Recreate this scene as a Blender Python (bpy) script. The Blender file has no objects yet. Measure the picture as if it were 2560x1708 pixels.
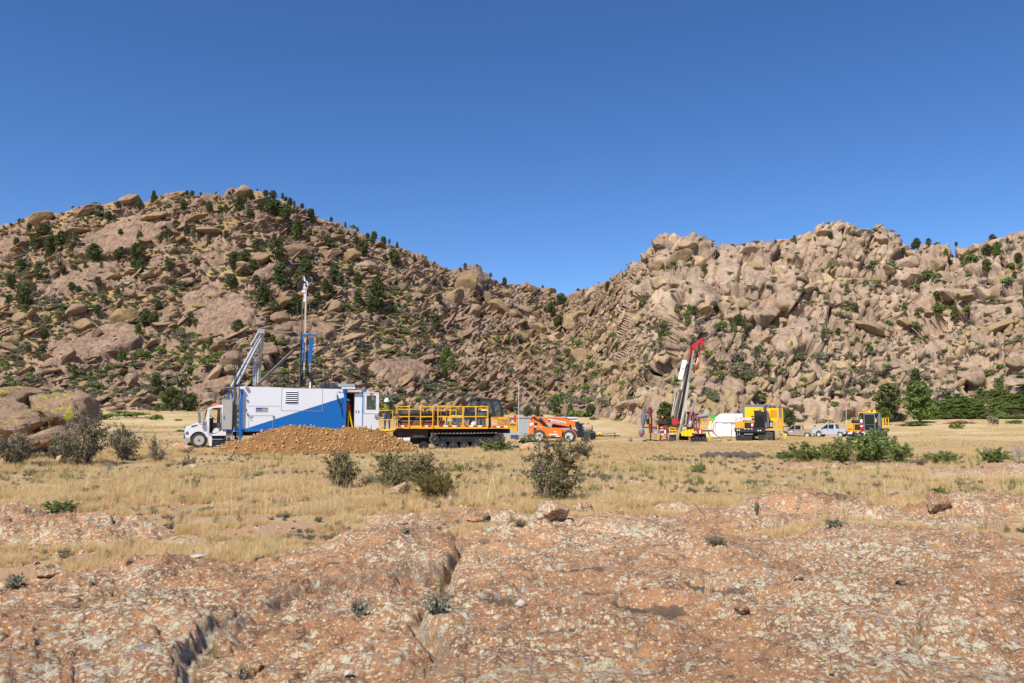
import bpy, math, random
import numpy as np
from mathutils import Vector, Matrix
rad = math.radians
random.seed(7); RNG = np.random.default_rng(11)
SC = bpy.context.scene
COL = SC.collection
# ------------------------------------------------------------------ camera, sky, sun, exposure
PITCH = rad(5.48); FPX = 1991.0; CAMZ = 2.0
cd = bpy.data.cameras.new('camera'); cam = bpy.data.objects.new('camera', cd); COL.objects.link(cam)
cam.location = (0, 0, CAMZ); cam.rotation_euler = (math.pi/2 + PITCH, 0, 0)
cd.sensor_width = 36; cd.lens = FPX/2560*36; cd.clip_start = .1; cd.clip_end = 6000
SC.camera = cam
SUN_EL, SUN_AZ = 50.0, 212.0           # azimuth clockwise from +Y (the view direction)
W = bpy.data.worlds.new('World'); SC.world = W; W.use_nodes = True
nt = W.node_tree; nt.nodes.clear()
sky = nt.nodes.new('ShaderNodeTexSky'); sky.sky_type = 'NISHITA'; sky.sun_disc = False
sky.sun_elevation = rad(SUN_EL); sky.sun_rotation = rad(SUN_AZ)
sky.altitude = 2300; sky.air_density = 1.0; sky.dust_density = 0.14; sky.ozone_density = 4.0
bg = nt.nodes.new('ShaderNodeBackground'); bg.inputs[1].default_value = 0.105
wo = nt.nodes.new('ShaderNodeOutputWorld')
hs = nt.nodes.new('ShaderNodeHueSaturation'); hs.inputs['Hue'].default_value = .507; hs.inputs['Saturation'].default_value = 1.19; hs.inputs['Value'].default_value = 1.12
nt.links.new(sky.outputs[0], hs.inputs['Color']); nt.links.new(hs.outputs[0], bg.inputs[0]); nt.links.new(bg.outputs[0], wo.inputs[0])
sl = bpy.data.lights.new('sun', 'SUN'); sl.energy = 4.3; sl.angle = rad(.53); sl.color = (1, .945, .87)
so = bpy.data.objects.new('sun', sl); COL.objects.link(so)
sd = Vector((math.sin(rad(SUN_AZ))*math.cos(rad(SUN_EL)), math.cos(rad(SUN_AZ))*math.cos(rad(SUN_EL)), math.sin(rad(SUN_EL))))
so.rotation_euler = sd.to_track_quat('Z', 'Y').to_euler()
SC.view_settings.view_transform = 'Standard'; SC.view_settings.look = 'None'
SC.view_settings.exposure = 0.38; SC.view_settings.gamma = 1; SC.view_settings.use_curve_mapping = False
SC.cycles.max_bounces = 6; SC.cycles.transparent_max_bounces = 10

# ------------------------------------------------------------------ projection helpers (photo pixels, 2560 x 1708)
cP, sP = math.cos(PITCH), math.sin(PITCH)
def ray(px, py):
    u, v = (px-1280)/FPX, (854-py)/FPX
    yy = cP - v*sP
    return u/yy, (sP + v*cP)/yy           # x/Y, (z-cam)/Y
def P(px, py, Y):
    t, q = ray(px, py); return Vector((t*Y, Y, CAMZ + q*Y))
def to_px(x, y, z):
    z = z - CAMZ
    d = y*cP + z*sP; v = (-y*sP + z*cP)/d
    return 1280 + FPX*x/d, 854 - FPX*v

# ------------------------------------------------------------------ numpy noise
def _h(ix, iy, iz, s):
    with np.errstate(over='ignore'):
        n = (ix.astype(np.uint32)*np.uint32(374761393) + iy.astype(np.uint32)*np.uint32(668265263)
             + iz.astype(np.uint32)*np.uint32(2147483647) + np.uint32((s*1274126177) & 0xffffffff))
        n = (n ^ (n >> np.uint32(13)))*np.uint32(1274126177); n = (n ^ (n >> np.uint32(16)))*np.uint32(2246822519)
        n = n ^ (n >> np.uint32(15))
    return n.astype(np.float64)/4294967296.0
def vnoise(p, s=0):
    i = np.floor(p).astype(np.int64); f = p - i; f = f*f*f*(f*(f*6-15)+10)
    r = 0
    for dx in (0, 1):
        for dy in (0, 1):
            for dz in (0, 1):
                w = (f[:, 0] if dx else 1-f[:, 0])*(f[:, 1] if dy else 1-f[:, 1])*(f[:, 2] if dz else 1-f[:, 2])
                r = r + w*_h(i[:, 0]+dx, i[:, 1]+dy, i[:, 2]+dz, s)
    return r*2-1
def fbm(p, o=4, s=0, g=.5):
    r = 0; a = 1.0
    for k in range(o):
        r = r + a*vnoise(p, s+k*17); p = p*2.03+3.1; a *= g
    return r
def voro(p, s=0):
    i = np.floor(p).astype(np.int64); n = len(p)
    F1 = np.full(n, 9.); F2 = np.full(n, 9.); R = np.zeros((n, 3)); D = np.zeros((n, 3))
    for dx in (-1, 0, 1):
        for dy in (-1, 0, 1):
            for dz in (-1, 0, 1):
                a, b, c = i[:, 0]+dx, i[:, 1]+dy, i[:, 2]+dz
                r0, r1, r2 = _h(a, b, c, s), _h(a, b, c, s+1), _h(a, b, c, s+2)
                v = np.stack([p[:, 0]-a-r0, p[:, 1]-b-r1, p[:, 2]-c-r2], 1)
                d = np.sqrt((v*v).sum(1))
                m = d < F1
                F2 = np.where(m, F1, np.minimum(F2, d)); F1 = np.where(m, d, F1)
                R[m] = np.stack([r0, r1, r2], 1)[m]; D[m] = v[m]
    return F1, F2, R, D
def smooth(a, b, x):
    t = np.clip((x-a)/(b-a), 0, 1); return t*t*(3-2*t)

# ------------------------------------------------------------------ object helpers
def tag(o, label=None, cat=None, group=None, kind=None):
    if label: o['label'] = label
    if cat: o['category'] = cat
    if group: o['group'] = group
    if kind: o['kind'] = kind
    return o
def empty(name, loc, rz=0, label=None, cat=None, group=None):
    o = bpy.data.objects.new(name, None); COL.objects.link(o); o.empty_display_size = .2
    o.location = loc; o.rotation_euler = (0, 0, rz); return tag(o, label, cat, group)
def link(name, me, parent=None, loc=None, rot=None, scl=None):
    o = bpy.data.objects.new(name, me); COL.objects.link(o)
    if parent: o.parent = parent
    if loc is not None: o.location = loc
    if rot is not None: o.rotation_euler = rot
    if scl is not None: o.scale = scl
    return o
def mesh_np(name, V, F, mats, mi=None, smooth_=False, attrs=None):
    V = np.asarray(V, np.float32); me = bpy.data.meshes.new(name)
    if isinstance(F, np.ndarray):
        n, k = F.shape
        me.vertices.add(len(V)); me.vertices.foreach_set('co', V.ravel())
        me.loops.add(n*k); me.loops.foreach_set('vertex_index', F.astype(np.int32).ravel())
        me.polygons.add(n); me.polygons.foreach_set('loop_start', np.arange(0, n*k, k, dtype=np.int32))
        me.update(calc_edges=True)
    else:
        me.from_pydata([tuple(v) for v in V], [], F)
    for m in (mats if isinstance(mats, (list, tuple)) else [mats]): me.materials.append(m)
    if mi is not None: me.polygons.foreach_set('material_index', np.asarray(mi, np.int32))
    if smooth_ is True: me.polygons.foreach_set('use_smooth', np.ones(len(me.polygons), bool))
    elif smooth_ is not False: me.polygons.foreach_set('use_smooth', np.asarray(smooth_, bool))
    for k, v in (attrs or {}).items():
        a = me.attributes.new(k, 'FLOAT', 'POINT'); a.data.foreach_set('value', np.asarray(v, np.float32))
    me.update(); return me
def grid_faces(r, c):
    i = np.arange(r-1)[:, None]*c + np.arange(c-1)[None]
    i = i.ravel(); return np.stack([i, i+1, i+c+1, i+c], 1)

class MB:
    def __init__(s): s.v = []; s.f = []; s.m = []; s.s = []
    def add(s, vs, fs, m=0, sm=False):
        b = len(s.v); s.v += [tuple(v) for v in vs]
        for f in fs: s.f.append([b+i for i in f]); s.m.append(m); s.s.append(sm)
        return s
    def box(s, x0, x1, y0, y1, z0, z1, m=0):
        return s.add([(x, y, z) for z in (z0, z1) for y in (y0, y1) for x in (x0, x1)],
                     [(0, 2, 3, 1), (4, 5, 7, 6), (0, 1, 5, 4), (2, 6, 7, 3), (0, 4, 6, 2), (1, 3, 7, 5)], m)
    def prism(s, pts, y0, y1, m=0):          # pts: (x,z) outline, extruded along y
        n = len(pts)
        return s.add([(x, y0, z) for x, z in pts]+[(x, y1, z) for x, z in pts],
                     [list(range(n)), list(range(2*n-1, n-1, -1))]+[(i, i+n, (i+1) % n+n, (i+1) % n) for i in range(n)], m)
    def loft(s, rings, m=0, sm=False, cap=True):
        n = len(rings[0]); fs = []
        for k in range(len(rings)-1):
            for i in range(n): fs.append((k*n+i, k*n+(i+1) % n, (k+1)*n+(i+1) % n, (k+1)*n+i))
        s.add([v for r in rings for v in r], fs, m, sm)
        if cap:
            s.add(rings[0], [list(range(n))], m); s.add(rings[-1], [list(range(n))], m)
        return s
    def tube(s, pts, r, n=8, m=0, r1=None, cap=True):
        pts = [Vector(p) for p in pts]; R = []
        up = None
        for i, p in enumerate(pts):
            t = (pts[min(i+1, len(pts)-1)] - pts[max(i-1, 0)])
            if t.length < 1e-9: t = Vector((0, 0, 1))
            t.normalize()
            if up is None: up = t.orthogonal().normalized()
            u = (up - t*up.dot(t)); u = u.normalized() if u.length > 1e-6 else t.orthogonal().normalized(); up = u
            w = t.cross(u); rr = r if r1 is None else r + (r1-r)*i/(len(pts)-1)
            a0 = math.pi/n
            R.append([tuple(p+(u*math.cos(2*math.pi*k/n+a0)+w*math.sin(2*math.pi*k/n+a0))*rr) for k in range(n)])
        return s.loft(R, m, n > 5, cap)
    def bar(s, a, b, w, m=0): return s.tube([a, b], w*.7071, 4, m)
    def lathe(s, prof, c, axis='y', n=20, m=0, cap=True):  # prof: (r, t) along the axis
        R = []
        for r, t in prof:
            ring = []
            for k in range(n):
                a = 2*math.pi*k/n; u, w = r*math.cos(a), r*math.sin(a)
                ring.append({'y': (c[0]+u, c[1]+t, c[2]+w), 'x': (c[0]+t, c[1]+u, c[2]+w), 'z': (c[0]+u, c[1]+w, c[2]+t)}[axis])
            R.append(ring)
        return s.loft(R, m, True, cap)
    def build(s, name, mats, parent=None, label=None, kind=None):
        o = link(name, mesh_np(name, s.v, s.f, mats, s.m, s.s), parent)
        if label: o['label'] = label
        if kind: o['kind'] = kind
        return o

class Frame:
    """A vehicle's own ground frame: x along its visible side, y away from the viewer, z up."""
    def __init__(s, px, py, Y, yaw=0.):
        s.o = P(px, py, Y); s.yaw = rad(yaw); s.c, s.s = math.cos(s.yaw), math.sin(s.yaw)
    def pt(s, px, py, y=0.):
        t, q = ray(px, py)
        X = (t*(s.o.y + y*s.c) - (s.o.x - y*s.s))/(s.c - t*s.s)
        Yw = s.o.y + X*s.s + y*s.c
        return Vector((X, y, CAMZ + q*Yw - s.o.z))
    def world(s, v): return Vector((s.o.x + v[0]*s.c - v[1]*s.s, s.o.y + v[0]*s.s + v[1]*s.c, s.o.z + v[2]))
class Z:
    """Reads positions off an enlarged detail of the photo for one frame."""
    def __init__(s, fr, ox, oy, k): s.fr, s.ox, s.oy, s.k = fr, ox, oy, k
    def p(s, x, y, d=0.): return s.fr.pt(s.ox+x/s.k, s.oy+y/s.k, d)
    def box(s, mb, x0, y0, x1, y1, d0, d1, m=0):
        a, b = s.p(x0, y1, d0), s.p(x1, y0, d0); mb.box(a.x, b.x, d0, d1, a.z, b.z, m); return mb
    def poly(s, mb, pts, d0, d1, m=0):
        q = [s.p(x, y, d0) for x, y in pts]; mb.prism([(v.x, v.z) for v in q], d0, d1, m); return mb
    def tube(s, mb, pts, r, n=6, m=0): mb.tube([s.p(*q) for q in pts], r, n, m); return mb
    def bar(s, mb, a, b, w, m=0): mb.bar(s.p(*a), s.p(*b), w, m); return mb
def text(body, loc, size, m, parent, rot=(math.pi/2, 0, 0), width=None, shear=0, name='lettering'):
    c = bpy.data.curves.new(name, 'FONT'); c.body = body; c.size = size; c.align_x = 'LEFT'; c.extrude = .002; c.shear = shear; c.resolution_u = 2
    c.materials.append(m); t = bpy.data.objects.new('tmp', c); COL.objects.link(t)
    me = bpy.data.meshes.new_from_object(t.evaluated_get(bpy.context.evaluated_depsgraph_get())); bpy.data.objects.remove(t); bpy.data.curves.remove(c)
    me.name = name; o = link(name, me, parent, loc, rot)
    if width and len(me.vertices):
        co = np.empty(len(me.vertices)*3, np.float32); me.vertices.foreach_get('co', co); w = float(np.ptp(co[::3]))
        if w > 1e-4: o.scale = (width/w, 1, 1)
    return o

# ------------------------------------------------------------------ materials
class NT:
    def __init__(s, name):
        s.m = bpy.data.materials.new(name); s.m.use_nodes = True; s.t = s.m.node_tree; s.n = s.t.nodes
        s.b = s.n['Principled BSDF']; s.out = s.n['Material Output']
    def new(s, ty, **kw):
        n = s.n.new(ty)
        for k, v in kw.items(): setattr(n, k, v)
        return n
    def l(s, a, b): s.t.links.new(a, b)
    def setv(s, sock, v):
        if hasattr(v, 'is_linked') or isinstance(v, bpy.types.NodeSocket): s.l(v, sock)
        elif isinstance(v, (tuple, list)): sock.default_value = (*v, 1) if len(v) == 3 and sock.type == 'RGBA' else v
        else: sock.default_value = v
    def noise(s, sc, det=4, rough=.55, vec=None, dist=0.):
        n = s.new('ShaderNodeTexNoise'); n.inputs['Scale'].default_value = sc; n.inputs['Detail'].default_value = det
        n.inputs['Roughness'].default_value = rough; n.inputs['Distortion'].default_value = dist
        if vec is not None: s.l(vec, n.inputs['Vector'])
        return n.outputs['Fac']
    def voro(s, sc, vec=None, feat='F1', out='Distance', rnd=1.):
        n = s.new('ShaderNodeTexVoronoi'); n.feature = feat; n.inputs['Scale'].default_value = sc; n.inputs['Randomness'].default_value = rnd
        if vec is not None: s.l(vec, n.inputs['Vector'])
        return n.outputs[out]
    def ramp(s, fac, a, b, c0=0., c1=1.):       # map range with smoothstep
        n = s.new('ShaderNodeMapRange'); n.interpolation_type = 'SMOOTHSTEP'
        for i, v in zip((1, 2, 3, 4), (a, b, c0, c1)): n.inputs[i].default_value = v
        s.l(fac, n.inputs[0]); return n.outputs[0]
    def mix(s, fac, a, b, mode='MIX'):
        n = s.new('ShaderNodeMix', data_type='RGBA', blend_type=mode)
        s.setv(n.inputs['Factor'], fac); s.setv(n.inputs[6], a); s.setv(n.inputs[7], b); return n.outputs[2]
    def math(s, op, a, b=0.):
        n = s.new('ShaderNodeMath', operation=op); s.setv(n.inputs[0], a); s.setv(n.inputs[1], b); return n.outputs[0]
    def attr(s, name): return s.new('ShaderNodeAttribute', attribute_name=name).outputs['Fac']
    def pos(s): return s.new('ShaderNodeNewGeometry').outputs['Position']
    def objc(s): return s.new('ShaderNodeTexCoord').outputs['Object']
    def rnd(s): return s.new('ShaderNodeObjectInfo').outputs['Random']
    def bump(s, h, strength=.5, dist=.02):
        n = s.new('ShaderNodeBump'); n.inputs['Strength'].default_value = strength; n.inputs['Distance'].default_value = dist
        s.l(h, n.inputs['Height']); s.l(n.outputs[0], s.b.inputs['Normal'])
    def hsv(s, col, h=.5, sa=1., v=1.):
        n = s.new('ShaderNodeHueSaturation'); s.setv(n.inputs['Hue'], h); s.setv(n.inputs['Saturation'], sa); s.setv(n.inputs['Value'], v)
        s.setv(n.inputs['Color'], col); return n.outputs[0]
    def scale(s, v, k):
        n = s.new('ShaderNodeMapping'); n.inputs['Scale'].default_value = k; s.l(v, n.inputs['Vector']); return n.outputs[0]
    def fin(s, col, rough=.9, spec=.3):
        s.setv(s.b.inputs['Base Color'], col); s.setv(s.b.inputs['Roughness'], rough)
        s.b.inputs['Specular IOR Level'].default_value = spec; return s.m
def paint(name, c, rough=.45, dirt=.25, dcol=(.30, .22, .14), metal=0., sc=1.5):
    t = NT(name); o = t.objc()
    f = t.ramp(t.noise(sc, 5, .65, o), .45, .8, 0, dirt)
    f2 = t.ramp(t.noise(sc*9, 3, .6, o), .5, .75, 0, dirt*.6)
    c2 = t.mix(f2, t.mix(f, c, dcol), dcol)
    t.b.inputs['Metallic'].default_value = metal
    t.fin(c2, t.ramp(t.noise(sc*4, 3, .5, o), .3, .7, rough-.08, rough+.15), .4); return t.m
def glass(name, tint=(.55, .7, .66), k=.6):
    t = NT(name); t.n.remove(t.b)
    tr = t.new('ShaderNodeBsdfTransparent'); tr.inputs[0].default_value = (*tint, 1)
    gl = t.new('ShaderNodeBsdfGlossy'); gl.inputs['Roughness'].default_value = .03
    dk = t.new('ShaderNodeBsdfDiffuse'); dk.inputs[0].default_value = (.02, .03, .03, 1)
    fr = t.new('ShaderNodeFresnel'); fr.inputs[0].default_value = 1.5
    a = t.new('ShaderNodeMixShader'); a.inputs[0].default_value = k; t.l(dk.outputs[0], a.inputs[1]); t.l(tr.outputs[0], a.inputs[2])
    b = t.new('ShaderNodeMixShader'); t.l(fr.outputs[0], b.inputs[0]); t.l(a.outputs[0], b.inputs[1]); t.l(gl.outputs[0], b.inputs[2])
    t.l(b.outputs[0], t.out.inputs[0]); return t.m
M = {}
M['white'] = paint('white_paint', (.86, .86, .86), .4, .08, (.45, .40, .33))
M['whitedirty'] = paint('dusty_white_paint', (.74, .71, .65), .5, .3)
M['beige'] = paint('beige_panel', (.50, .47, .41), .5, .3)
M['blue'] = paint('blue_paint', (.008, .155, .48), .4, .10, (.1, .13, .2))
M['darkblue'] = paint('dark_blue_print', (.02, .05, .30), .5, .1)
M['yellow'] = paint('yellow_paint', (.80, .42, .015), .45, .24, (.35, .2, .06))
M['brightyellow'] = paint('bright_yellow_paint', (.86, .57, .004), .4, .06, (.4, .25, .05))
M['ochre'] = paint('ochre_machine_paint', (.74, .36, .03), .45, .2, (.35, .2, .08))
M['orange'] = paint('orange_paint', (.84, .18, .018), .45, .2, (.4, .18, .06))
M['red'] = paint('red_paint', (.50, .02, .03), .45, .25, (.2, .1, .08))
M['dullred'] = paint('worn_red_paint', (.24, .03, .035), .55, .5, (.2, .13, .1))
M['pink'] = paint('red_print', (.6, .12, .15), .6, .1)
M['green'] = paint('green_paint', (.03, .48, .06), .5, .1)
M['black'] = paint('black_paint', (.022, .022, .024), .5, .3, (.12, .09, .07))
M['navy'] = paint('dark_cab_paint', (.022, .028, .04), .35, .15, (.12, .1, .08))
M['grey'] = paint('grey_paint', (.16, .18, .21), .5, .2)
M['midgrey'] = paint('mid_grey_paint', (.30, .33, .36), .5, .3)
M['lightgrey'] = paint('light_grey_paint', (.42, .45, .47), .5, .25)
M['rustgrey'] = paint('muddy_steel', (.13, .105, .085), .7, .7, (.28, .2, .13))
M['mud'] = paint('mud_caked_frame', (.06, .045, .035), .85, .6, (.16, .11, .07))
M['creamsteel'] = paint('worn_cream_steel', (.55, .50, .40), .55, .6, (.22, .16, .1))
M['mastcream'] = paint('worn_cream_mast', (.70, .63, .50), .5, .4, (.3, .22, .14))
M['rust'] = paint('rusty_steel', (.17, .075, .045), .8, .5, (.09, .05, .04))
M['darkpipe'] = paint('dark_steel_pipe', (.035, .03, .03), .5, .3)
M['rubber'] = paint('dusty_rubber', (.045, .04, .036), .85, .6, (.2, .16, .12))
M['trackrub'] = paint('dusty_track_rubber', (.14, .12, .10), .9, .6, (.24, .19, .14))
M['rim'] = paint('silver_rim', (.62, .60, .55), .4, .35, (.3, .22, .15), .3)
M['tansteel'] = paint('tan_tank', (.40, .33, .25), .55, .4)
M['teal'] = paint('teal_plastic', (.02, .42, .42), .5, .1)
M['plasticwhite'] = paint('white_plastic', (.72, .72, .70), .5, .15)
M['greyplastic'] = paint('grey_plastic', (.10, .105, .11), .6, .3)
M['wood'] = paint('weathered_wood', (.30, .22, .14), .8, .4, (.14, .1, .07), 0, 3)
M['tan'] = paint('tan_car_paint', (.36, .275, .19), .32, .25)
M['silver'] = paint('silver_car_paint', (.44, .48, .55), .28, .2, (.36, .30, .24))
M['lamp_red'] = paint('tail_light_red', (.42, .01, .015), .2, .05)
M['lamp_white'] = paint('headlight_white', (.8, .8, .74), .2, .05)
M['amber'] = paint('amber_lens', (.8, .16, .01), .3, .05)
M['dark'] = paint('dark_interior', (.012, .012, .013), .8, .2)
M['seat'] = paint('grey_upholstery', (.07, .075, .085), .9, .2)
M['cloth_tent'] = paint('white_canvas', (.82, .82, .80), .8, .05, (.6, .56, .5))
M['skin'] = paint('skin', (.42, .22, .15), .6, .1)
M['jeans'] = paint('blue_denim', (.05, .085, .17), .9, .4, (.12, .11, .1), 0, 6)
M['olive'] = paint('olive_shirt', (.05, .065, .025), .9, .2, (.1, .1, .05), 0, 6)
M['vest'] = paint('yellow_green_vest', (.20, .26, .045), .8, .2, (.2, .25, .05), 0, 5)
M['brownpants'] = paint('brown_trousers', (.075, .06, .045), .9, .3)
M['paleshirt'] = paint('pale_green_shirt', (.42, .50, .50), .9, .2)
M['boots'] = paint('brown_boots', (.12, .08, .05), .8, .3)
M['straw'] = paint('straw_hat', (.62, .56, .45), .8, .2)
M['hivis'] = paint('orange_vest', (.75, .11, .01), .8, .1)
M['hair'] = paint('dark_hair', (.025, .018, .014), .8, .1)
M['glass'] = glass('tinted_glass'); M['glassdark'] = glass('dark_tinted_glass', (.25, .3, .3), .25)
M['glassclear'] = glass('clear_glass', (.8, .85, .83), .85)
M['mirror'] = paint('mirror_glass', (.25, .33, .45), .08, .02, (.2, .2, .2), .9)
M['flag'] = paint('orange_flag', (.85, .12, .08), .8, .05)

def granite(name, base, dark, pale, attrs=False, scl=1.0):
    t = NT(name); p = t.pos(); r = t.rnd()
    if attrs:
        ri = t.attr('right'); base, dark, pale = (t.mix(ri, a, b) for a, b in zip(GL, GR))
    big = t.noise(.035*scl, 4, .6, p); mid = t.noise(.35*scl, 5, .62, p); fine = t.noise(2.2*scl, 5, .65, p)
    st = t.noise(.5*scl, 4, .6, t.scale(p, (2.2, 1.2, .35)))
    c = t.mix(t.ramp(big, .38, .62), base, pale)
    c = t.mix(t.ramp(mid, .48, .72, 0, .75), c, dark)
    c = t.mix(t.ramp(st, .5, .66, 0, .55), c, (.13, .086, .06))
    c = t.mix(t.ramp(fine, .35, .7, 0, .5), c, pale)
    c = t.hsv(c, t.ramp(r, 0, 1, .492, .508), t.ramp(r, 0, 1, .88, 1.08), t.ramp(t.math('FRACT', t.math('MULTIPLY', r, 7.3)), 0, 1, .84, 1.08))
    hgt = t.math('ADD', t.noise(1.4*scl, 8, .7, p), t.math('MULTIPLY', fine, .4))
    t.bump(hgt, .75, .35)
    if attrs:
        rk = t.attr('rock'); tone = t.attr('tone'); slab = t.attr('slab')
        c = t.mix(t.math('MULTIPLY', t.ramp(slab, .2, .8, 0, .55), t.math('SUBTRACT', 1., t.math('MULTIPLY', ri, .75))), c, t.mix(t.ramp(st, .44, .56), (.335, .21, .128), (.165, .108, .075)))
        c = t.hsv(c, .5, 1., t.ramp(tone, 0, 1, .78, 1.15))
        sc = t.mix(t.ramp(t.noise(.25, 5, .6, p), .4, .62), (.42, .285, .125), (.31, .195, .085))
        sc = t.mix(t.ramp(t.noise(1.2, 4, .6, p), .52, .66, 0, .7), sc, (.13, .12, .06))
        k = t.ramp(t.math('ADD', rk, t.math('MULTIPLY', t.math('SUBTRACT', t.noise(.8, 4, .6, p), .5), .7)), .32, .5)
        c = t.mix(k, sc, c)
    return t.fin(c, .92, .2)
GL = ((.285, .183, .100), (.150, .098, .060), (.37, .25, .145)); GR = ((.365, .248, .136), (.205, .132, .075), (.47, .338, .20))
M['graniteL'] = granite('brown_granite', *GL)
M['graniteR'] = granite('pale_granite', *GR)
M['hill'] = granite('hillside_rock_and_soil', *GL, True)

def leafmat(name, a, b, dead=None, trans=.25):
    t = NT(name); r = t.rnd(); p = t.pos()
    f = t.noise(.9, 3, .6, p)
    c = t.mix(t.ramp(f, .35, .65), a, b)
    at = t.attr('v'); c = t.hsv(c, t.ramp(r, 0, 1, .485, .515), 1., t.ramp(at, 0, 1, .6, 1.35))
    if dead: c = t.mix(t.ramp(at, .8, .84), c, dead)
    t.fin(c, .8, .15)
    tl = t.new('ShaderNodeBsdfTranslucent'); t.setv(tl.inputs[0], c)
    mx = t.new('ShaderNodeMixShader'); mx.inputs[0].default_value = trans
    t.l(t.b.outputs[0], mx.inputs[1]); t.l(tl.outputs[0], mx.inputs[2]); t.l(mx.outputs[0], t.out.inputs[0]); return t.m
M['pine'] = leafmat('pine_needles', (.095, .115, .042), (.145, .16, .062), None, .12)
M['pine2'] = leafmat('bright_pine_needles', (.13, .175, .042), (.18, .22, .06), None, .15)
M['sage'] = leafmat('grey_green_leaves', (.225, .215, .135), (.285, .26, .165), (.34, .29, .22))
M['scrub'] = leafmat('green_scrub_leaves', (.18, .245, .055), (.25, .31, .085), (.28, .25, .15))
M['mahog'] = leafmat('olive_shrub_leaves', (.19, .18, .068), (.265, .24, .10), (.28, .23, .15))
M['greybush'] = leafmat('grey_brown_shrub_leaves', (.195, .17, .09), (.255, .22, .12), (.28, .24, .17))
M['yellowbush'] = leafmat('yellow_olive_leaves', (.17, .15, .022), (.22, .18, .03), (.2, .14, .08))
M['silverleaf'] = leafmat('silvery_weed_leaves', (.36, .36, .25), (.30, .31, .20), (.4, .36, .28))
M['grass'] = leafmat('dry_straw_grass', (.85, .67, .36), (.75, .55, .26), None, .35)
M['grassgreen'] = leafmat('green_grass', (.20, .25, .06), (.30, .30, .09), None, .35)
M['bark'] = paint('grey_bark', (.13, .105, .085), .9, .5, (.22, .2, .18), 0, 4)
M['twig'] = paint('grey_twigs', (.205, .175, .135), .9, .5, (.12, .095, .07), 0, 6)
M['deadwood'] = paint('silvery_dead_wood', (.34, .31, .28), .9, .4, (.2, .17, .15), 0, 6)
# ================================================================== GROUND
GPX = np.array([-700, 0, 450, 900, 1300, 1700, 2100, 2560, 3300.])
GY = np.log(np.array([1, 5, 14, 19, 33, 46, 60, 75, 95, 117, 150, 190, 260.]))
GZ = np.array([
 [-.05]*9, [-.05]*9, [-.05]*9, [.04]*9,
 [-.02, -.02, -.02, 0, 0, .02, .05, .1, .1],
 [.35, .3, .3, .3, .2, .12, .10, .15, .2],
 [.5, .5, .45, .3, .0, -.02, .0, .1, .2],
 [.75, .7, .6, .2, -.3, -.05, 0, .1, .2],
 [1.2, 1.1, .95, .4, -.35, -.25, -.45, .15, .4],
 [1.7, 1.6, 1.5, .9, .1, -.25, -.8, .4, .8],
 [2.7, 2.6, 2.5, 1.9, 1.1, 1.2, .7, 1.4, 1.8],
 [4.1, 4, 3.8, 3.2, 2.4, 2.6, 2.4, 2.8, 3],
 [5, 5, 5, 4.5, 4, 4, 4, 4, 4.]])
ANCH = [(540, 1119, 46, 4), (690, 1119, 47.5, 4), (1000, 1122, 46, 3), (1130, 1123, 46, 4), (1290, 1121, 46, 3), (1380, 1107, 75, 4), (1740, 1107, 69, 4),
        (1660, 1104, 70, 3), (1800, 1095, 85, 4), (1900, 1101, 71, 4), (2115, 1103, 74, 4), (2010, 1093, 116, 4), (2090, 1095, 115, 4), (935, 1118, 45, 2)]
def _g0(x, y):
    x = np.asarray(x, float); y = np.asarray(y, float)
    r = np.hypot(x, y); Y = np.maximum(np.maximum(y, .45*r), 1.)
    px = np.where(y > .3*r, 1280 + FPX*x/np.maximum(y, 1e-3), np.where(x > 0, 3300, -700))
    px = np.clip(px, -700, 3300); ly = np.clip(np.log(Y), GY[0], GY[-1])
    j = np.clip(np.searchsorted(GPX, px)-1, 0, len(GPX)-2); i = np.clip(np.searchsorted(GY, ly)-1, 0, len(GY)-2)
    u = (px-GPX[j])/(GPX[j+1]-GPX[j]); v = (ly-GY[i])/(GY[i+1]-GY[i]); u = u*u*(3-2*u)
    z = (GZ[i, j]*(1-u)+GZ[i, j+1]*u)*(1-v) + (GZ[i+1, j]*(1-u)+GZ[i+1, j+1]*u)*v
    p = np.stack([x, y, 0*x], 1) if x.ndim else np.array([[x, y, 0.]])
    n = .05*fbm(p/2.3, 3, 5) + .16*fbm(p/14., 2, 9)*np.clip((r-16)/25, 0, 1)
    return z + (n if x.ndim else n[0])
_A = []
for (px, py, Y, sg) in ANCH:
    w = P(px, py, Y); _A.append([w.x, w.y, w.z, sg])
_Am = np.array([[math.exp(-((a[0]-b[0])**2+(a[1]-b[1])**2)/(2*b[3]**2)) for b in _A] for a in _A])
_Aw = np.linalg.solve(_Am + .05*np.eye(len(_A)), np.array([a[2]-float(_g0(a[0], a[1])) for a in _A]))
def G(x, y):
    z = _g0(x, y)
    for a, w in zip(_A, _Aw): z = z + w*np.exp(-((x-a[0])**2+(y-a[1])**2)/(2*a[3]**2))
    return z
def Gz(x, y): return float(G(np.array([float(x)]), np.array([float(y)]))[0])
def onground(px, py):
    """Point of the ground seen at a photo pixel (first hit, march outwards)."""
    t, q = ray(px, py); Y = np.exp(np.linspace(math.log(3.), math.log(240), 500))
    d = CAMZ+q*Y - G(t*Y, Y); k = np.where(d < 0)[0]
    k = int(k[0]) if len(k) else len(Y)-1
    Yk = float(Y[k]); return Vector((t*Yk, Yk, Gz(t*Yk, Yk)))

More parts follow.
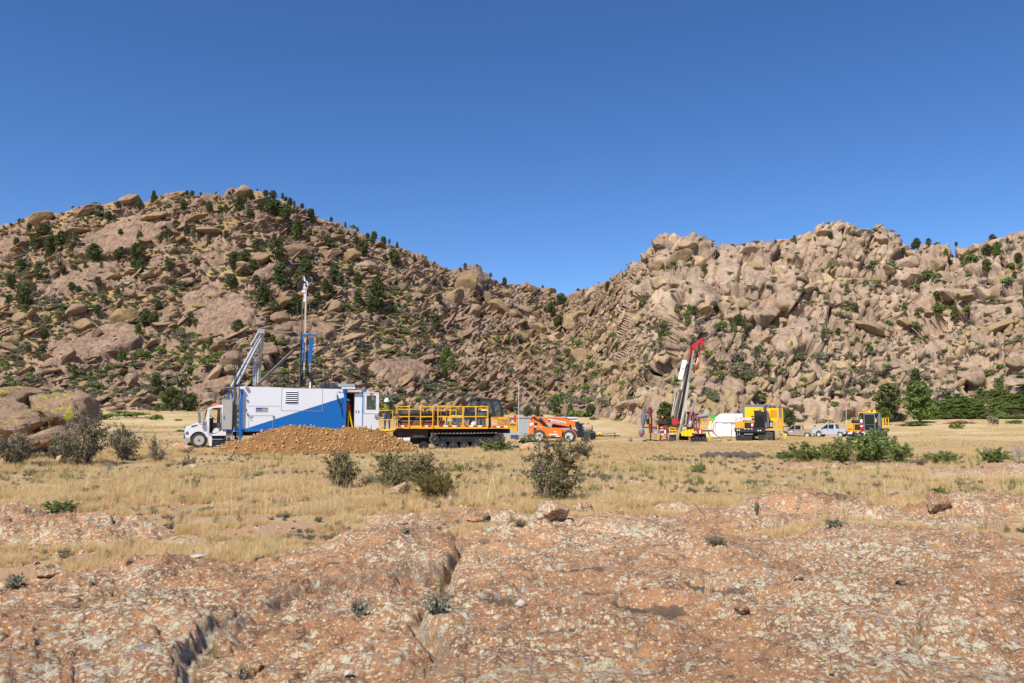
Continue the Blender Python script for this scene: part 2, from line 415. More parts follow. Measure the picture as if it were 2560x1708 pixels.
# ------------------------------------------------------------------ foreground bedrock
EDGE = [(-900, 1520), (-300, 1490), (0, 1455), (80, 1462), (200, 1428), (330, 1402), (480, 1396), (620, 1398), (760, 1372), (880, 1342), (1000, 1328), (1100, 1330), (1150, 1335),
        (1200, 1338), (1260, 1322), (1330, 1306), (1420, 1296), (1560, 1290), (1650, 1295), (1740, 1312), (1800, 1340), (1870, 1348), (1960, 1334), (2100, 1324),
        (2250, 1322), (2380, 1328), (2500, 1346), (2560, 1354), (2900, 1370), (3600, 1400)]
def flat(px, py, z=0.05):
    t, q = ray(px, py); Y = (z-CAMZ)/q; return t*Y, Y
_eT = np.array([ray(*e)[0] for e in EDGE]); _eY = np.array([flat(*e)[1] for e in EDGE])
CRACKS = [([(1142, 1335), (1136, 1375), (1150, 1420), (1130, 1470), (1106, 1530), (1085, 1600), (1070, 1660), (1062, 1740)], .075, .20),
          ([(640, 1572), (600, 1596), (562, 1630), (522, 1668), (478, 1724), (440, 1790)], .05, .09), ([(1640, 1420), (1560, 1462), (1440, 1470)], .03, .05), ([(2330, 1700), (2300, 1640), (2240, 1600)], .03, .08),
          ([(2050, 1390), (1960, 1410), (1900, 1440)], .03, .06), ([(2110, 1690), (2200, 1695), (2300, 1708)], .035, .1),
          ([(2410, 1425), (2470, 1418), (2520, 1405)], .03, .09), ([(930, 1700), (1000, 1690), (1060, 1670)], .035, .1), ([(1180, 1410), (1230, 1392), (1290, 1388)], .03, .07)]
SCARP = [(1135, 1452), (1010, 1478), (880, 1503), (760, 1533), (660, 1560), (590, 1608), (520, 1660), (470, 1715), (430, 1790)]
PITS = [(345, 1512, .30, .11, .07), (640, 1435, .2, .1, .06), (805, 1425, .26, .07, .06), (1290, 1458, .17, .08, .06), (1280, 1522, .32, .09, .07), (1450, 1442, .24, .12, .05),
        (1430, 1594, .34, .10, .07), (1440, 1350, .34, .18, .16), (1790, 1480, .4, .12, .05), (2080, 1255, .4, .2, .07), (1690, 1470, .2, .08, .04), (1600, 1520, .5, .2, .03)]
DOMES = [(1540, 1365, 1.9, 1.3, .16), (2230, 1410, 2.6, 1.2, .14), (2330, 1590, 1.3, .9, .14), (330, 1480, 1.6, 1.0, .08), (960, 1390, 1.1, .7, .10), (1330, 1560, .9, .7, .10),
         (250, 1640, 1.2, .8, .10), (1850, 1560, 1.5, .9, -.10), (1720, 1380, .9, .6, -.12), (880, 1620, .8, .5, -.05)]
OUT = [(120, 1335, 2.0, 1.3, .36), (10, 1310, 1.4, 1.2, .40), (320, 1345, 1.2, .7, .18), (480, 1345, 1.3, .6, .14), (1830, 1300, 1.6, .9, .28), (2010, 1275, 2.0, 1.0, .42), (2150, 1292, 1.5, .7, .25),
       (1740, 1275, 1.1, .8, .16), (1860, 1316, 1.2, .5, .30), (2330, 1310, 1.9, .6, .14), (2470, 1290, 2.1, 1.0, .45), (2560, 1292, 1.6, 1.0, .4), (2030, 1168, 2.2, 1.0, .25),
       (2480, 1190, 3.2, 1.2, .35), (2560, 1180, 2.2, 1.2, .34), (2250, 1170, 3.0, 1.0, .12), (1250, 1296, 1.1, .7, .18), (1060, 1296, 1.6, .8, .12), (900, 1250, 1., .6, .10), (460, 1130, 1.6, .8, .25)]
def segd(x, y, pts):
    best = np.full(x.shape, 1e9); sgn = np.zeros(x.shape)
    for (ax, ay), (bx, by) in zip(pts[:-1], pts[1:]):
        dx, dy = bx-ax, by-ay; L = dx*dx+dy*dy
        t = np.clip(((x-ax)*dx+(y-ay)*dy)/L, 0, 1); d = np.hypot(x-ax-t*dx, y-ay-t*dy); m = d < best
        best = np.where(m, d, best); sgn = np.where(m, np.sign(dx*(y-ay)-dy*(x-ax)), sgn)
    return best, sgn
def bed(x, y):
    p = np.stack([x, y, 0*x], 1)
    wx = x + .10*fbm(p/.5, 3, 40); wy = y + .10*fbm(p/.5, 3, 50)
    wx2 = x + .22*fbm(p/.9, 4, 60); wy2 = y + .22*fbm(p/.9, 4, 70)
    eY = np.interp(x/np.maximum(y, .5), _eT, _eY)
    d = eY - wy2
    h = np.where(d > 0, .36*(1-np.exp(-np.maximum(d, 0)/1.0)), np.maximum(d*.28, -.5))
    for (px, py, rx, ry, hh) in DOMES:
        cx, cy = flat(px, py); h = h + hh*np.exp(-((x-cx)/rx)**2-((y-cy)/ry)**2)*(d > -.3)
    ho = np.full(x.shape, -.8)
    for (px, py, rx, ry, hh) in OUT:
        cx, cy = flat(px, py, 0.); k = ((wx2-cx)/rx)**2+((wy2-cy)/ry)**2
        ho = np.maximum(ho, np.where(k < 1.6, hh*(1-k)-.02, -.8))
    # blocky, broken surface of the outcrops behind
    F1, F2, R, D = voro(p/np.array([.55, .4, 1]), 81)
    ho = ho + np.where(ho > -.3, (.10*(R[:, 0]-.5)-.05*(1-smooth(0, .18, F2-F1)) + .05*fbm(p/.16, 3, 84))*smooth(-.1, .2, ho), 0)
    # the broken step between the upper and the lower slab
    sp = [flat(*q) for q in SCARP]; ds, sg = segd(wx, wy, sp)
    low = (sg > 0)
    cxy = np.array([flat(*q) for q in CRACKS[0][0]]); o_ = np.argsort(cxy[:, 1]); xc = np.interp(wy, cxy[o_, 1], cxy[o_, 0]); lf = smooth(.04, -.10, wx-xc)
    z_s = lf*np.where(low, -.17*smooth(0, .16, ds)*np.exp(-np.maximum(ds-.9, 0)/1.2), 0.)*smooth(-.05, .25, d)
    rub = lf*np.exp(-(ds/.32)**2)*(low | (ds < .05))
    h = h + z_s + rub*(.045*fbm(p/.2, 4, 91) + .05*(R[:, 1]-.5))
    pit = np.zeros(x.shape); crev = np.zeros(x.shape)
    for pts, w, dep in CRACKS:
        dc, _ = segd(wx, wy, [flat(*q) for q in pts]); g = np.exp(-(dc/w)**2); h = h - dep*g; crev = np.maximum(crev, g)
        h = h - .25*dep*np.exp(-(dc/(w*4))**2)
    for (px, py, rx, ry, dep) in PITS:
        cx, cy = flat(px, py, .2); k = ((wx-cx)/rx)**2+((wy-cy)/ry)**2; g = smooth(1.5, .5, k); h = h - dep*g; pit = np.maximum(pit, g)
    h0_ = fbm(p/.85, 4, 95)*3.6; fl_ = np.floor(h0_); terr = (fl_+smooth(.70, 1., h0_-fl_))/3.6*.11*(d > 0)
    # grain, flakes, ripples
    fo = d > -.4
    n1 = fbm(p/1.1, 5, 21); n2 = fbm(p/.12, 4, 31)
    F1b, F2b, Rb, Db = voro((p+.25*np.stack([vnoise(p*3, 3), vnoise(p*3, 4), 0*x], 1))/np.array([.5, .3, 1]), 77)
    flake = (.028*(Rb[:, 0] > .6) - .018*(Rb[:, 1] > .75))*smooth(0, .06, F2b-F1b)
    h = h + fo*(terr + .035*n1 + .014*n2 + .006*fbm(p/.045, 2, 33) + flake*.8 - .02*smooth(.05, 0, F2b-F1b))
    pit2 = smooth(.55, .75, fbm(p/.45, 3, 55))*.5
    return np.maximum(h, ho) + G(x, y), np.maximum(pit, 0), np.maximum(crev, rub*.5)

rows = np.concatenate([np.linspace(3600, 1765, 60), np.linspace(1760, 1118, 360)]); tt = np.concatenate([np.linspace(-2.4, -.82, 50)[:-1], np.linspace(-.82, .82, 850), np.linspace(.82, 2.4, 50)[1:]]); NB, NC = len(rows), len(tt)
Yr = np.array([flat(1280, r, 0.)[1] for r in rows])
YY, TT = np.meshgrid(Yr, tt, indexing='ij'); bx, by = (TT*YY).ravel(), YY.ravel()
bz, bpit, bcrev = bed(bx, by)
gz_ = G(bx, by); bz = np.maximum(bz, gz_-.5)
BED_ON = (bz > gz_).reshape(YY.shape)
fc = grid_faces(NB, NC)
keep = (bz > gz_-.25)[fc].any(1); fc = fc[keep]
def bedrock_mat():
    t = NT('lichened_pink_granite'); p = t.pos()
    w = t.new('ShaderNodeVectorMath', operation='ADD'); nz = t.new('ShaderNodeTexNoise'); nz.inputs['Scale'].default_value = 9; nz.inputs['Detail'].default_value = 4
    t.l(p, nz.inputs['Vector']); sc = t.new('ShaderNodeVectorMath', operation='SCALE'); sc.inputs[3].default_value = .035
    t.l(nz.outputs['Color'], sc.inputs[0]); t.l(p, w.inputs[0]); t.l(sc.outputs[0], w.inputs[1]); q = w.outputs[0]
    c = t.mix(t.ramp(t.noise(.8, 6, .65, p), .40, .60), (.53, .265, .118), (.38, .182, .08))
    c = t.mix(t.ramp(t.noise(3.4, 7, .72, q), .50, .57, 0, .8), c, (.165, .09, .052))     # brown varnish
    c = t.mix(t.ramp(t.noise(26, 7, .78, p), .51, .57, 0, .7), c, (.60, .35, .185))      # feldspar grains
    c = t.mix(t.ramp(t.noise(58, 4, .75, p), .555, .60, 0, .8), c, (.15, .08, .055))        # dark grains
    c = t.mix(t.ramp(t.noise(85, 3, .7, p), .56, .61, 0, .8), c, (.64, .47, .31))
    dens = t.ramp(t.noise(.5, 5, .65, p), .36, .62)
    thr = lambda n, lo, hi, k: t.ramp(t.math('ADD', n, t.math('MULTIPLY', t.math('SUBTRACT', dens, .5), k)), lo, hi)
    def blobs(sc_, nsc, lo, pres):
        n = t.new('ShaderNodeTexVoronoi'); n.inputs['Scale'].default_value = sc_; t.l(q, n.inputs['Vector']); s_ = t.new('ShaderNodeSeparateColor'); t.l(n.outputs['Color'], s_.inputs[0])
        d_ = t.math('ADD', n.outputs['Distance'], t.math('MULTIPLY', t.math('SUBTRACT', t.noise(nsc, 8, .8, p), .5), 2.2))
        pr = t.math('SUBTRACT', t.math('MULTIPLY', s_.outputs[0], .55), t.math('MULTIPLY', t.math('SUBTRACT', dens, .5), pres))
        return t.math('MULTIPLY', t.ramp(t.math('ADD', d_, pr), lo, lo-.06), t.ramp(t.noise(nsc*2.3, 5, .75, p), .40, .47, .12, 1))
    l1 = blobs(7.5, 18, .49, .32)                                     # crustose lichen, big and small thalli
    l2 = blobs(25, 60, .555, .30)
    pale = t.mix(t.ramp(t.noise(60, 4, .7, p), .44, .56), (.80, .71, .49), (.56, .49, .32))
    c = t.mix(t.math('MULTIPLY', l1, .92), c, pale); c = t.mix(t.math('MULTIPLY', l2, .88), c, (.80, .70, .49))
    g1 = t.ramp(t.math('ADD', t.voro(6.5, q), t.math('MULTIPLY', t.noise(30, 4, .7, p), .3)), .36, .33)
    g1 = t.math('MULTIPLY', g1, t.ramp(t.noise(1.5, 5, .7, p), .50, .55)); c = t.mix(t.math('MULTIPLY', g1, .85), c, (.36, .31, .29))
    o1 = t.ramp(t.math('ADD', t.voro(11, q), t.math('MULTIPLY', t.noise(50, 3, .6, p), .22)), .27, .245)
    o1 = t.math('MULTIPLY', o1, t.ramp(t.noise(1.9, 5, .7, p), .49, .54)); c = t.mix(o1, c, (.66, .34, .02))
    b1 = t.ramp(t.noise(4.6, 9, .76, q), .63, .655); c = t.mix(t.math('MULTIPLY', b1, .85), c, (.065, .048, .04))
    pit = t.attr('pit'); cr = t.attr('crev')
    c = t.mix(t.ramp(t.math('ADD', pit, t.math('MULTIPLY', t.math('SUBTRACT', t.noise(25, 3, .6, p), .5), .5)), .45, .8, 0, .8), c, (.115, .088, .066))   # rotted plant litter in the pits
    c = t.mix(t.math('MULTIPLY', t.ramp(t.math('ADD', cr, t.math('MULTIPLY', t.math('SUBTRACT', t.noise(9, 4, .65, p), .5), .9)), .35, .6), .4), c, (.33, .31, .235))
    hgt = t.math('ADD', t.math('ADD', t.math('MULTIPLY', t.noise(14, 10, .76, p), .8), t.math('MULTIPLY', t.noise(70, 4, .7, p), .18)), t.math('MULTIPLY', l1, .06))
    t.bump(hgt, 1., .055)
    return t.fin(c, .95, .15)
M['bedrock'] = bedrock_mat()
me = mesh_np('bedrock', np.stack([bx, by, bz], 1), fc, M['bedrock'], None, False, {'pit': bpit, 'crev': bcrev})
tag(link('bedrock', me), kind='structure')
def on_bed(x, y):
    """True where bedrock shows above the soil."""
    x = np.asarray(x); y = np.asarray(y)
    i = np.interp(y, Yr, np.arange(NB))
    j = np.clip(np.round(np.interp(x/np.maximum(y, .1), tt, np.arange(NC))).astype(int), 0, NC-1); i = np.clip(np.round(i).astype(int), 0, NB-1)
    return BED_ON[i, j] & (y < Yr.max()) & (y > Yr.min())
BZ = bz.reshape(YY.shape)
def top_z(x, y):
    i = int(np.clip(round(float(np.interp(y, Yr, np.arange(NB)))), 0, NB-1)); j = int(np.clip(round(float(np.interp(x/y, tt, np.arange(NC)))), 0, NC-1))
    return max(float(BZ[i, j]) if Yr.min() < y < Yr.max() else -9, Gz(x, y))
def onsurf(px, py):
    """First point of soil or bedrock seen at a photo pixel."""
    t, q = ray(px, py); Y = np.exp(np.linspace(math.log(4.6), math.log(60), 700)); g = G(t*Y, Y)
    for k in range(700):
        z = g[k]
        if Yr.min() < Y[k] < Yr.max():
            i = int(round(float(np.interp(Y[k], Yr, np.arange(NB))))); j = int(np.clip(round(float(np.interp(t, tt, np.arange(NC)))), 0, NC-1)); z = max(z, BZ[i, j])
        if CAMZ+q*Y[k] < z: return Vector((t*Y[k], Y[k], z))
    return onground(px, py)

# ------------------------------------------------------------------ ground sheet
th = np.concatenate([np.linspace(-180, -48, 12)[:-1], np.linspace(-48, 48, 420), np.linspace(48, 180, 12)[1:]])
rr = np.concatenate([[.05], np.exp(np.linspace(math.log(1.), math.log(45), 190)), np.exp(np.linspace(math.log(46), math.log(280), 120)), [400, 800, 1600, 3200, 5000]])
RR, TH = np.meshgrid(rr, np.radians(th), indexing='ij'); gx, gy = (RR*np.sin(TH)).ravel(), (RR*np.cos(TH)).ravel()
def ground_mat():
    t = NT('dry_meadow_soil'); p = t.pos()
    dist = t.new('ShaderNodeSeparateXYZ'); t.l(p, dist.inputs[0]); Y = dist.outputs[1]
    soil = t.mix(t.ramp(t.noise(1.4, 5, .65, p), .38, .62), (.46, .245, .12), (.38, .235, .135))
    soil = t.mix(t.ramp(t.noise(22, 8, .78, p), .5, .56, 0, .7), soil, (.56, .41, .27))
    soil = t.mix(t.ramp(t.noise(34, 7, .76, p), .555, .60, 0, .8), soil, (.14, .09, .06))
    soil = t.mix(t.ramp(t.noise(5, 7, .74, p), .54, .60, 0, .7), soil, (.30, .27, .15))
    st = t.mix(t.ramp(t.noise(11, 8, .78, t.scale(p, (1, .35, 1))), .36, .64), (.54, .385, .185), (.38, .25, .11))
    st = t.mix(t.ramp(t.noise(.23, 4, .6, p), .40, .62), st, (.48, .35, .175))
    st = t.mix(t.ramp(t.noise(.7, 7, .74, p), .56, .64, 0, .6), st, (.26, .24, .11))
    st = t.mix(t.ramp(t.noise(16, 7, .76, p), .55, .62, 0, .7), st, (.22, .15, .08))
    k = t.math('ADD', t.ramp(t.noise(.55, 7, .68, p), .47, .57), t.ramp(Y, 17, 26, 0, .35))
    trk = t.ramp(t.noise(.11, 4, .6, t.scale(p, (1, .5, 1))), .56, .66, 0, .5)
    k = t.math('SUBTRACT', k, trk)
    c = t.mix(k, soil, st)
    far = t.mix(t.ramp(t.noise(.12, 5, .62, t.scale(p, (1, .4, 1))), .38, .62), (.60, .455, .235), (.46, .33, .15))
    far = t.mix(t.ramp(t.noise(.35, 5, .7, t.scale(p, (1, .5, 1))), .56, .66, 0, .6), far, (.36, .27, .135))
    c = t.mix(t.ramp(Y, 45, 90, 0, .9), c, far)
    t.bump(t.noise(20, 6, .7, p), .6, .04); return t.fin(c, .95, .1)
M['ground'] = ground_mat()
gzz = G(gx, gy); _e = np.interp(gx/np.maximum(gy, .5), _eT, _eY) - gy; gzz = gzz - .5*smooth(.8, 1.6, _e)*(gy > 2.2)
me = mesh_np('ground', np.stack([gx, gy, gzz], 1), grid_faces(len(rr), len(th)), M['ground'], None, True)
tag(link('ground', me), kind='structure')

# ================================================================== HILLS
SKY = [(-1200, 860), (-700, 740), (-300, 625), (0, 563), (50, 554), (71, 543), (143, 535), (200, 516), (229, 513), (264, 509), (304, 498), (346, 500), (357, 507), (411, 487), (439, 481), (461, 487), (500, 490), (560, 487), (571, 476),
 (590, 470), (607, 472), (656, 478), (681, 496), (710, 503), (753, 523), (781, 542), (817, 550), (853, 562), (881, 576), (928, 594), (960, 612), (996, 618), (1021, 629), (1056, 638), (1074, 653), (1117, 672), (1138, 673), (1160, 670), (1192, 668),
 (1202, 684), (1228, 698), (1250, 708), (1282, 708), (1304, 714), (1326, 711), (1336, 719), (1368, 724), (1371, 732), (1419, 740), (1448, 732), (1483, 716), (1524, 704), (1543, 691), (1569, 686), (1578, 668), (1597, 658), (1617, 645), (1639, 640),
 (1643, 610), (1659, 600), (1679, 600), (1720, 605), (1752, 607), (1776, 621), (1789, 631), (1803, 621), (1807, 612), (1855, 610), (1893, 613), (1924, 610), (1940, 616), (1950, 600), (1986, 596), (1999, 589), (2044, 574), (2082, 566), (2110, 563), (2141, 570),
 (2153, 579), (2205, 586), (2239, 606), (2273, 622), (2330, 625), (2356, 627), (2391, 637), (2408, 628), (2439, 611), (2473, 606), (2508, 599), (2521, 586), (2560, 577), (2800, 560), (3200, 640), (3800, 800)]
_sk = np.array([ray(*p) for p in SKY])
FOOT = np.array([(-1200, 190), (0, 190), (450, 186), (900, 186), (1300, 198), (1480, 185), (1560, 140), (1640, 128), (1760, 132), (1900, 150), (2060, 150), (2200, 158), (2350, 165), (2560, 160), (3800, 160.)])
CREST = np.array([(-1200, 300), (0, 335), (600, 330), (1000, 360), (1200, 385), (1420, 430), (1560, 320), (1650, 262), (1900, 268), (2140, 275), (2300, 290), (2560, 262), (3800, 250.)])
cpx = np.concatenate([np.linspace(-1100, -120, 40)[:-1], np.linspace(-120, 2680, 1000), np.linspace(2680, 3700, 40)[1:]])
ct = (cpx-1280)/FPX/cP*1.0
csky = np.interp(ct, _sk[:, 0], _sk[:, 1]); cfoot = np.interp(cpx, FOOT[:, 0], FOOT[:, 1]); ccrest = np.interp(cpx, CREST[:, 0], CREST[:, 1])
def sm1(a, k):
    b = np.pad(a, k, mode='edge'); return np.convolve(b, np.ones(2*k+1)/(2*k+1), 'valid')
cfoot = sm1(cfoot, 14); ccrest = sm1(ccrest, 25)
NR = 330; w = np.linspace(0, 1, NR)[:, None]
qf = (G(ct*cfoot, cfoot) - .6 - CAMZ)/cfoot
q = qf[None] + (csky-qf)[None]*w
Yb = cfoot[None] + (ccrest-cfoot)[None]*(w**.92)
T = np.repeat(ct[None], NR, 0); PXc = np.repeat(cpx[None], NR, 0); WW = np.repeat(w, len(ct), 1)
Zb = CAMZ + q*Yb
sp = np.stack([(T*Yb).ravel(), (Zb*1.3).ravel(), 0*Zb.ravel()], 1)
und = (14*fbm(sp/55, 3, 101) + 6*fbm(sp/16, 3, 111)).reshape(Yb.shape)*np.sin(np.pi*np.clip(w, 0, 1))**.6
und *= np.clip((PXc-1250)/300, .55, 1.)
Y2 = Yb + und
Pm = np.stack([T*Y2, Y2, Zb], 2)
def normals(Q):
    du = np.gradient(Q, axis=1); dv = np.gradient(Q, axis=0); n = np.cross(du, dv); n /= np.linalg.norm(n, axis=2, keepdims=True)+1e-9
    return n*np.where(n[..., 1:2] > 0, -1, 1)
Nm = normals(Pm)
SLABS = [(304, 597, 120, 36, -15), (215, 705, 88, 33, -12), (546, 785, 90, 58, 12), (250, 868, 112, 36, -14), (535, 960, 62, 42, -35), (30, 625, 45, 22, -25), (532, 651, 27, 16, 0), (760, 838, 78, 26, 0), (1010, 935, 78, 26, 8),
 (1178, 705, 42, 30, -20), (1117, 760, 32, 22, -25), (1805, 680, 46, 42, -50), (1900, 690, 34, 46, 80), (1650, 712, 35, 28, -50), (2040, 620, 80, 28, -10), (1975, 855, 55, 33, -35), (1915, 775, 58, 24, -20), (1735, 745, 24, 25, 0),
 (1785, 750, 22, 30, 80), (2105, 633, 55, 34, 10), (2284, 690, 40, 28, -20), (2470, 810, 80, 28, -20), (2415, 733, 36, 40, 0), (2285, 790, 55, 30, -30), (2160, 805, 24, 44, 0), (2432, 940, 26, 24, 0), (2542, 915, 30, 20, 0), (2550, 972, 32, 18, 0),
 (1830, 985, 90, 16, 0), (1700, 1000, 40, 20, 0), (1480, 1040, 80, 12, 5), (2080, 1025, 110, 14, 0), (2230, 930, 60, 20, 10), (680, 690, 60, 22, -20), (2350, 880, 60, 22, -10)]
px0, py0 = to_px(Pm[..., 0], Pm[..., 1], Pm[..., 2])
flatp = Pm.reshape(-1, 3)
slab = np.zeros(px0.shape); nw = fbm(flatp/7, 3, 131).reshape(px0.shape)
for (a, b, rx, ry, an) in SLABS:
    ca, sa = math.cos(rad(an)), math.sin(rad(an)); dx, dy = px0-a, py0-b
    k = ((dx*ca+dy*sa)/rx)**2+((-dx*sa+dy*ca)/ry)**2 + .35*nw
    slab = np.maximum(slab, smooth(1.15, .8, k))
right = smooth(1420, 1640, px0 + 40*nw)
big_n = fbm(flatp/26, 3, 141).reshape(px0.shape); med_n = fbm(flatp/6.5, 4, 151).reshape(px0.shape)
rockness = .06 + .30*big_n + .85*med_n + .62*right + slab*2.2 + .35*smooth(.75, .95, WW) - .25*smooth(.25, .0, WW)*(1-right)
rockness += .5*np.exp(-((px0-1230)/140)**2-((py0-770)/70)**2)
rock = smooth(-.25, .35, rockness)
def blocks(ang, sx, sy, sz, s):
    a = rad(ang); R = np.array([[math.cos(a), 0, math.sin(a)], [0, 1, 0], [-math.sin(a), 0, math.cos(a)]])
    qv = flatp@R.T/np.array([sx, sy, sz]) + .18*np.stack([vnoise(flatp/2.5, s+5), vnoise(flatp/2.5, s+6), vnoise(flatp/2.5, s+7)], 1)
    F1, F2, Rn, D = voro(qv, s)
    e = F2-F1; sh = px0.shape
    tilt = (D*(Rn-.5)).sum(1)
    return e.reshape(sh), Rn[:, 0].reshape(sh), Rn[:, 1].reshape(sh), tilt.reshape(sh)
def layer(ang, sc, s, B, Tl, A):
    e, r0, r1, ti = blocks(ang, *sc, s)
    return (r0-.5)*B + ti*Tl - A*smooth(.16, 0, e), r1
L1, l1t = layer(17, (9, 6, 2.6), 200, 2.8, 2.0, 1.5); L2, l2t = layer(22, (3.6, 3, 1.3), 220, .9, 1.1, .6)
def joints(ang, sc, s, B, A, Rd, wp):
    """Jointed blocks: three joint sets with staggered courses, narrow cracks and rounded edges."""
    a = rad(ang); R = np.array([[math.cos(a), 0, math.sin(a)], [.25, .94, 0], [-math.sin(a), .18, math.cos(a)]]); sc = np.array(sc)
    wv = np.stack([fbm(flatp/(sc[0]*1.6), 3, s+k) for k in (11, 12, 13)], 1); qv = flatp@R.T/sc + wp*wv
    c = np.floor(qv[:, 2]).astype(np.int64); z0_ = np.zeros_like(c); qv[:, 0] += 3*_h(c, z0_, z0_, s); b = np.floor(qv[:, 1]).astype(np.int64); qv[:, 0] += _h(c, b, z0_, s+1); a_ = np.floor(qv[:, 0]).astype(np.int64)
    f = qv - np.floor(qv); e = (np.minimum(f, 1-f)*sc); em = np.minimum(e[:, 0], e[:, 2]); r0 = _h(a_, b, c, s+2); r1 = _h(a_, b, c, s+3); r2 = _h(a_, b, c, s+4)-.5; r3 = _h(a_, b, c, s+5)-.5
    d = (r0-.5)*B + (f[:, 0]-.5)*r2*B*.55 + (f[:, 2]-.5)*r3*B*.55 - A*smooth(.75, .0, em) + Rd*np.minimum(em/(.22*sc.min()), 1)
    return d.reshape(px0.shape), r1.reshape(px0.shape)
R1, r1t = joints(66, (15, 13, 9.5), 240, 6.2, 2.6, .4, .22); R2, r2t = joints(58, (3.6, 4.5, 2.4), 260, 1.15, .9, .15, .22); R3_, r3t = joints(14, (7.5, 7, 2.6), 280, 1.6, 1.0, .4, .28)
L1 = .55*L1 + .8*R3_
disp = (1-right)*(L1+L2) + right*(R1+R2)
tone = (1-right)*(.55*l1t+.45*l2t) + right*(.6*r1t+.4*r2t)
disp = disp*rock*(1-.72*slab) + slab*1.6*smooth(.2, 1., slab) + .55*fbm(flatp/2.2, 4, 171).reshape(px0.shape)*(.35+.65*rock)*(1-.93*slab) + (rock-.5)*1.2
disp *= 1-.65*np.exp(-((px0-1610)/80)**2-((py0-880)/50)**2)
disp *= np.clip(w/.04, 0, 1)*np.where(w > .985, .45, 1)
Ph = Pm + Nm*disp[..., None]
ext = [Ph]
for dy_, dz_ in ((14, -4), (45, -18), (110, -45), (260, -80), (500, -110)):
    r = Ph[-1:].copy(); s_ = 1 + dy_/r[..., 1:2]; r[..., 0:2] *= s_; r[..., 2] += dz_; r[..., 2] = np.maximum(r[..., 2], -5); ext.append(r)
Pall = np.concatenate(ext, 0)
pad = lambda a: np.concatenate([a]+[a[-1:]]*5, 0).ravel()
me = mesh_np('hills', Pall.reshape(-1, 3), grid_faces(NR+5, len(ct)), M['hill'], None, False, {'rock': pad(rock), 'tone': pad(tone), 'slab': pad(slab), 'right': pad(right)})
tag(link('hills', me), kind='structure')
HPX, HPY = to_px(Ph[..., 0], Ph[..., 1], Ph[..., 2]); HN = normals(Ph)
HPXm = HPX[NR//2]
def onhill(px, py):
    j = int(np.argmin(np.abs(HPXm-px))); j = int(np.clip(j + np.argmin(np.abs(HPX[:, max(j-6, 0):j+7][NR//3]-px)) - 6, 0, len(ct)-1))
    col = HPY[:, j]; k = int(np.argmax(col < py)) if (col < py).any() else NR-1
    return Vector(Ph[k, j]), k/(NR-1.), float(slab[k, j]), float(rock[k, j])
# ================================================================== ROCKS, TREES, SHRUBS, GRASS
def ico(sub):
    import bmesh
    bm = bmesh.new(); bmesh.ops.create_icosphere(bm, subdivisions=sub, radius=1)
    V = np.array([v.co[:] for v in bm.verts]); F = np.array([[v.index for v in f.verts] for f in bm.faces]); bm.free(); return V, F
ICO4 = ico(4); ICO3 = ico(3); ICO5 = ico(5)
def rock_mesh(seed, m, sub=ICO4, sharp=.5, name='boulder', nz=.035):
    r = np.random.default_rng(seed); V = sub[0].copy()
    n = int(r.integers(8, 13)); N = r.normal(size=(n, 3)); N /= np.linalg.norm(N, axis=1)[:, None]; dd = r.uniform(.42, .80, n)
    for a, b in zip(N, dd):
        k = V@a; over = np.maximum(k-b, 0); V = V - (over*(.86+.14*sharp))[:, None]*a
    d = V/np.linalg.norm(V, axis=1)[:, None]
    V = V + d*(nz*fbm(V*2.2+seed, 4, seed) + nz*.5*fbm(V*7+seed, 3, seed+3) + (nz*.35*fbm(V*19+seed, 3, seed+5) if len(V) > 5000 else 0))[:, None]
    if r.random() < .6:     # a joint across the block
        a = r.normal(size=3); a /= np.linalg.norm(a); V = V - d*(.07*np.exp(-((V@a-r.uniform(-.3, .3)+.06*vnoise(V*3, seed))/.035)**2))[:, None]
    return mesh_np(name, V*1.25, sub[1], m, None, False)
ROCK_L = [rock_mesh(300+i, M['graniteL']) for i in range(9)]
ROCK_R = [rock_mesh(400+i, M['graniteR']) for i in range(9)]
def rock_sm(seed, m): return rock_mesh(seed, m, ICO3)
HILL_NAMES = ((1120, 'left hill'), (1480, 'saddle'), (9999, 'right hill'))
LAND = ((130, 'the lichened boulders'), (400, 'the grey shrubs'), (580, 'the truck cab'), (720, 'the crane boom'), (860, 'the white mast'), (985, 'the container door'), (1150, 'the pipe carrier'), (1300, "the carrier's dark cab"),
        (1480, 'the orange telehandler'), (1640, 'the grey cyclone'), (1780, 'the red drill mast'), (1860, 'the white tent'), (1960, 'the yellow compressor'), (2120, 'the pickups'), (2230, 'the flagged carrier'), (2340, 'the tall foot pines'), (9999, 'the green thicket'))
BANDS = ((.12, 'foot'), (.32, 'lower slope'), (.55, 'mid slope'), (.78, 'upper slope'), (.95, 'shoulder'), (9, 'skyline'))
pick = lambda tab, v: next(n for k, n in tab if v < k)
ORD = 'first second third fourth fifth sixth seventh eighth ninth tenth eleventh twelfth thirteenth fourteenth fifteenth sixteenth'.split()
PENDING = []          # (object, description, px, band, category)
def later(o, desc, px, wv, cat): PENDING.append((o, desc, px, wv, cat))
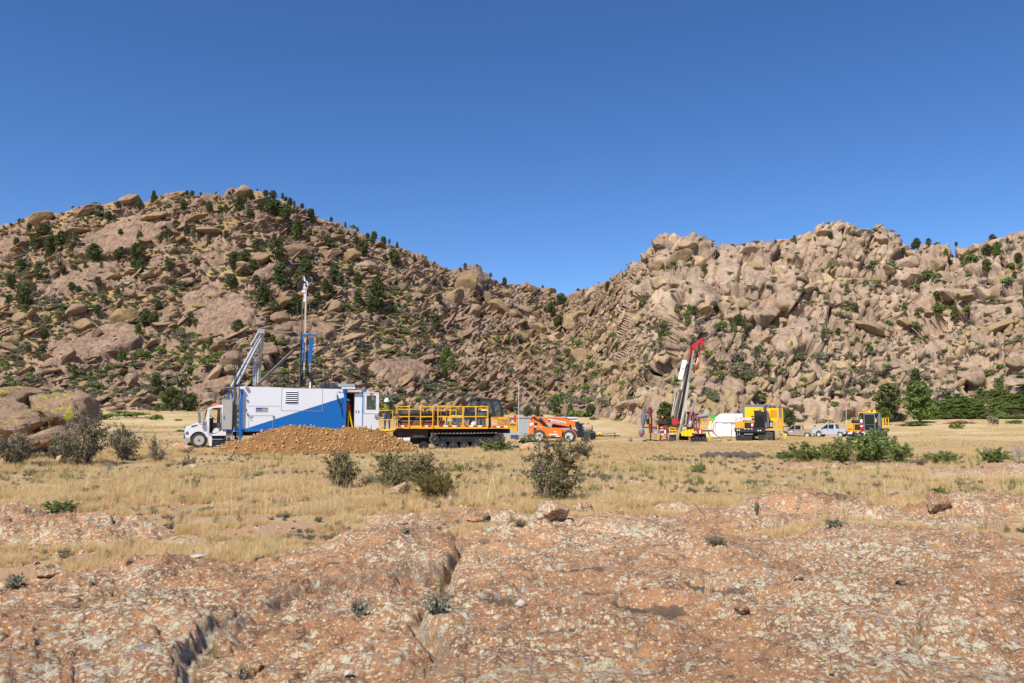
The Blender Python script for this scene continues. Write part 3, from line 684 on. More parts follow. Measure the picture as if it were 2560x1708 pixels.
def resolve_labels():
    from collections import defaultdict
    D = defaultdict(list)
    for o, desc, px, wv, cat in PENDING: D[(desc, pick(BANDS, wv), pick(HILL_NAMES, px), pick(LAND, px), cat)].append((px, o))
    for (desc, band, hill, land, cat), L in D.items():
        L.sort(key=lambda t: t[0]); grp = {'tree': 'trees on the rocky hills', 'boulder': 'boulders on the rocky hills', 'shrub': 'shrubs on the rocky hills'}[cat]
        for i, (px, o) in enumerate(L):
            w = f'{desc} on the {hill} {band} above {land}' if len(L) == 1 else f'{desc}, {ORD[min(i, 15)]} from left, {hill} {band} above {land}'
            if len(w.split()) > 16: w = w.replace(' tree', '').replace('bright green bushy', 'bright bushy').replace('small grey-green', 'grey-green')
            if len(w.split()) > 16: w = w.replace('low ', '').replace('small ', '')
            if len(w.replace('-', ' ').split()) > 16: w = w.replace('spreading ', '').replace('grey-green', 'grey').replace("the carrier's dark cab", 'the dark cab')
            tag(o, w, cat, grp)
# ------------------------------------------------------------------ scatter (uncountable cover only): points + geometry nodes
def scatter(name, pts, scl, rot, src, label, seed=1):
    n = len(pts); me = bpy.data.meshes.new(name); me.vertices.add(n); me.vertices.foreach_set('co', np.asarray(pts, np.float32).ravel())
    for k, a in (('scl', scl), ('rot', rot)):
        at = me.attributes.new(k, 'FLOAT_VECTOR', 'POINT'); at.data.foreach_set('vector', np.asarray(a, np.float32).ravel())
    at = me.attributes.new('pick', 'INT', 'POINT'); at.data.foreach_set('value', np.random.default_rng(seed).integers(0, len(src), n).astype(np.int32))
    o = link(name, me); tag(o, label, kind='stuff')
    g = bpy.data.node_groups.new(name, 'GeometryNodeTree')
    g.interface.new_socket('Geometry', in_out='INPUT', socket_type='NodeSocketGeometry'); g.interface.new_socket('Geometry', in_out='OUTPUT', socket_type='NodeSocketGeometry')
    N = g.nodes; gi = N.new('NodeGroupInput'); go = N.new('NodeGroupOutput'); ip = N.new('GeometryNodeInstanceOnPoints'); jn = N.new('GeometryNodeJoinGeometry')
    for s in src:
        oi = N.new('GeometryNodeObjectInfo'); oi.inputs['Object'].default_value = s; oi.inputs['As Instance'].default_value = True; g.links.new(oi.outputs['Geometry'], jn.inputs[0])
    def na(nm, ty):
        a = N.new('GeometryNodeInputNamedAttribute'); a.data_type = ty; a.inputs['Name'].default_value = nm; return a.outputs[0]
    e2 = N.new('FunctionNodeEulerToRotation'); g.links.new(na('rot', 'FLOAT_VECTOR'), e2.inputs[0])
    g.links.new(gi.outputs[0], ip.inputs['Points']); g.links.new(jn.outputs[0], ip.inputs['Instance']); ip.inputs['Pick Instance'].default_value = True
    g.links.new(na('pick', 'INT'), ip.inputs['Instance Index']); g.links.new(e2.outputs[0], ip.inputs['Rotation']); g.links.new(na('scl', 'FLOAT_VECTOR'), ip.inputs['Scale'])
    g.links.new(ip.outputs[0], go.inputs[0])
    md = o.modifiers.new('scatter', 'NODES'); md.node_group = g; return o

# ------------------------------------------------------------------ hillside boulders
NB_ = [0]
def dip(px): return 18 if px < 1000 else (38 if px < 1430 else 58)
def hill_boulder(px, py, wpx, hpx, desc=None, ang=None, sink=.25):
    p, wv, sl_, rk = onhill(px, py + hpx*.25); s = p.y/FPX
    rs = ROCK_R if px > 1430 + random.uniform(-120, 120) else ROCK_L
    k = NB_[0] % len(rs); NB_[0] += 1
    a = dip(px) if ang is None else ang
    o = link('boulder', rs[k], None, p + (Vector((0, -.1*hpx*s, hpx*s*.10)) if px < 1500 else Vector((0, .22*wpx*s, hpx*s*.05))), (random.uniform(-.25, .25), -rad(a)+random.uniform(-.15, .15), random.uniform(-.5, .5)),
             (wpx*s*.52, (wpx+hpx)*.5*s*.50, hpx*s*.54))
    sz = wpx*s
    d = desc or (('huge' if sz > 9 else 'large' if sz > 5.5 else 'medium') + (' pale' if rs is ROCK_R else ' brown') + (' flat slab' if wpx > 2.1*hpx else (' upright block' if hpx > 1.15*wpx else ' angular boulder')))
    later(o, d, px, wv, 'boulder'); return o
# prominent blocks read off the photograph: (px, py centre, width, height, long-axis angle or None)
BIG = [(590, 478, 46, 26, 5), (305, 503, 66, 22, 12), (430, 488, 50, 18, 8), (80, 548, 70, 24, 14), (200, 525, 70, 26, 14), (160, 585, 90, 16, 12), (120, 600, 80, 12, 12), (390, 540, 70, 16, 12), (480, 545, 50, 14, 5),
 (598, 666, 22, 32, 80), (640, 648, 70, 28, 20), (745, 632, 88, 38, 10), (690, 640, 40, 46, 60), (825, 636, 44, 26, 5), (870, 640, 46, 22, 15), (925, 670, 70, 34, 10), (850, 705, 38, 20, 10), (935, 700, 44, 20, 8), (1000, 720, 30, 20, 30),
 (1040, 742, 34, 18, 10), (1017, 735, 24, 18, 20), (1060, 720, 26, 20, 0), (720, 742, 48, 30, 12), (700, 760, 60, 24, 20), (710, 798, 56, 32, 15), (715, 820, 44, 24, 15), (660, 775, 34, 18, 15), (830, 768, 40, 26, 20), (800, 740, 36, 18, 10),
 (590, 898, 56, 40, 20), (640, 915, 26, 40, 70), (655, 880, 76, 40, -8), (675, 905, 36, 46, 60), (575, 930, 36, 24, 10), (620, 935, 30, 28, 20), (700, 930, 46, 20, 8), (180, 780, 70, 26, 10), (215, 815, 80, 34, 12), (295, 790, 46, 40, 50),
 (325, 790, 36, 36, 60), (240, 835, 28, 24, 20), (55, 800, 40, 20, 0), (75, 825, 36, 22, 10), (30, 845, 46, 22, 5), (300, 930, 36, 22, 25), (335, 952, 30, 24, 40), (20, 870, 60, 18, 0), (110, 790, 30, 16, 10), (290, 715, 26, 16, 0), (370, 690, 50, 20, 15),
 (425, 775, 34, 20, 15), (395, 720, 34, 16, 0), (460, 705, 60, 18, 12), (450, 640, 40, 12, 8), (505, 575, 60, 12, 5), (360, 600, 40, 12, 10),
 (1170, 705, 60, 44, 20), (1130, 740, 50, 30, 30), (1215, 745, 30, 34, 60), (1245, 765, 36, 50, 75), (1285, 780, 40, 44, 70), (1310, 770, 26, 40, 80), (1335, 785, 22, 34, 80), (1180, 780, 40, 26, 30), (1220, 800, 34, 30, 50), (1265, 735, 40, 22, 20),
 (1370, 725, 40, 20, 0), (1320, 722, 40, 16, 0), (1440, 745, 40, 26, 40), (1480, 735, 40, 30, 45), (1300, 835, 30, 40, 65), (1325, 830, 26, 30, 60), (1345, 820, 24, 32, 75), (1380, 845, 20, 28, 60), (1440, 800, 70, 34, 35), (1455, 785, 40, 22, 40), (1400, 770, 30, 18, 20),
 (1575, 715, 34, 22, 15), (1590, 800, 32, 42, 80), (1515, 845, 44, 26, 5), (1500, 870, 36, 26, 10), (1450, 895, 40, 34, 20), (1520, 885, 26, 18, 0), (1510, 910, 30, 26, 30), (1540, 915, 40, 34, 50), (1465, 940, 26, 18, 10), (1545, 780, 30, 18, 20),
 (1623, 640, 18, 26, 85), (1660, 612, 46, 40, 60), (1690, 606, 40, 34, 10), (1720, 640, 60, 40, 30), (1755, 650, 50, 30, 20), (1740, 620, 60, 26, 5), (1650, 665, 40, 30, 50), (1660, 700, 50, 50, 60), (1700, 700, 40, 46, 70), (1600, 690, 40, 36, 50), (1560, 720, 30, 24, 30),
 (1830, 620, 60, 26, 5), (1870, 624, 50, 24, 0), (1914, 609, 22, 20, 0), (1950, 620, 26, 20, 30), (1965, 600, 26, 16, 0), (2020, 590, 60, 22, 20), (2065, 577, 60, 20, 5), (2100, 566, 24, 18, 40), (2124, 571, 40, 26, 20), (2130, 556, 36, 14, -25), (2160, 580, 50, 18, 0), (2190, 588, 44, 18, -5),
 (2215, 600, 40, 18, -15), (2262, 615, 30, 18, -10), (1910, 655, 52, 40, 20), (1880, 660, 34, 36, 60), (1945, 680, 30, 50, 75), (1930, 720, 60, 40, 30), (1830, 730, 30, 30, 10), (1820, 745, 22, 44, 85), (1850, 750, 34, 50, 80), (1870, 790, 40, 26, 20), (1800, 760, 24, 40, 85),
 (1760, 780, 30, 40, 80), (1990, 690, 40, 30, 20), (2010, 720, 36, 24, 30), (1990, 745, 40, 22, 20), (2070, 650, 60, 40, 30), (2090, 690, 70, 36, 35), (2050, 700, 36, 30, 10), (2120, 700, 50, 30, 20), (2160, 700, 44, 34, 30), (2200, 650, 50, 30, 25), (2230, 670, 40, 24, -20),
 (2270, 655, 50, 40, 25), (2300, 640, 44, 46, 50), (2335, 640, 40, 40, 60), (2290, 690, 50, 38, 0), (2360, 660, 36, 24, 25), (2376, 624, 34, 28, 70), (2388, 663, 30, 26, 0), (2400, 725, 40, 62, 78), (2440, 730, 26, 50, 80), (2465, 735, 34, 50, 75), (2260, 735, 30, 36, 60), (2385, 695, 26, 22, 10),
 (2425, 637, 36, 22, 0), (2450, 620, 30, 18, 5), (2500, 610, 36, 20, 0), (2530, 600, 40, 24, 15), (2500, 700, 40, 34, 60), (2530, 660, 40, 30, 30), (2160, 755, 28, 24, 20), (2158, 808, 44, 66, 78), (2270, 790, 20, 50, 65), (2250, 800, 18, 46, 65), (2232, 812, 18, 44, 65), (2290, 775, 18, 46, 65),
 (2310, 770, 18, 44, 68), (2215, 830, 24, 36, 50), (2330, 775, 26, 36, 70), (2370, 760, 40, 30, 30), (2440, 790, 36, 30, 35), (2490, 770, 44, 24, 10), (2480, 820, 90, 36, 28), (2530, 820, 50, 26, 25), (2400, 860, 30, 34, 60), (2260, 866, 34, 28, 10), (2290, 850, 18, 24, 30),
 (2388, 897, 44, 22, 0), (2396, 920, 30, 20, 20), (2430, 940, 52, 48, 70), (2545, 918, 50, 28, 0), (2552, 975, 50, 24, 5), (2340, 930, 30, 18, 10), (2100, 860, 30, 26, 40), (2100, 910, 40, 46, 30), (2020, 925, 44, 52, 10), (2050, 910, 30, 50, 80), (2080, 955, 40, 40, 20), (2060, 940, 30, 40, 70),
 (1975, 850, 60, 40, 50), (1910, 850, 40, 30, 30), (1880, 870, 36, 40, 40), (1860, 880, 50, 30, 30), (1955, 800, 40, 24, 20), (1925, 780, 34, 20, 10), (1760, 930, 50, 32, 25), (1750, 965, 38, 40, 60), (1790, 940, 54, 34, 30), (1745, 930, 20, 26, 80), (1700, 915, 36, 36, 60), (1690, 900, 30, 24, 20),
 (1650, 940, 26, 40, 80), (1620, 985, 30, 26, 20), (1640, 995, 46, 26, 10), (1600, 1005, 50, 30, 10), (1580, 1020, 40, 24, 0), (1625, 1020, 40, 24, 30), (1655, 1020, 30, 24, 30), (1560, 1030, 44, 14, 0), (1770, 1010, 46, 44, 40), (1830, 985, 30, 18, 0), (1860, 975, 26, 18, 10), (1800, 990, 30, 14, 0),
 (1720, 990, 34, 28, 10), (1880, 990, 30, 20, 0), (1945, 985, 70, 26, 5), (1990, 970, 50, 26, 5), (2070, 985, 60, 20, 0), (2130, 1000, 60, 20, 0), (2190, 1010, 50, 30, 20), (2100, 1020, 44, 24, 10), (2160, 1025, 36, 20, 0), (2180, 955, 40, 22, 20), (2040, 995, 40, 16, 0), (2230, 960, 50, 20, 15), (2300, 950, 36, 22, 20),
 (1490, 1000, 22, 14, 10), (1380, 985, 24, 14, 5), (1330, 950, 26, 16, 5), (1480, 930, 24, 18, 15), (1470, 915, 30, 20, 30), (1390, 920, 34, 12, 3), (1340, 945, 20, 16, 0), (1060, 900, 60, 18, 8), (1130, 850, 40, 14, 8), (870, 850, 70, 16, 10), (960, 870, 60, 16, 8), (900, 830, 60, 14, 12)]
for b in BIG: hill_boulder(*b[:4], ang=b[4])
def thick(px, py): return (px > 2290) & (py > 1018-np.maximum(0, px-2330)*.40)
def hill_field(n, lo, hi, dens, pw):
    out = []
    while len(out) < n:
        m = 4*n; j = RNG.integers(30, len(ct)-30, m); i = RNG.integers(4, NR-2, m)
        a = dens(HPX[i, j], HPY[i, j], rock[i, j], slab[i, j], WW[i, j]); ok = (RNG.random(m) < a) & ~thick(HPX[i, j], HPY[i, j]) & (HPX[i, j] > -60) & (HPX[i, j] < 2620)
        out += list(zip(i[ok], j[ok]))
    I = np.array(out[:n]); u = RNG.random(n); s = lo*((hi/lo)**(u**pw)); return I[:, 0], I[:, 1], s
def rock_stuff(name, srcs, n, lo, hi, dens, pw, sink, label, sd, fl=1.):
    i, j, s = hill_field(n, lo, hi, dens, pw); p = Ph[i, j] + HN[i, j]*(s*sink)[:, None]
    px = HPX[i, j]; an = np.where(px < 1000, 18, np.where(px < 1430, 38, 58)) + RNG.normal(0, 14, n)
    rot = np.stack([RNG.uniform(-.5, .5, n), -np.radians(an), RNG.uniform(-.8, .8, n)], 1)
    el = RNG.uniform(1.0, 1.9, n)/fl**.5; scl = np.stack([s*el, s*RNG.uniform(.8, 1.2, n), s*RNG.uniform(.45, .85, n)*fl], 1)
    scatter(name, p, scl, rot, srcs, label, sd)
RS_L = [link('boulder', rock_sm(500+i, M['graniteL'])) for i in range(6)]; RS_R = [link('boulder', rock_sm(520+i, M['graniteR'])) for i in range(6)]
for k, o in enumerate(RS_L+RS_R):
    px, py = (random.uniform(40, 1300), random.uniform(740, 960)) if k < 6 else (random.uniform(1500, 2500), random.uniform(760, 960))
    p, wv, _, _ = onhill(px, py); o.location = p; o.scale = (1.6, 1.3, 1.0); o.rotation_euler = (0, -rad(dip(px)), random.uniform(0, 6)); later(o, 'small rounded block', px, wv, 'boulder')
rock_stuff('boulder_field', RS_L, 8200, .28, 1.9, lambda px, py, r, s, w_: (px < 1560)*(.14+.86*r)*(1-.95*s)*np.where(w_ > .985, .1, 1), 2.2, .05, 'brown blocks and rubble strewn over the left hill and the saddle', 3, .68)
rock_stuff('boulder_field', RS_R, 4200, .22, 1.3, lambda px, py, r, s, w_: (px > 1420)*(.2+.8*r)*(1-.93*s)*(1-.85*smooth(.30, .5, w_)*smooth(1560, 1700, px))*np.where(w_ > .985, .1, 1), 2.0, .03, 'pale blocks and rubble covering the right hill', 4)

# ------------------------------------------------------------------ foliage meshes
def leaf_quads(C, size, r, asp=1.6, up=.3):
    n = len(C); d = r.normal(size=(n, 3)); d[:, 2] += up; d /= np.linalg.norm(d, axis=1)[:, None]
    e = np.cross(d, r.normal(size=(n, 3))); e /= np.linalg.norm(e, axis=1)[:, None]
    s = (size*r.uniform(.6, 1.4, n))[:, None]; a, b = d*s*asp*.5, e*s*.5
    V = np.stack([C-a-b*.5, C-a*.1-b, C+a, C-a*.1+b], 1).reshape(-1, 3); return V, np.arange(4*n).reshape(n, 4)
def foliage(name, C, size, m, r, val, asp=1.6, up=.3):
    V, F = leaf_quads(np.asarray(C), size, r, asp, up); return mesh_np(name, V, F, m, None, False, {'v': np.repeat(val, 4)})
def pine_meshes(seed, kind, m):
    r = np.random.default_rng(seed); C = []; val = []; mb = MB()
    H0 = {'cone': .10, 'round': .16, 'open': .22, 'bush': .02}[kind]
    nc = {'cone': 62, 'round': 54, 'open': 34, 'bush': 44}[kind]; lean = r.normal(0, .03, 2)
    mb.tube([(0, 0, -.04), (lean[0]*.5, lean[1]*.5, .45), (lean[0], lean[1], .93)], .028 if kind != 'bush' else .02, 6, 0, .006)
    for k in range(nc):
        t = H0 + (1-H0)*((k+.5)/nc)**.85; a = k*2.4+r.uniform(-.6, .6); h = (t-H0)/(1-H0)
        R = {'cone': .27*(1-h)**.75+.02, 'round': .36*math.sin(math.pi*min(.12+.86*h, 1))**.7, 'open': .33*math.sin(math.pi*min(.15+.8*h, 1)), 'bush': .55*math.sqrt(max(1-h*h, 0))}[kind]
        R *= r.uniform(.55, 1.15); c = np.array([R*math.cos(a)*r.uniform(.5, 1), R*math.sin(a)*r.uniform(.5, 1), t]) + np.array([lean[0]*t, lean[1]*t, 0])
        if kind in ('open', 'cone', 'round') and k % 2 == 0: mb.tube([(lean[0]*t, lean[1]*t, t-.06), tuple(c)], .007, 4, 0, .003)
        cr = {'cone': .10, 'round': .125, 'open': .10, 'bush': .17}[kind]*r.uniform(.7, 1.3); n = {'cone': 34, 'round': 40, 'open': 34, 'bush': 36}[kind]
        q = r.normal(size=(n, 3)); q /= np.linalg.norm(q, axis=1)[:, None]; q *= (r.random(n)**.4)[:, None]*cr*np.array([1.15, 1.15, .62])
        C.append(c+q); val.append(np.clip(r.uniform(.2, .7)+r.normal(0, .12, n), 0, .79))
    C = np.concatenate(C); val = np.concatenate(val)
    return mesh_np('trunk', mb.v, mb.f, M['bark'], None, mb.s), foliage('crown', C, .042 if kind != 'bush' else .06, m, r, val, 2.2)
PINES = {'cone': [pine_meshes(30+i, 'cone', M['pine']) for i in range(3)], 'round': [pine_meshes(40+i, 'round', M['pine']) for i in range(4)], 'open': [pine_meshes(50+i, 'open', M['pine']) for i in range(3)],
         'bush': [pine_meshes(60+i, 'bush', M['pine2']) for i in range(3)], 'bright': [pine_meshes(70+i, 'round', M['pine2']) for i in range(2)]}
def joined(ms):
    a, b = ms; n = len(a.vertices); V = np.empty((n+len(b.vertices))*3, np.float32); va = np.empty(n*3, np.float32); vb = np.empty(len(b.vertices)*3, np.float32)
    a.vertices.foreach_get('co', va); b.vertices.foreach_get('co', vb); V = np.concatenate([va, vb]).reshape(-1, 3)
    F = [list(p.vertices) for p in a.polygons]+[[n+i for i in p.vertices] for p in b.polygons]
    bv = np.empty(len(b.vertices), np.float32); b.attributes['v'].data.foreach_get('value', bv)
    return mesh_np('pine_tree', V, F, [a.materials[0], b.materials[0]], [0]*len(a.polygons)+[1]*len(b.polygons), False, {'v': np.concatenate([np.full(n, .5), bv])})
PINE1 = {k: [joined(m) for m in v] for k, v in PINES.items()}
def dead_mesh(seed):
    r = random.Random(seed); mb = MB(); mb.tube([(0, 0, -.05), (.01, 0, .5), (.03, 0, 1)], .022, 5, 0, .005)
    for k in range(16):
        t = .25+.7*k/16; a = k*2.4; L = .26*(1.1-t)+.05; c, s = math.cos(a), math.sin(a)
        mb.tube([(0, 0, t), (c*L*.6, s*L*.6, t+.05), (c*L, s*L, t+.12)], .008, 4, 0, .002)
        mb.tube([(c*L*.5, s*L*.5, t+.04), (c*L*.7-s*.06, s*L*.7+c*.06, t+.13)], .005, 4, 0, .002)
    return mesh_np('dead_tree', mb.v, mb.f, M['deadwood'])
DEAD = [dead_mesh(i) for i in range(3)]
KD = {'cone': 'dark pointed pine', 'round': 'dark rounded pine', 'open': 'thin open pine', 'bush': 'bright green bushy juniper', 'bright': 'bright green pine'}
def tree_at(p, h, kind, px, wv, sz=None, label=None, cat='tree', widen=1.0, loc_name='pine_tree'):
    v = random.randrange(len(PINES[kind])); wd = h*widen*random.uniform(.9, 1.2)
    if h*FPX/p.y > 26:
        root = empty(loc_name, p, random.uniform(0, 6.3)); link('trunk', PINES[kind][v][0], root); link('crown', PINES[kind][v][1], root); root.scale = (wd, wd, h)
    else:
        root = link(loc_name, PINE1[kind][v], None, p, (0, 0, random.uniform(0, 6.3)), (wd, wd, h))
    if label: tag(root, label, cat)
    else: later(root, ('small ' if h < 2.8 else 'tall ' if h > 5.2 else '')+KD[kind], px, wv, 'tree')
    return root
# trees whose places are read off the photograph: px, py of the foot, height in px, kind
TR = [(8, 565, 8, 'round'), (31, 562, 14, 'round'), (54, 578, 20, 'cone'), (38, 618, 24, 'round'), (75, 630, 34, 'open'), (95, 610, 46, 'round'), (112, 640, 46, 'round'), (105, 650, 30, 'cone'), (130, 618, 40, 'open'), (172, 628, 48, 'open'), (225, 548, 34, 'round'), (215, 530, 22, 'round'),
 (250, 552, 24, 'round'), (272, 556, 20, 'cone'), (276, 522, 18, 'round'), (333, 526, 20, 'round'), (371, 505, 28, 'cone'), (445, 526, 28, 'round'), (452, 482, 14, 'round'), (472, 490, 14, 'round'), (488, 490, 10, 'round'), (526, 488, 10, 'bush'), (555, 490, 10, 'round'), (517, 535, 30, 'round'), (548, 540, 26, 'open'),
 (586, 530, 40, 'cone'), (612, 500, 24, 'round'), (612, 548, 26, 'round'), (632, 470, 8, 'cone'), (640, 530, 22, 'round'), (660, 538, 40, 'cone'), (680, 540, 40, 'round'), (672, 502, 26, 'round'), (650, 495, 20, 'round'), (698, 498, 16, 'cone'), (708, 502, 12, 'round'), (724, 520, 26, 'cone'), (733, 512, 14, 'cone'), (750, 515, 16, 'round'),
 (710, 556, 44, 'round'), (700, 560, 30, 'open'), (772, 560, 38, 'cone'), (770, 540, 18, 'round'), (740, 590, 40, 'round'), (735, 600, 34, 'bush'), (765, 610, 22, 'round'), (812, 625, 34, 'round'), (822, 550, 14, 'round'), (858, 562, 14, 'cone'), (840, 600, 20, 'round'), (889, 577, 14, 'cone'), (885, 620, 30, 'open'), (900, 640, 40, 'round'), (913, 600, 18, 'round'), (931, 605, 24, 'round'), (925, 610, 20, 'round'),
 (952, 618, 24, 'round'), (965, 612, 14, 'open'), (984, 622, 16, 'cone'), (978, 670, 44, 'round'), (960, 660, 18, 'round'), (1030, 658, 16, 'cone'), (227, 655, 44, 'round'), (285, 650, 34, 'open'), (280, 655, 30, 'round'), (338, 660, 46, 'round'), (345, 690, 40, 'cone'), (330, 680, 30, 'round'), (420, 680, 34, 'round'), (430, 580, 26, 'open'), (460, 590, 30, 'cone'), (475, 592, 18, 'bush'), (415, 610, 30, 'round'), (395, 612, 26, 'open'), (342, 610, 30, 'open'),
 (285, 588, 14, 'round'), (552, 602, 22, 'round'), (513, 613, 16, 'bush'), (570, 680, 48, 'round'), (600, 660, 36, 'round'), (565, 725, 38, 'round'), (625, 690, 40, 'round'), (636, 720, 30, 'round'), (484, 665, 20, 'round'), (40, 680, 30, 'round'), (35, 670, 20, 'open'), (85, 700, 46, 'open'), (55, 770, 50, 'round'), (45, 750, 40, 'round'), (62, 790, 28, 'bush'), (80, 740, 26, 'open'), (10, 760, 24, 'round'), (20, 720, 34, 'round'),
 (150, 690, 24, 'round'), (205, 670, 16, 'bush'), (245, 670, 16, 'bush'), (235, 716, 24, 'round'), (190, 735, 20, 'round'), (172, 735, 22, 'round'), (297, 742, 20, 'bush'), (222, 752, 14, 'bush'), (252, 752, 14, 'bush'), (150, 780, 18, 'bush'), (236, 788, 26, 'round'), (355, 820, 46, 'round'), (345, 835, 24, 'bush'), (385, 822, 36, 'round'), (340, 770, 16, 'bush'), (395, 780, 26, 'round'), (412, 785, 24, 'round'), (425, 806, 14, 'bush'), (100, 850, 30, 'round'), (75, 890, 24, 'open'), (110, 905, 40, 'open'),
 (475, 818, 38, 'open'), (490, 820, 22, 'open'), (592, 850, 46, 'open'), (437, 840, 12, 'bush'), (305, 900, 26, 'bush'), (190, 945, 30, 'open'), (228, 950, 20, 'bush'), (265, 930, 18, 'bush'), (400, 978, 36, 'round'), (405, 990, 20, 'round'), (515, 880, 18, 'bush'), (532, 880, 30, 'cone'), (470, 960, 20, 'round'), (460, 975, 16, 'bush'),
 (760, 690, 40, 'round'), (700, 720, 60, 'round'), (720, 735, 50, 'round'), (655, 770, 60, 'cone'), (690, 790, 40, 'open'), (740, 790, 50, 'round'), (750, 735, 60, 'open'), (810, 745, 44, 'cone'), (820, 750, 36, 'round'), (790, 770, 40, 'cone'), (893, 770, 42, 'cone'), (940, 775, 80, 'cone'), (925, 785, 44, 'round'), (890, 715, 30, 'round'), (830, 710, 50, 'open'), (845, 718, 36, 'open'), (870, 690, 22, 'round'), (635, 640, 40, 'open'), (690, 660, 60, 'open'), (765, 680, 44, 'open'), (675, 765, 16, 'bush'), (685, 868, 26, 'bush'), (720, 885, 26, 'open'), (985, 785, 22, 'bush'), (1092, 760, 26, 'round'),
 (1090, 835, 46, 'open'), (1010, 780, 20, 'bush'), (1085, 800, 10, 'bush'), (1105, 710, 14, 'round'), (1150, 680, 12, 'open'), (1160, 676, 18, 'open'), (1190, 668, 8, 'round'), (1224, 695, 14, 'open'), (1260, 718, 20, 'round'), (1215, 725, 16, 'open'), (1356, 718, 8, 'round'), (1327, 758, 16, 'bush'), (1405, 770, 34, 'round'), (1375, 790, 28, 'round'), (1340, 785, 18, 'round'), (1400, 830, 36, 'round'), (1525, 730, 26, 'cone'), (1447, 745, 20, 'open'), (1470, 750, 14, 'bush'), (1550, 880, 24, 'round'), (1275, 855, 14, 'bush'),
 (1117, 900, 34, 'bush'), (1105, 920, 30, 'bush'), (1130, 925, 26, 'bush'), (1110, 950, 30, 'round'), (1183, 862, 12, 'bush'), (1208, 980, 18, 'round'), (1460, 960, 22, 'round'), (1740, 735, 16, 'bush'), (1698, 780, 20, 'bush'), (1708, 790, 24, 'round'), (1735, 785, 22, 'bush'), (1770, 690, 26, 'bush'), (1805, 648, 18, 'round'), (1685, 603, 10, 'cone'), (1710, 604, 6, 'bush'), (1800, 618, 8, 'bush'), (1885, 610, 5, 'bush'), (1945, 603, 14, 'cone'), (1985, 607, 18, 'bush'), (2027, 602, 10, 'bush'), (2080, 600, 16, 'round'), (1895, 813, 22, 'bush'), (1835, 820, 34, 'round'), (1830, 840, 30, 'bush'), (1950, 755, 14, 'bush'), (2033, 745, 28, 'round'), (2050, 840, 20, 'bush'), (1895, 905, 36, 'cone'), (1920, 910, 16, 'bush'), (1945, 923, 12, 'bush'),
 (2020, 885, 18, 'bush'), (2080, 597, 18, 'round'), (2190, 592, 14, 'open'), (2207, 605, 12, 'round'), (2225, 596, 8, 'round'), (2310, 622, 28, 'round'), (2296, 625, 20, 'round'), (2334, 624, 22, 'open'), (2375, 640, 18, 'bush'), (2393, 637, 24, 'cone'), (2413, 617, 12, 'round'), (2400, 622, 8, 'round'), (2475, 612, 10, 'round'), (2500, 615, 26, 'round'), (2510, 640, 34, 'bush'), (2485, 640, 28, 'round'), (2460, 645, 24, 'round'), (2545, 610, 14, 'bush'), (2265, 640, 18, 'round'), (2180, 680, 18, 'bush'), (2470, 690, 34, 'round'), (2420, 670, 24, 'bush'), (2355, 755, 22, 'round'), (2360, 745, 16, 'bush'), (2240, 780, 20, 'bush'), (2120, 783, 20, 'round'), (2100, 730, 18, 'bush'), (2095, 840, 20, 'round'), (2140, 865, 18, 'bush'), (2180, 890, 24, 'bush'), (2225, 905, 18, 'bush'),
 (2360, 815, 30, 'bush'), (2395, 790, 30, 'bush'), (2540, 785, 18, 'round'), (2545, 700, 20, 'open'), (2555, 660, 24, 'round')]
for (px, py, h, k) in TR:
    p, wv, _, _ = onhill(px, py); s = p.y/FPX; tree_at(p-Vector((0, 0, .15)), h*s*1.02, k, px, wv, widen=.95 if k != 'bush' else .62)
for (px, py, h) in ((392, 490, 14), (130, 660, 40), (120, 770, 40), (122, 740, 60), (172, 650, 46), (525, 838, 46), (225, 715, 36), (385, 640, 30), (355, 640, 30), (470, 590, 24), (405, 720, 20), (975, 615, 16), (885, 572, 8), (600, 530, 22), (1445, 755, 26), (90, 780, 40), (500, 690, 14), (415, 625, 34)):
    p, wv, _, _ = onhill(px, py); o = link('dead_tree', random.choice(DEAD), None, p, (0, random.uniform(-.1, .1), random.uniform(0, 6)), (h*p.y/FPX,)*3); later(o, 'bare grey dead tree', px, wv, 'tree')
# trees that stand at the foot of the hills, on the meadow's edge
FT = [(2300, 1056, 92, 'bright', 152, 'tall green pine at the meadow edge beside the green thicket'), (2222, 1048, 76, 'round', 158, 'broad dark pine behind the flagged carrier, against the rocks'), (2212, 1052, 40, 'bright', 150, 'small bright pine just right of the flagged carrier'),
      (2290, 975, 44, 'cone', 172, 'pointed pine peeping out behind the tall green pine'), (1973, 1049, 40, 'round', 140, 'round dark pine right of the yellow compressor'), (1664, 1050, 70, 'cone', 118, 'dense pointed pine left of the red drill mast'), (1688, 1000, 46, 'round', 132, 'rounded pine behind the red drill mast'),
      (428, 1036, 56, 'round', 176, 'dark spreading pine at the hill foot above the truck hood'), (474, 1038, 44, 'round', 178, 'dark pine behind the truck cab roof'), (395, 1010, 20, 'bush', 184, 'low juniper left of the pine above the truck hood'), (1318, 1018, 26, 'round', 185, 'dark pine behind the grey container, left one of two'), (1344, 1018, 24, 'cone', 188, 'small pointed pine right beside the pine behind the grey container'),
      (1388, 1018, 44, 'open', 190, 'grey-green open pine between two dark junipers behind the telehandler'), (1425, 998, 28, 'bush', 192, 'round bright juniper behind the telehandler'), (1478, 1010, 30, 'round', 186, 'spreading dark pine right of the round juniper'), (1354, 1036, 12, 'round', 170, 'tiny lone pine in the dry grass behind the telehandler'),
      (972, 1020, 44, 'cone', 150, 'dark pine behind the helmeted worker'), (950, 1024, 34, 'open', 150, 'open pine between the white door and the worker')]
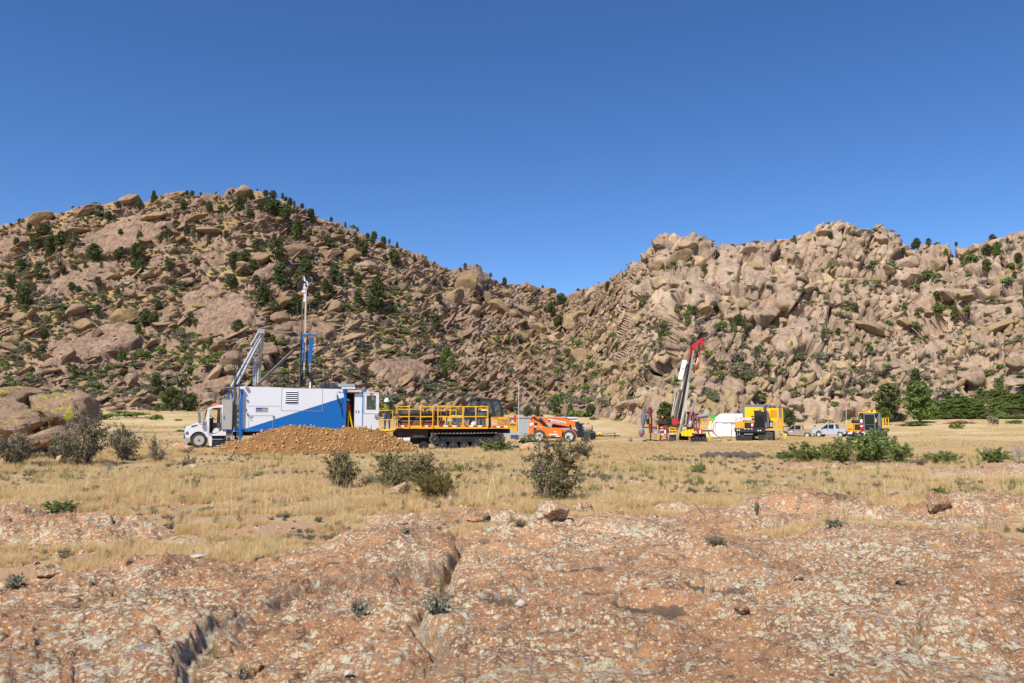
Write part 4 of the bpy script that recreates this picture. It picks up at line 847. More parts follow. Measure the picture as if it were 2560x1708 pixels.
for (px, py, h, k, Yd, lb) in FT:
    p = P(px, py, Yd); g = Gz(p.x, p.y); j = onhill(px, py)[0]; z = max(g, j.z if j.y < Yd+6 else g); s = Yd/FPX
    tree_at(Vector((p.x, p.y, min(z, p.z+.6)-.2)), (h+0)*s*1.1, k, px, .0, label=lb, widen=1.05 if k != 'bush' else .62)
# ------------------------------------------------------------------ shrubs
def dome_bush(seed, m, n=420, size=.13):
    r = np.random.default_rng(seed); C = []
    for k in range(9):
        a = r.uniform(0, 6.28); c = np.array([math.cos(a)*r.uniform(0, .6), math.sin(a)*r.uniform(0, .6), r.uniform(.25, .6)]); q = r.normal(size=(n//9, 3)); q /= np.linalg.norm(q, axis=1)[:, None]
        q[:, 2] = np.abs(q[:, 2])-.3; C.append(c+q*(r.random(n//9)**.35)[:, None]*r.uniform(.32, .5))
    C = np.concatenate(C); C[:, 2] = np.abs(C[:, 2]); return foliage('shrub', C, size, m, r, np.clip(r.normal(.5, .22, len(C)), 0, .95), 1.5)
B_SAGE = [dome_bush(100+i, M['sage']) for i in range(4)]; B_SCRUB = [dome_bush(120+i, M['scrub']) for i in range(4)]
def shrub_at(px, py, wpx, hpx, green, label=None):
    p, wv, _, _ = onhill(px, py); s = p.y/FPX
    o = link('shrub', random.choice(B_SCRUB if green else B_SAGE), None, p+Vector((0, -.5, .45)), (0, 0, random.uniform(0, 6)), (wpx*s*.55, wpx*s*.55, hpx*s*1.3))
    later(o, ('spreading green scrub' if wpx > 2.6*hpx else 'bushy green shrub') if green else ('grey-green low shrub' if wpx > 16 else 'small grey-green shrub'), px, wv, 'shrub'); return o
GREEN = [(360, 900, 60), (520, 925, 90), (545, 905, 60), (580, 910, 50), (610, 950, 40), (480, 940, 60), (640, 970, 50), (500, 960, 40), (1450, 870, 40), (1430, 860, 30), (1500, 890, 26), (1420, 920, 40), (1480, 925, 50), (1545, 850, 40), (1470, 905, 40), (1440, 930, 36), (1740, 985, 40), (1800, 955, 50), (1830, 945, 40),
 (1770, 900, 50), (1700, 960, 30), (1860, 960, 40), (1780, 1000, 40), (1900, 1005, 40), (1920, 930, 30), (1960, 940, 30), (2000, 960, 30), (2200, 720, 40), (2230, 690, 30), (2330, 700, 60), (2360, 705, 50), (2310, 730, 50), (2420, 790, 50), (2380, 800, 60), (2360, 810, 60), (2400, 760, 40), (2440, 700, 30), (2300, 830, 50), (2310, 855, 40),
 (2190, 870, 30), (2170, 880, 40), (2520, 720, 60), (2540, 730, 40), (2500, 760, 40), (2440, 660, 60), (2420, 650, 50), (2190, 700, 40), (1990, 650, 24), (1975, 660, 20), (1700, 670, 40), (1680, 680, 30), (1570, 700, 24), (1700, 745, 30), (1850, 830, 50), (1790, 830, 60), (1720, 820, 40), (1680, 830, 40), (1940, 830, 30), (2040, 760, 30), (2090, 800, 40), (2110, 830, 30)]
for (px, py, wd) in GREEN: shrub_at(px, py, wd*.85, wd*.34, True)
# the big thicket on the right slope reads as one mass
pts = []; 
for _ in range(1500):
    px = random.uniform(2290, 2640); py = random.uniform(920, 1062); lim = 1022 - max(0, px-2330)*.40 - 8*math.sin(px/23.)
    if py > lim and not (2380 < px < 2470 and py < 985): pts.append(onhill(px, py)[0])
    if px > 2480 and 945 < py < 985: pts.pop() if len(pts) else 0
pts = np.array(pts); pts[:, 2] += .45; pts[:, 1] -= .8; n = len(pts); bs0 = link('shrub', B_SCRUB[0]); p_, wv_, _, _ = onhill(2330, 1036); bs0.location = p_; bs0.scale = (1.4, 1.4, 1.0); later(bs0, 'low green thicket-edge shrub', 2330, wv_, 'shrub')
bs1 = link('shrub', B_SCRUB[1]); p_, wv_, _, _ = onhill(2380, 1040); bs1.location = p_; bs1.scale = (1.5, 1.4, 1.0); later(bs1, 'rounded green thicket-edge shrub', 2380, wv_, 'shrub')
scatter('thicket', pts, np.stack([RNG.uniform(.9, 1.7, n), RNG.uniform(.9, 1.7, n), RNG.uniform(.4, .85, n)], 1), np.stack([np.zeros(n), np.zeros(n), RNG.uniform(0, 6, n)], 1), [bs0, bs1], 'dense low green thicket covering the right hill foot', 8)
i, j, s = hill_field(170, 1.4, 2.4, lambda px, py, r, s, w_: (1.05-r)*(1-s), 1.), None, None
for a, b, c in zip(*i):
    px, py = HPX[a, b], HPY[a, b]; d = c*FPX/Ph[a, b][1]; shrub_at(px, py, d*2, d*1.0, random.random() < .35)
SB = [o for o in bpy.data.objects if o.name.startswith('shrub') and o.data in B_SAGE][:4]; SG = [o for o in bpy.data.objects if o.name.startswith('shrub') and o.data in B_SCRUB][:3]
i, j, s = hill_field(9800, .5, 1.6, lambda px, py, r, s, w_: (.16+.84*(1-r)**1.5)*(1-.9*s)*(1+.5*smooth(1500,1700,px)*(w_<.5))*np.where(w_ > .97, .3, 1), 1.3); n = len(i)
scatter('hillside_scrub', Ph[i, j]+np.array([0, 0, .15]), np.stack([s*1.15, s*1.15, s*RNG.uniform(.7, 1.2, n)], 1), np.stack([np.zeros(n), np.zeros(n), RNG.uniform(0, 6, n)], 1), SB+SG[:1], 'small grey-green scrub dotted over both hills', 9)
# ================================================================== NEAR VEGETATION AND STONES
def twig_bush(seed, m, stems=46, leaves=4200, wide=.62, lsize=.030, bare=.12, twm=None):
    """Unit-height bush: stems fan out from the root, forks carry twigs, small leaves sit along the twigs."""
    r = np.random.default_rng(seed); mb = MB(); tips = []
    for k in range(stems):
        a = r.uniform(0, 6.283); el = r.uniform(.05, 1.0)**.8; R = wide*el*r.uniform(.75, 1.1); H = r.uniform(.42, 1.04)*math.sqrt(max(1-.55*el*el, .1))
        b = np.array([math.cos(a)*.05*r.random(), math.sin(a)*.05*r.random(), 0]); e = np.array([math.cos(a)*R, math.sin(a)*R, H])
        m1 = b*.6+e*.4+np.array([0, 0, -.04*el])+r.normal(0, .02, 3); mb.tube([b, m1, e], .011, 3, 0, .003)
        for j in range(7):
            t = r.uniform(.3, 1.0); c = (b*(1-t)+e*t) if t > .5 else (b+(m1-b)*t*2); d = r.normal(size=3)*.10+np.array([math.cos(a)*.07, math.sin(a)*.07, .10]); mb.tube([c, c+d*.6+r.normal(0, .01, 3), c+d], .004, 3, 0, .0015); tips.append((c+d*.2, c+d))
    n = leaves; wt = np.repeat(r.uniform(.12, 1., stems)**1.4, 7); ix = r.choice(len(tips), n, p=wt/wt.sum()); t = r.random(n)[:, None]; A = np.array([x[0] for x in tips]); B = np.array([x[1] for x in tips])
    C = A[ix]*(1-t)+B[ix]*t+r.normal(0, .022, (n, 3)); keep = C[:, 2] > .03; C = C[keep]; tv = r.normal(.45, .17, len(tips)); val = np.clip(tv[ix][keep]+r.normal(0, .13, len(C)), 0, 1)
    val = np.where(r.random(len(C)) < bare, .9, np.minimum(val, .79)); return mesh_np('stems', mb.v, mb.f, twm or M['twig'], None, False), foliage('foliage', C, lsize, m, r, val, 1.7, .2)
TB = {'mahog': [twig_bush(200+i, M['mahog'], wide=.6) for i in range(3)], 'grey': [twig_bush(210+i, M['greybush'], wide=.62, bare=.4, leaves=3600) for i in range(3)], 'yellow': [twig_bush(220, M['yellowbush'], wide=.8, leaves=4600, bare=.12)],
      'green': [twig_bush(230+i, M['scrub'], stems=40, wide=.85, leaves=4800, lsize=.045, bare=.10) for i in range(3)], 'open': [twig_bush(240, M['greybush'], stems=18, wide=.62, leaves=900, bare=.4)],
      'sage': [twig_bush(250+i, M['sage'], stems=30, wide=.8, leaves=1500, lsize=.06, bare=.1) for i in range(2)], 'silver': [twig_bush(270+i, M['silverleaf'], stems=26, wide=.9, leaves=1500, lsize=.07, bare=.1) for i in range(2)], 'dead': [twig_bush(260, M['greybush'], stems=30, wide=.75, leaves=200, bare=.9, twm=M['deadwood'])]}
def bush(px, py, wpx, hpx, kind, label, name='shrub', cat='shrub', group=None, deep=1.0):
    p = onsurf(px, py); s = p.y/FPX; a, b = random.choice(TB[kind]); root = empty(name, p-Vector((0, 0, .03)), random.uniform(0, 6), label, cat, group)
    wd = {'mahog': 1.2, 'grey': 1.24, 'yellow': 1.6, 'green': 1.7, 'open': 1.24, 'sage': 1.6, 'silver': 1.7, 'dead': 1.5}[kind]; k = wpx*s/wd*1.05; root.scale = (k, k*deep, hpx*s*1.05); link('stems', a, root); link('foliage', b, root); return root
for b in [(1382, 1254, 176, 152, 'mahog', 'large dark olive mountain shrub standing alone behind two pale rocks'), (853, 1222, 96, 92, 'mahog', 'slender olive shrub, left end of the clump below the dirt pile'),
          (985, 1228, 120, 96, 'mahog', 'dense grey-olive shrub in the middle of the clump below the dirt pile'), (1060, 1216, 110, 84, 'mahog', 'ragged grey-olive shrub behind the yellowish one'), (1092, 1250, 136, 76, 'yellow', 'low yellow-olive shrub at the right of the clump below the dirt pile'),
          (925, 1218, 50, 34, 'grey', 'tiny grey shrub between the clump below the dirt pile and its slender neighbour'),
          (34, 1164, 120, 88, 'grey', 'grey-brown bare shrub at the picture edge below the lichened boulders'), (205, 1166, 150, 122, 'grey', 'tallest grey-brown shrub right of the lichened boulders'), (150, 1158, 70, 66, 'grey', 'smaller grey shrub leaning on the left of the tallest grey-brown one'),
          (310, 1152, 90, 84, 'grey', 'rounded grey-brown shrub between the tallest one and the truck'), (392, 1156, 88, 74, 'open', 'open twiggy shrub with bare dark branches left of the truck wheel'), (104, 1122, 40, 44, 'grey', 'small grey shrub rooted on the lichened boulder base'),
          (472, 1172, 40, 34, 'sage', 'small grey-green shrub in grass below the truck wheel'), (270, 1176, 60, 18, 'dead', 'low bleached twigs in grass under the tallest grey-brown shrub'), (75, 1190, 36, 20, 'grey', 'low purple-grey cushion shrub in the tall grass'),
          (2186, 1156, 150, 74, 'green', 'tall green shrub hiding the tracks of the flagged carrier'), (2105, 1154, 110, 52, 'green', 'green shrub joined to the left of the tallest green one'), (2030, 1153, 120, 42, 'green', 'middle green shrub of the long low hedge before the pickups'), (1965, 1152, 80, 28, 'green', 'low green shrub tapering off the hedge before the pickups'),
          (2245, 1152, 70, 48, 'green', 'green shrub sloping down at the right of the tallest green one'), (1922, 1152, 30, 14, 'green', 'tiny green sprig at the far left tip of the hedge'), (2360, 1160, 100, 28, 'green', 'low straggling green shrub between hedge and pale outcrop'), (2305, 1162, 40, 16, 'grey', 'low brown-grey shrub beside the straggling green one'),
          (2490, 1156, 100, 34, 'green', 'green shrub behind the pale outcrop at the right'), (2545, 1154, 60, 56, 'dead', 'bleached dead twigs rising from the green shrub behind the pale outcrop'),
          (1246, 1130, 108, 30, 'green', 'light green shrub in front of the tracked pipe carrier nose'), (1326, 1117, 62, 26, 'green', 'light green shrub in front of the orange telehandler rear wheel'), (1385, 1124, 50, 24, 'sage', 'grey-green shrub below the telehandler between its wheels'), (1455, 1140, 70, 32, 'sage', 'grey-green shrub below the black bins'),
          (150, 1280, 100, 34, 'green', 'bright green creeping bush behind the rough left outcrop'), (1092, 1524, 92, 50, 'silver', 'silvery sage in the cleft of the foreground rock'), (893, 1536, 66, 34, 'silver', 'silvery sage under the broken step, left of the cleft'),
          (608, 1695, 46, 40, 'silver', 'thin grey-green weed at the bottom cleft'), (30, 1470, 60, 34, 'silver', 'grey-green weed by the left edge of the foreground rock'), (1748, 1182, 44, 24, 'green', 'bright green tuft in dry grass below the drill rig'), (2076, 1212, 34, 22, 'sage', 'dark sage tuft in dry grass above the ridge outcrop'),
          (1160, 1180, 60, 20, 'green', 'faint green plants in dry grass beside the yellow-olive shrub'), (2290, 1212, 24, 18, 'sage', 'small sage in dry grass, middle of the right meadow'), (2400, 1214, 30, 18, 'sage', 'small sage in dry grass right of the middle one'), (2340, 1238, 50, 22, 'green', 'yellow-green plant above the right ridge outcrop'),
          (620, 1205, 34, 18, 'sage', 'small sage in the dry grass below the truck'), (480, 1220, 40, 26, 'green', 'small green weed in dry grass left of middle'), (1010, 1336, 50, 14, 'silver', 'flat silvery weed on the orange gravel'), (760, 1345, 90, 12, 'silver', 'flat pale weed mat on orange gravel'), (1300, 1320, 40, 18, 'grey', 'small dry weed behind the middle rock crest'),
          (1893, 1295, 16, 34, 'grey', 'rusty dry weed in front of the ridge outcrop'), (2080, 1310, 70, 18, 'silver', 'grey weed mat at the foot of the ridge outcrop'), (1790, 1360, 60, 22, 'grey', 'dry grey weed in the gap between two slabs'), (700, 1265, 60, 16, 'silver', 'dull weed patch left of the rough pale stones')]:
    bush(*b)
# low green mats far out on the meadow
for k, (px, py, wd, ht, lb) in enumerate([(255, 1050, 90, 16, 'green shrub mat at the far meadow edge right of the boulders'), (330, 1044, 100, 14, 'long green shrub mat on the far meadow, left of the pines'), (392, 1050, 70, 14, 'green shrub mat under the dark pines above the hood'), (445, 1052, 30, 6, 'short green mat just above the truck hood'),
        (300, 1034, 60, 8, 'thin green mat close under the left rocks'), (1450, 1042, 90, 16, 'green shrub mat behind the telehandler boom'), (1400, 1044, 50, 10, 'green mat above the telehandler cab'), (1482, 1050, 40, 8, 'green mat by the low brown rocks'), (1180, 1018, 40, 12, 'green mat behind the dark carrier cab'),
        (1905, 1054, 60, 8, 'green mat under the round pine'), (2020, 1043, 70, 10, 'green mat on meadow above the tan pickup'), (2105, 1056, 80, 12, 'grey-green mat on meadow above the silver pickup'), (2290, 1066, 120, 10, 'green mat around the foot of the tall green pine'), (2385, 1072, 60, 14, 'green bush out on the right meadow'), (2485, 1064, 36, 20, 'dark juniper bush out on the right meadow'),
        (2540, 1060, 50, 10, 'green mat at the right picture edge'), (300, 1090, 60, 10, 'grey mat on meadow behind the grey shrubs'), (450, 1080, 40, 8, 'brown-green mat left of the truck hood'), (1850, 1148, 60, 8, 'dull mat beside the dark soil ridge')]):
    p = onground(px, py); s = p.y/FPX; r = random.Random(k)
    o = link('shrub', (B_SCRUB+B_SAGE[:1])[k % 5] if k not in (11, 16, 18) else B_SAGE[1], None, p-Vector((0, 0, .1)), (0, 0, r.uniform(0, 6)), (wd*s*.6, wd*s*.5, ht*s*1.3)); tag(o, lb, 'shrub')
# ------------------------------------------------------------------ stones
def lichen_mat(name, yellow):
    t = NT(name); p = t.pos(); g = t.new('ShaderNodeNewGeometry'); sx = t.new('ShaderNodeSeparateXYZ'); t.l(p, sx.inputs[0])
    c = t.mix(t.ramp(t.noise(.8, 5, .6, p), .38, .62), (.36, .21, .12), (.26, .16, .095)); c = t.mix(t.ramp(t.noise(7, 6, .7, p), .45, .68, 0, .8), c, (.44, .31, .20)); c = t.mix(t.ramp(t.noise(3.2, 6, .7, t.scale(p, (1, 1, 2.2))), .54, .66, 0, .8), c, (.13, .085, .06))
    c = t.mix(t.ramp(t.noise(24, 4, .7, p), .52, .64, 0, .6), c, (.47, .44, .33))
    if yellow:
        y = t.math('ADD', t.noise(3.5, 6, .72, p), t.math('MULTIPLY', t.math('SUBTRACT', t.noise(.45, 3, .5, p), .5), .5)); c = t.mix(t.ramp(y, .565, .61), c, (.44, .40, .03))
    t.bump(t.noise(5, 8, .72, p), 1., .12); return t.fin(c, .95, .15)
M['lich'] = lichen_mat('yellow_lichened_granite', True); M['stone'] = lichen_mat('rough_pink_granite', False)
M['quartz'] = paint('white_quartz', (.50, .44, .37), .7, .5, (.5, .4, .32), 0, 6)
def stone(px, py, wpx, hpx, m, label, Yd=None, seed=1, sub=ICO4, ang=0, yaw=0., dp=.8, name='rock', smooth_=False, nz=.06):
    p = onsurf(px, py) if Yd is None else P(px, py, Yd); s = p.y/FPX; me = rock_mesh(seed, m, sub, .2, name, nz)
    if smooth_: me.polygons.foreach_set('use_smooth', np.ones(len(me.polygons), bool))
    o = link(name, me, None, p+Vector((0, 0, hpx*s*.42)), (0, -rad(ang), yaw), (wpx*s*.56, wpx*s*.56*dp, hpx*s*.60)); return tag(o, label, 'rock' if name == 'rock' else 'boulder')
stone(128, 1096, 150, 124, M['lich'], 'tall lichened boulder with a yellow-streaked right flank', 42, 9011, ICO5, -4, .5, 1.1, 'boulder', False, .07)
stone(0, 1088, 236, 116, M['lich'], 'broad lichened boulder at the left picture edge', 43, 9012, ICO5, 6, .2, 1.0, 'boulder', False, .07)
stone(6, 1084, 190, 78, M['lich'], 'overhanging lichened block in front of the broad boulder', 39, 9017, ICO5, 8, .1, .9, 'boulder', False, .07)
stone(120, 1108, 90, 40, M['stone'], 'low pink block under the lichened boulders', 37, 921, ICO4, 5, .3, 1., 'boulder'); stone(60, 1116, 80, 30, M['stone'], 'rounded pink block at the base of the overhanging boulder', 36.5, 922, ICO4, 0, 1., 1., 'boulder'); stone(172, 1090, 50, 26, M['stone'], 'pink stone at the right foot of the lichened boulders', 38, 923, ICO4, 0, .6, 1., 'boulder')
for k, a in enumerate([(1378, 1300, 78, 58, 'pale pointed rock just below the large olive shrub'), (1462, 1290, 56, 44, 'pale wedge rock right of the pointed one, below the shrub'), (1002, 1244, 50, 40, 'dark pink fin of rock before the grey-olive clump'), (1128, 1254, 26, 18, 'small pale stone under the yellow-olive shrub'),
        (466, 1134, 44, 20, 'orange-pink stone in front of the truck bumper'), (478, 1176, 44, 18, 'flat pale stone in grass below the truck wheel'), (150, 1160, 26, 26, 'orange stone at the foot of the tallest grey shrub'), (598, 1282, 28, 18, 'small tan stone alone in dry grass'), (2345, 1290, 56, 46, 'rounded orange rock at the end of the right outcrop'),
        (1330, 1128, 60, 22, 'pale stone among the green shrubs before the telehandler'), (1422, 1150, 60, 28, 'pale flat stone under the black bins'), (1822, 1103, 14, 8, 'small brown rock in the grass before the yellow compressor'), (2060, 1056, 70, 24, 'low brown rock on the meadow above the tan pickup'), (2392, 1060, 90, 14, 'low brown ledge on the right meadow'),
        (110, 1440, 70, 14, 'flat orange slab chip by the left weed'), (2000, 1450, 30, 14, 'loose flake on the right slab'), (2262, 1462, 44, 18, 'orange flake lying on the right slab'), (1855, 1530, 40, 14, 'loose orange flake in the middle of the right slab'), (640, 1690, 40, 22, 'brown stone in the bottom cleft'),
        (320, 1412, 22, 12, 'dark stone on the left rock crest'), (1700, 1222, 24, 14, 'pale stone in the dry grass below the drill rig'), (1520, 1260, 40, 14, 'flat pink stone right of the large shrub'), (900, 1270, 30, 14, 'rough pink stone in gravel below the clump'), (1190, 1300, 60, 22, 'low pale rock left of the pointed one')]):
    stone(a[0], a[1], a[2]*.78, a[3]*.85, M['bedrock'], a[4], None, 930+k, ICO3 if a[2] < 40 else ICO4, random.uniform(-10, 10), random.uniform(0, 3), 1.)
for k, a in enumerate([(118, 1368, 16, 7, 'white quartz lump among weeds at the left'), (496, 1394, 30, 5, 'flat white quartz slab at the rock edge'), (870, 1690, 22, 13, 'white quartz cobble on the rock at the bottom'), (1301, 1518, 22, 15, 'pale lichened cobble in the dark hollow')]):
    stone(*a[:4], M['quartz'], a[4], None, 960+k, ICO3, 0, 1., 1.)
# ------------------------------------------------------------------ grass
def tuft_mesh(seed, m, n=26, spread=.5, lean=.5, wdt=.022):
    r = np.random.default_rng(seed); V = []; F = []; val = []
    for k in range(n):
        a = r.uniform(0, 6.283); b = np.array([r.normal(0, .12)*spread, r.normal(0, .12)*spread, -.03]); L = r.uniform(.45, 1.1); d = r.uniform(.05, 1)*lean; ca, sa = math.cos(a), math.sin(a)
        u = np.array([-sa, ca, 0])*wdt*.5; m1 = b+np.array([ca*d*.3, sa*d*.3, .55])*L; e = b+np.array([ca*d, sa*d, 1-.35*d])*L; i = len(V); V += [b-u, b+u, m1-u*.8, m1+u*.8, e]; F += [(i, i+1, i+3, i+2), (i+2, i+3, i+4)]; val += [r.uniform(.15, .79)]*5
    return mesh_np('grass_tuft', V, F, m, None, False, {'v': val})
GT = []
def grass_src(px, py, me, sc, lb):
    p = onsurf(px, py); o = link('grass_tuft', me, None, p, (0, 0, random.uniform(0, 6)), (sc, sc, sc)); tag(o, lb, 'grass tuft'); return o
g1 = grass_src(1770, 1488, tuft_mesh(1, M['grass'], 34, .7, .6, .012), .22, 'straw-coloured tuft in the hollow of the right slab'); g2 = grass_src(1740, 1462, tuft_mesh(2, M['grass'], 30, .6, .7, .012), .26, 'taller straw tuft just behind the hollow of the right slab')
g3 = grass_src(1102, 1478, tuft_mesh(3, M['grassgreen'], 34, .6, .6, .014), .26, 'green grass tuft growing in the cleft'); g4 = grass_src(1075, 1620, tuft_mesh(4, M['grass'], 28, .5, .8, .012), .3, 'dry tuft in the lower part of the cleft')
g5 = grass_src(295, 1690, tuft_mesh(5, M['grass'], 8, .4, .4, .006), .62, 'few tall dry stalks standing before the left slab'); g6 = grass_src(690, 1405, tuft_mesh(6, M['grassgreen'], 40, 1.0, .5, .014), .16, 'short green-tipped tuft at the rock edge'); g7 = grass_src(535, 1645, tuft_mesh(7, M['grassgreen'], 14, .4, .5, .014), .2, 'small green tuft in the dark cleft')
g8 = grass_src(2075, 1690, tuft_mesh(8, M['grass'], 26, .5, .5, .05), .12, 'tiny dry tuft at the bottom of the right slab')
def grass_field(name, n, y0, y1, hlo, hhi, src, label, sd, bare=.0, pat=1.9, rockok=False, xsp=.74):
    r = np.random.default_rng(sd); out = []
    tot = 0
    while tot < n:
        m = 3*n; y = np.sqrt(r.uniform(y0*y0, y1*y1, m)); x = r.uniform(-xsp, xsp, m)*y; p3 = np.stack([x, y, 0*x], 1)
        k = fbm(p3/pat, 4, 700+sd) + .6*fbm(p3/(pat*5), 2, 720+sd); ok = (r.random(m) < smooth(bare-.25, bare+.35, k)) & ~on_bed(x, y)
        for (a, b, c, sg) in _A: ok &= ((x-a)**2/(sg*1.0)**2 + (y-b)**2/(1.6)**2 > 1) | (r.random(m) < .45)
        out.append(np.stack([x[ok], y[ok], k[ok]], 1)); tot += int(ok.sum())
    q = np.concatenate(out)[:n]; z = G(q[:, 0], q[:, 1]); h = r.uniform(hlo, hhi, n)*(.7+.5*smooth(-.3, .6, q[:, 2])); lw = r.uniform(.8, 1.5, n)
    scatter(name, np.stack([q[:, 0], q[:, 1], z], 1), np.stack([h*lw, h*lw, h], 1), np.stack([r.normal(0, .12, n), r.normal(0, .12, n), r.uniform(0, 6.28, n)], 1), src, label, sd)
grass_field('dry_grass', 22000, 8.5, 20, .07, .19, [g1, g2, g1, g4], 'sparse dry grass on gravel behind the foreground rock', 31, .05, .8)
grass_field('dry_grass', 36000, 17, 44, .10, .25, [g1, g2, g4], 'tall straw-coloured meadow grass in front of the machines', 32, -.08, 1.1)
grass_field('dry_grass', 600, 10, 30, .5, .9, [g5], 'scattered taller dry stalks in the near grass', 33, -.2)
grass_field('dry_grass', 900, 12, 40, .12, .3, [g3, g6], 'scattered green grass among the straw', 34, .15)
grass_field('meadow_grass', 26000, 42, 100, .10, .22, [g8], 'short dry grass around the machines', 35, -.05, 4.)
grass_field('meadow_grass', 16000, 95, 185, .10, .22, [g8], 'dry grass on the far meadow up to the hills', 36, -.05, 7.)
wd0 = [o for o in bpy.data.objects if o.name.startswith('foliage') and o.parent and o.data.materials[0] in (M['silverleaf'], M['sage'])]
def cover(name, n, y0, y1, lo, hi, src, label, sd, rock=False):
    r = np.random.default_rng(sd); y = np.sqrt(r.uniform(y0*y0, y1*y1, 6*n)); x = r.uniform(-.74, .74, 6*n)*y; p3 = np.stack([x, y, 0*x], 1); ok = (fbm(p3/1.3, 3, 900+sd) > -.1) & ~on_bed(x, y); x, y = x[ok][:n], y[ok][:n]; h = r.uniform(lo, hi, len(x))
    scatter(name, np.stack([x, y, G(x, y)-.005], 1), np.stack([h*1.3, h*1.3, h], 1), np.stack([0*x, 0*x, r.uniform(0, 6.28, len(x))], 1), src, label, sd)
cover('weeds', 2600, 8.5, 42, .04, .13, wd0[:3], 'low grey-green weeds between the dry grass', 41)
pb = [link('pebble', rock_mesh(1200+i, M['bedrock'], ICO3, .2, 'pebble', .06)) for i in range(3)]
for o, (px, py, lb) in zip(pb, ((720, 1330, 'pinkish pebble on the orange gravel left of the cleft'), (1010, 1310, 'pinkish pebble on gravel behind the left slab'), (1880, 1330, 'pinkish pebble in the gap behind the right slab'))): o.location = onsurf(px, py); o.scale = (.05, .05, .035); tag(o, lb, 'pebble')
cover('gravel', 5000, 8, 26, .012, .045, pb, 'loose pinkish gravel over the bare soil', 42)
# dark clods of a turned soil ridge right of the drill rig
mb = MB(); r = random.Random(5)
for k in range(90):
    px = 1755+r.random()**1.0*140; p = onground(px, 1146-7*r.random()*(1-abs(px-1825)/80)); s = .10+.16*r.random()
    V, F = ico(1); mb.add([(p.x+v[0]*s*1.4*r.uniform(.7, 1.2), p.y+v[1]*s, p.z+.05+v[2]*s*r.uniform(.6, 1.1)) for v in V], [tuple(f) for f in F], 0, False)
M['darksoil'] = paint('dark_dug_soil', (.10, .075, .06), .95, .5, (.2, .15, .1), 0, 3)
tag(mb.build('soil_ridge', [M['darksoil']]), 'low ridge of dark dug soil left of the green hedge', 'soil ridge'); 
# ================================================================== MACHINES
def wheel(parent, c, R, w, rimr, rimmat, hub=True, axis='y', lugs=0, side=-1):
    """Tyre on its own axle; the rim is a sub-part facing the viewer (side -1) or away."""
    t = MB(); t.lathe([(R*.62, -w/2), (R*.93, -w/2), (R, -w*.32), (R, w*.32), (R*.93, w/2), (R*.62, w/2)], (0, 0, 0), axis, 26, 0, False)
    if lugs:
        for k in range(lugs):
            a = 2*math.pi*k/lugs
            for s in (-1, 1):
                p = [(math.cos(a+e)*R*f, s*w*.25+s*g, math.sin(a+e)*R*f) for e, f, g in ((0, .96, -w*.22), (.0, 1.05, -w*.2), (.12, 1.05, w*.2), (.12, .96, w*.22))]
                t.tube([(p[0][0], p[0][1], p[0][2]), (p[3][0], p[3][1], p[3][2])], R*.06, 4)
    o = t.build('wheel', [M['rubber']], parent); o.location = c
    r = MB(); r.lathe([(rimr*1.08, side*w*.46), (rimr, side*w*.50), (rimr*.9, side*w*.40), (rimr*.45, side*w*.30), (rimr*.4, side*w*.44), (.01, side*w*.45)], (0, 0, 0), axis, 20)
    r.build('rim', [rimmat], o)
    if hub:
        h = MB()
        for k in range(10):
            a = 2*math.pi*k/10; h.lathe([(rimr*.10, side*w*.33), (rimr*.10, side*w*.39), (.001, side*w*.392)], (math.cos(a)*rimr*.66, 0, math.sin(a)*rimr*.66), axis, 6)
        h.lathe([(rimr*.2, side*w*.44), (rimr*.15, side*w*.52), (.001, side*w*.53)], (0, 0, 0), axis, 10)
        h.build('hub', [M['dark']], o)
    return o
def strip(parent, a, b, y, h, n, name='reflective_tape'):
    """Red and white reflective tape along x from a to b (local points)."""
    m = MB()
    for k in range(n):
        x0 = a.x+(b.x-a.x)*k/n; x1 = a.x+(b.x-a.x)*(k+.96)/n; z = a.z+(b.z-a.z)*(k+.5)/n; m.box(x0, x1, y-.006, y, z-h/2, z+h/2, k % 2)
    return m.build(name, [M['lamp_red'], M['plasticwhite']], parent)

# ------------------------------------------------------------------ 1. drill truck
FT_ = Frame(600, 1119, 46, 22); A = Z(FT_, 450, 950, 8.712); B = Z(FT_, 820, 950, 9.222); C4 = Z(FT_, 570, 680, 5.228); Q = Z(FT_, 440, 680, 3.267)
TR_ = empty('drill_truck', FT_.o, FT_.yaw, 'white and blue container drill rig mounted on a white truck, cab door open', 'drill truck')
W_, BL, BK = M['white'], M['blue'], M['black']
m = MB()     # hood and fenders
prof = [(120, 1255), (98, 1180), (97, 1060), (125, 1030), (300, 962), (400, 930), (500, 908), (525, 905), (560, 930), (600, 1000), (612, 1280), (585, 1250), (540, 1180), (480, 1135), (410, 1120), (330, 1135), (270, 1175), (225, 1235), (210, 1270)]
A.poly(m, prof, .02, .32); A.poly(m, [(x, y) for x, y in prof if not (1110 < y < 1260 and 200 < x < 590)] + [(560, 1250)], .32, 2.0); A.poly(m, prof, 2.0, 2.28)
hood = m.build('hood', [W_], TR_)
m = MB(); A.poly(m, [(240, 1018), (262, 995), (380, 975), (385, 990), (300, 1022), (245, 1030)], .008, .02); m.build('hood_vent', [M['greyplastic']], hood)
m = MB(); A.poly(m, [(105, 1250), (208, 1258), (188, 1300), (178, 1392), (112, 1380), (104, 1330)], -.02, 2.3); m.build('bumper', [M['lightgrey']], TR_)
m = MB(); A.poly(m, [(112, 1160), (150, 1125), (182, 1122), (176, 1190), (118, 1186)], .004, .018); h = m.build('headlight', [M['glassclear'] if 0 else M['mirror']], TR_)
m = MB(); A.poly(m, [(152, 1140), (180, 1138), (175, 1188), (156, 1186)], -.004, .004); m.build('turn_signal', [M['lamp_red']], h)
m = MB(); c = A.p(97, 1190, 0); m.box(c.x-.03, c.x+.02, .35, 1.95, c.z-.25, c.z+.42); m.build('grille', [M['dark']], TR_)
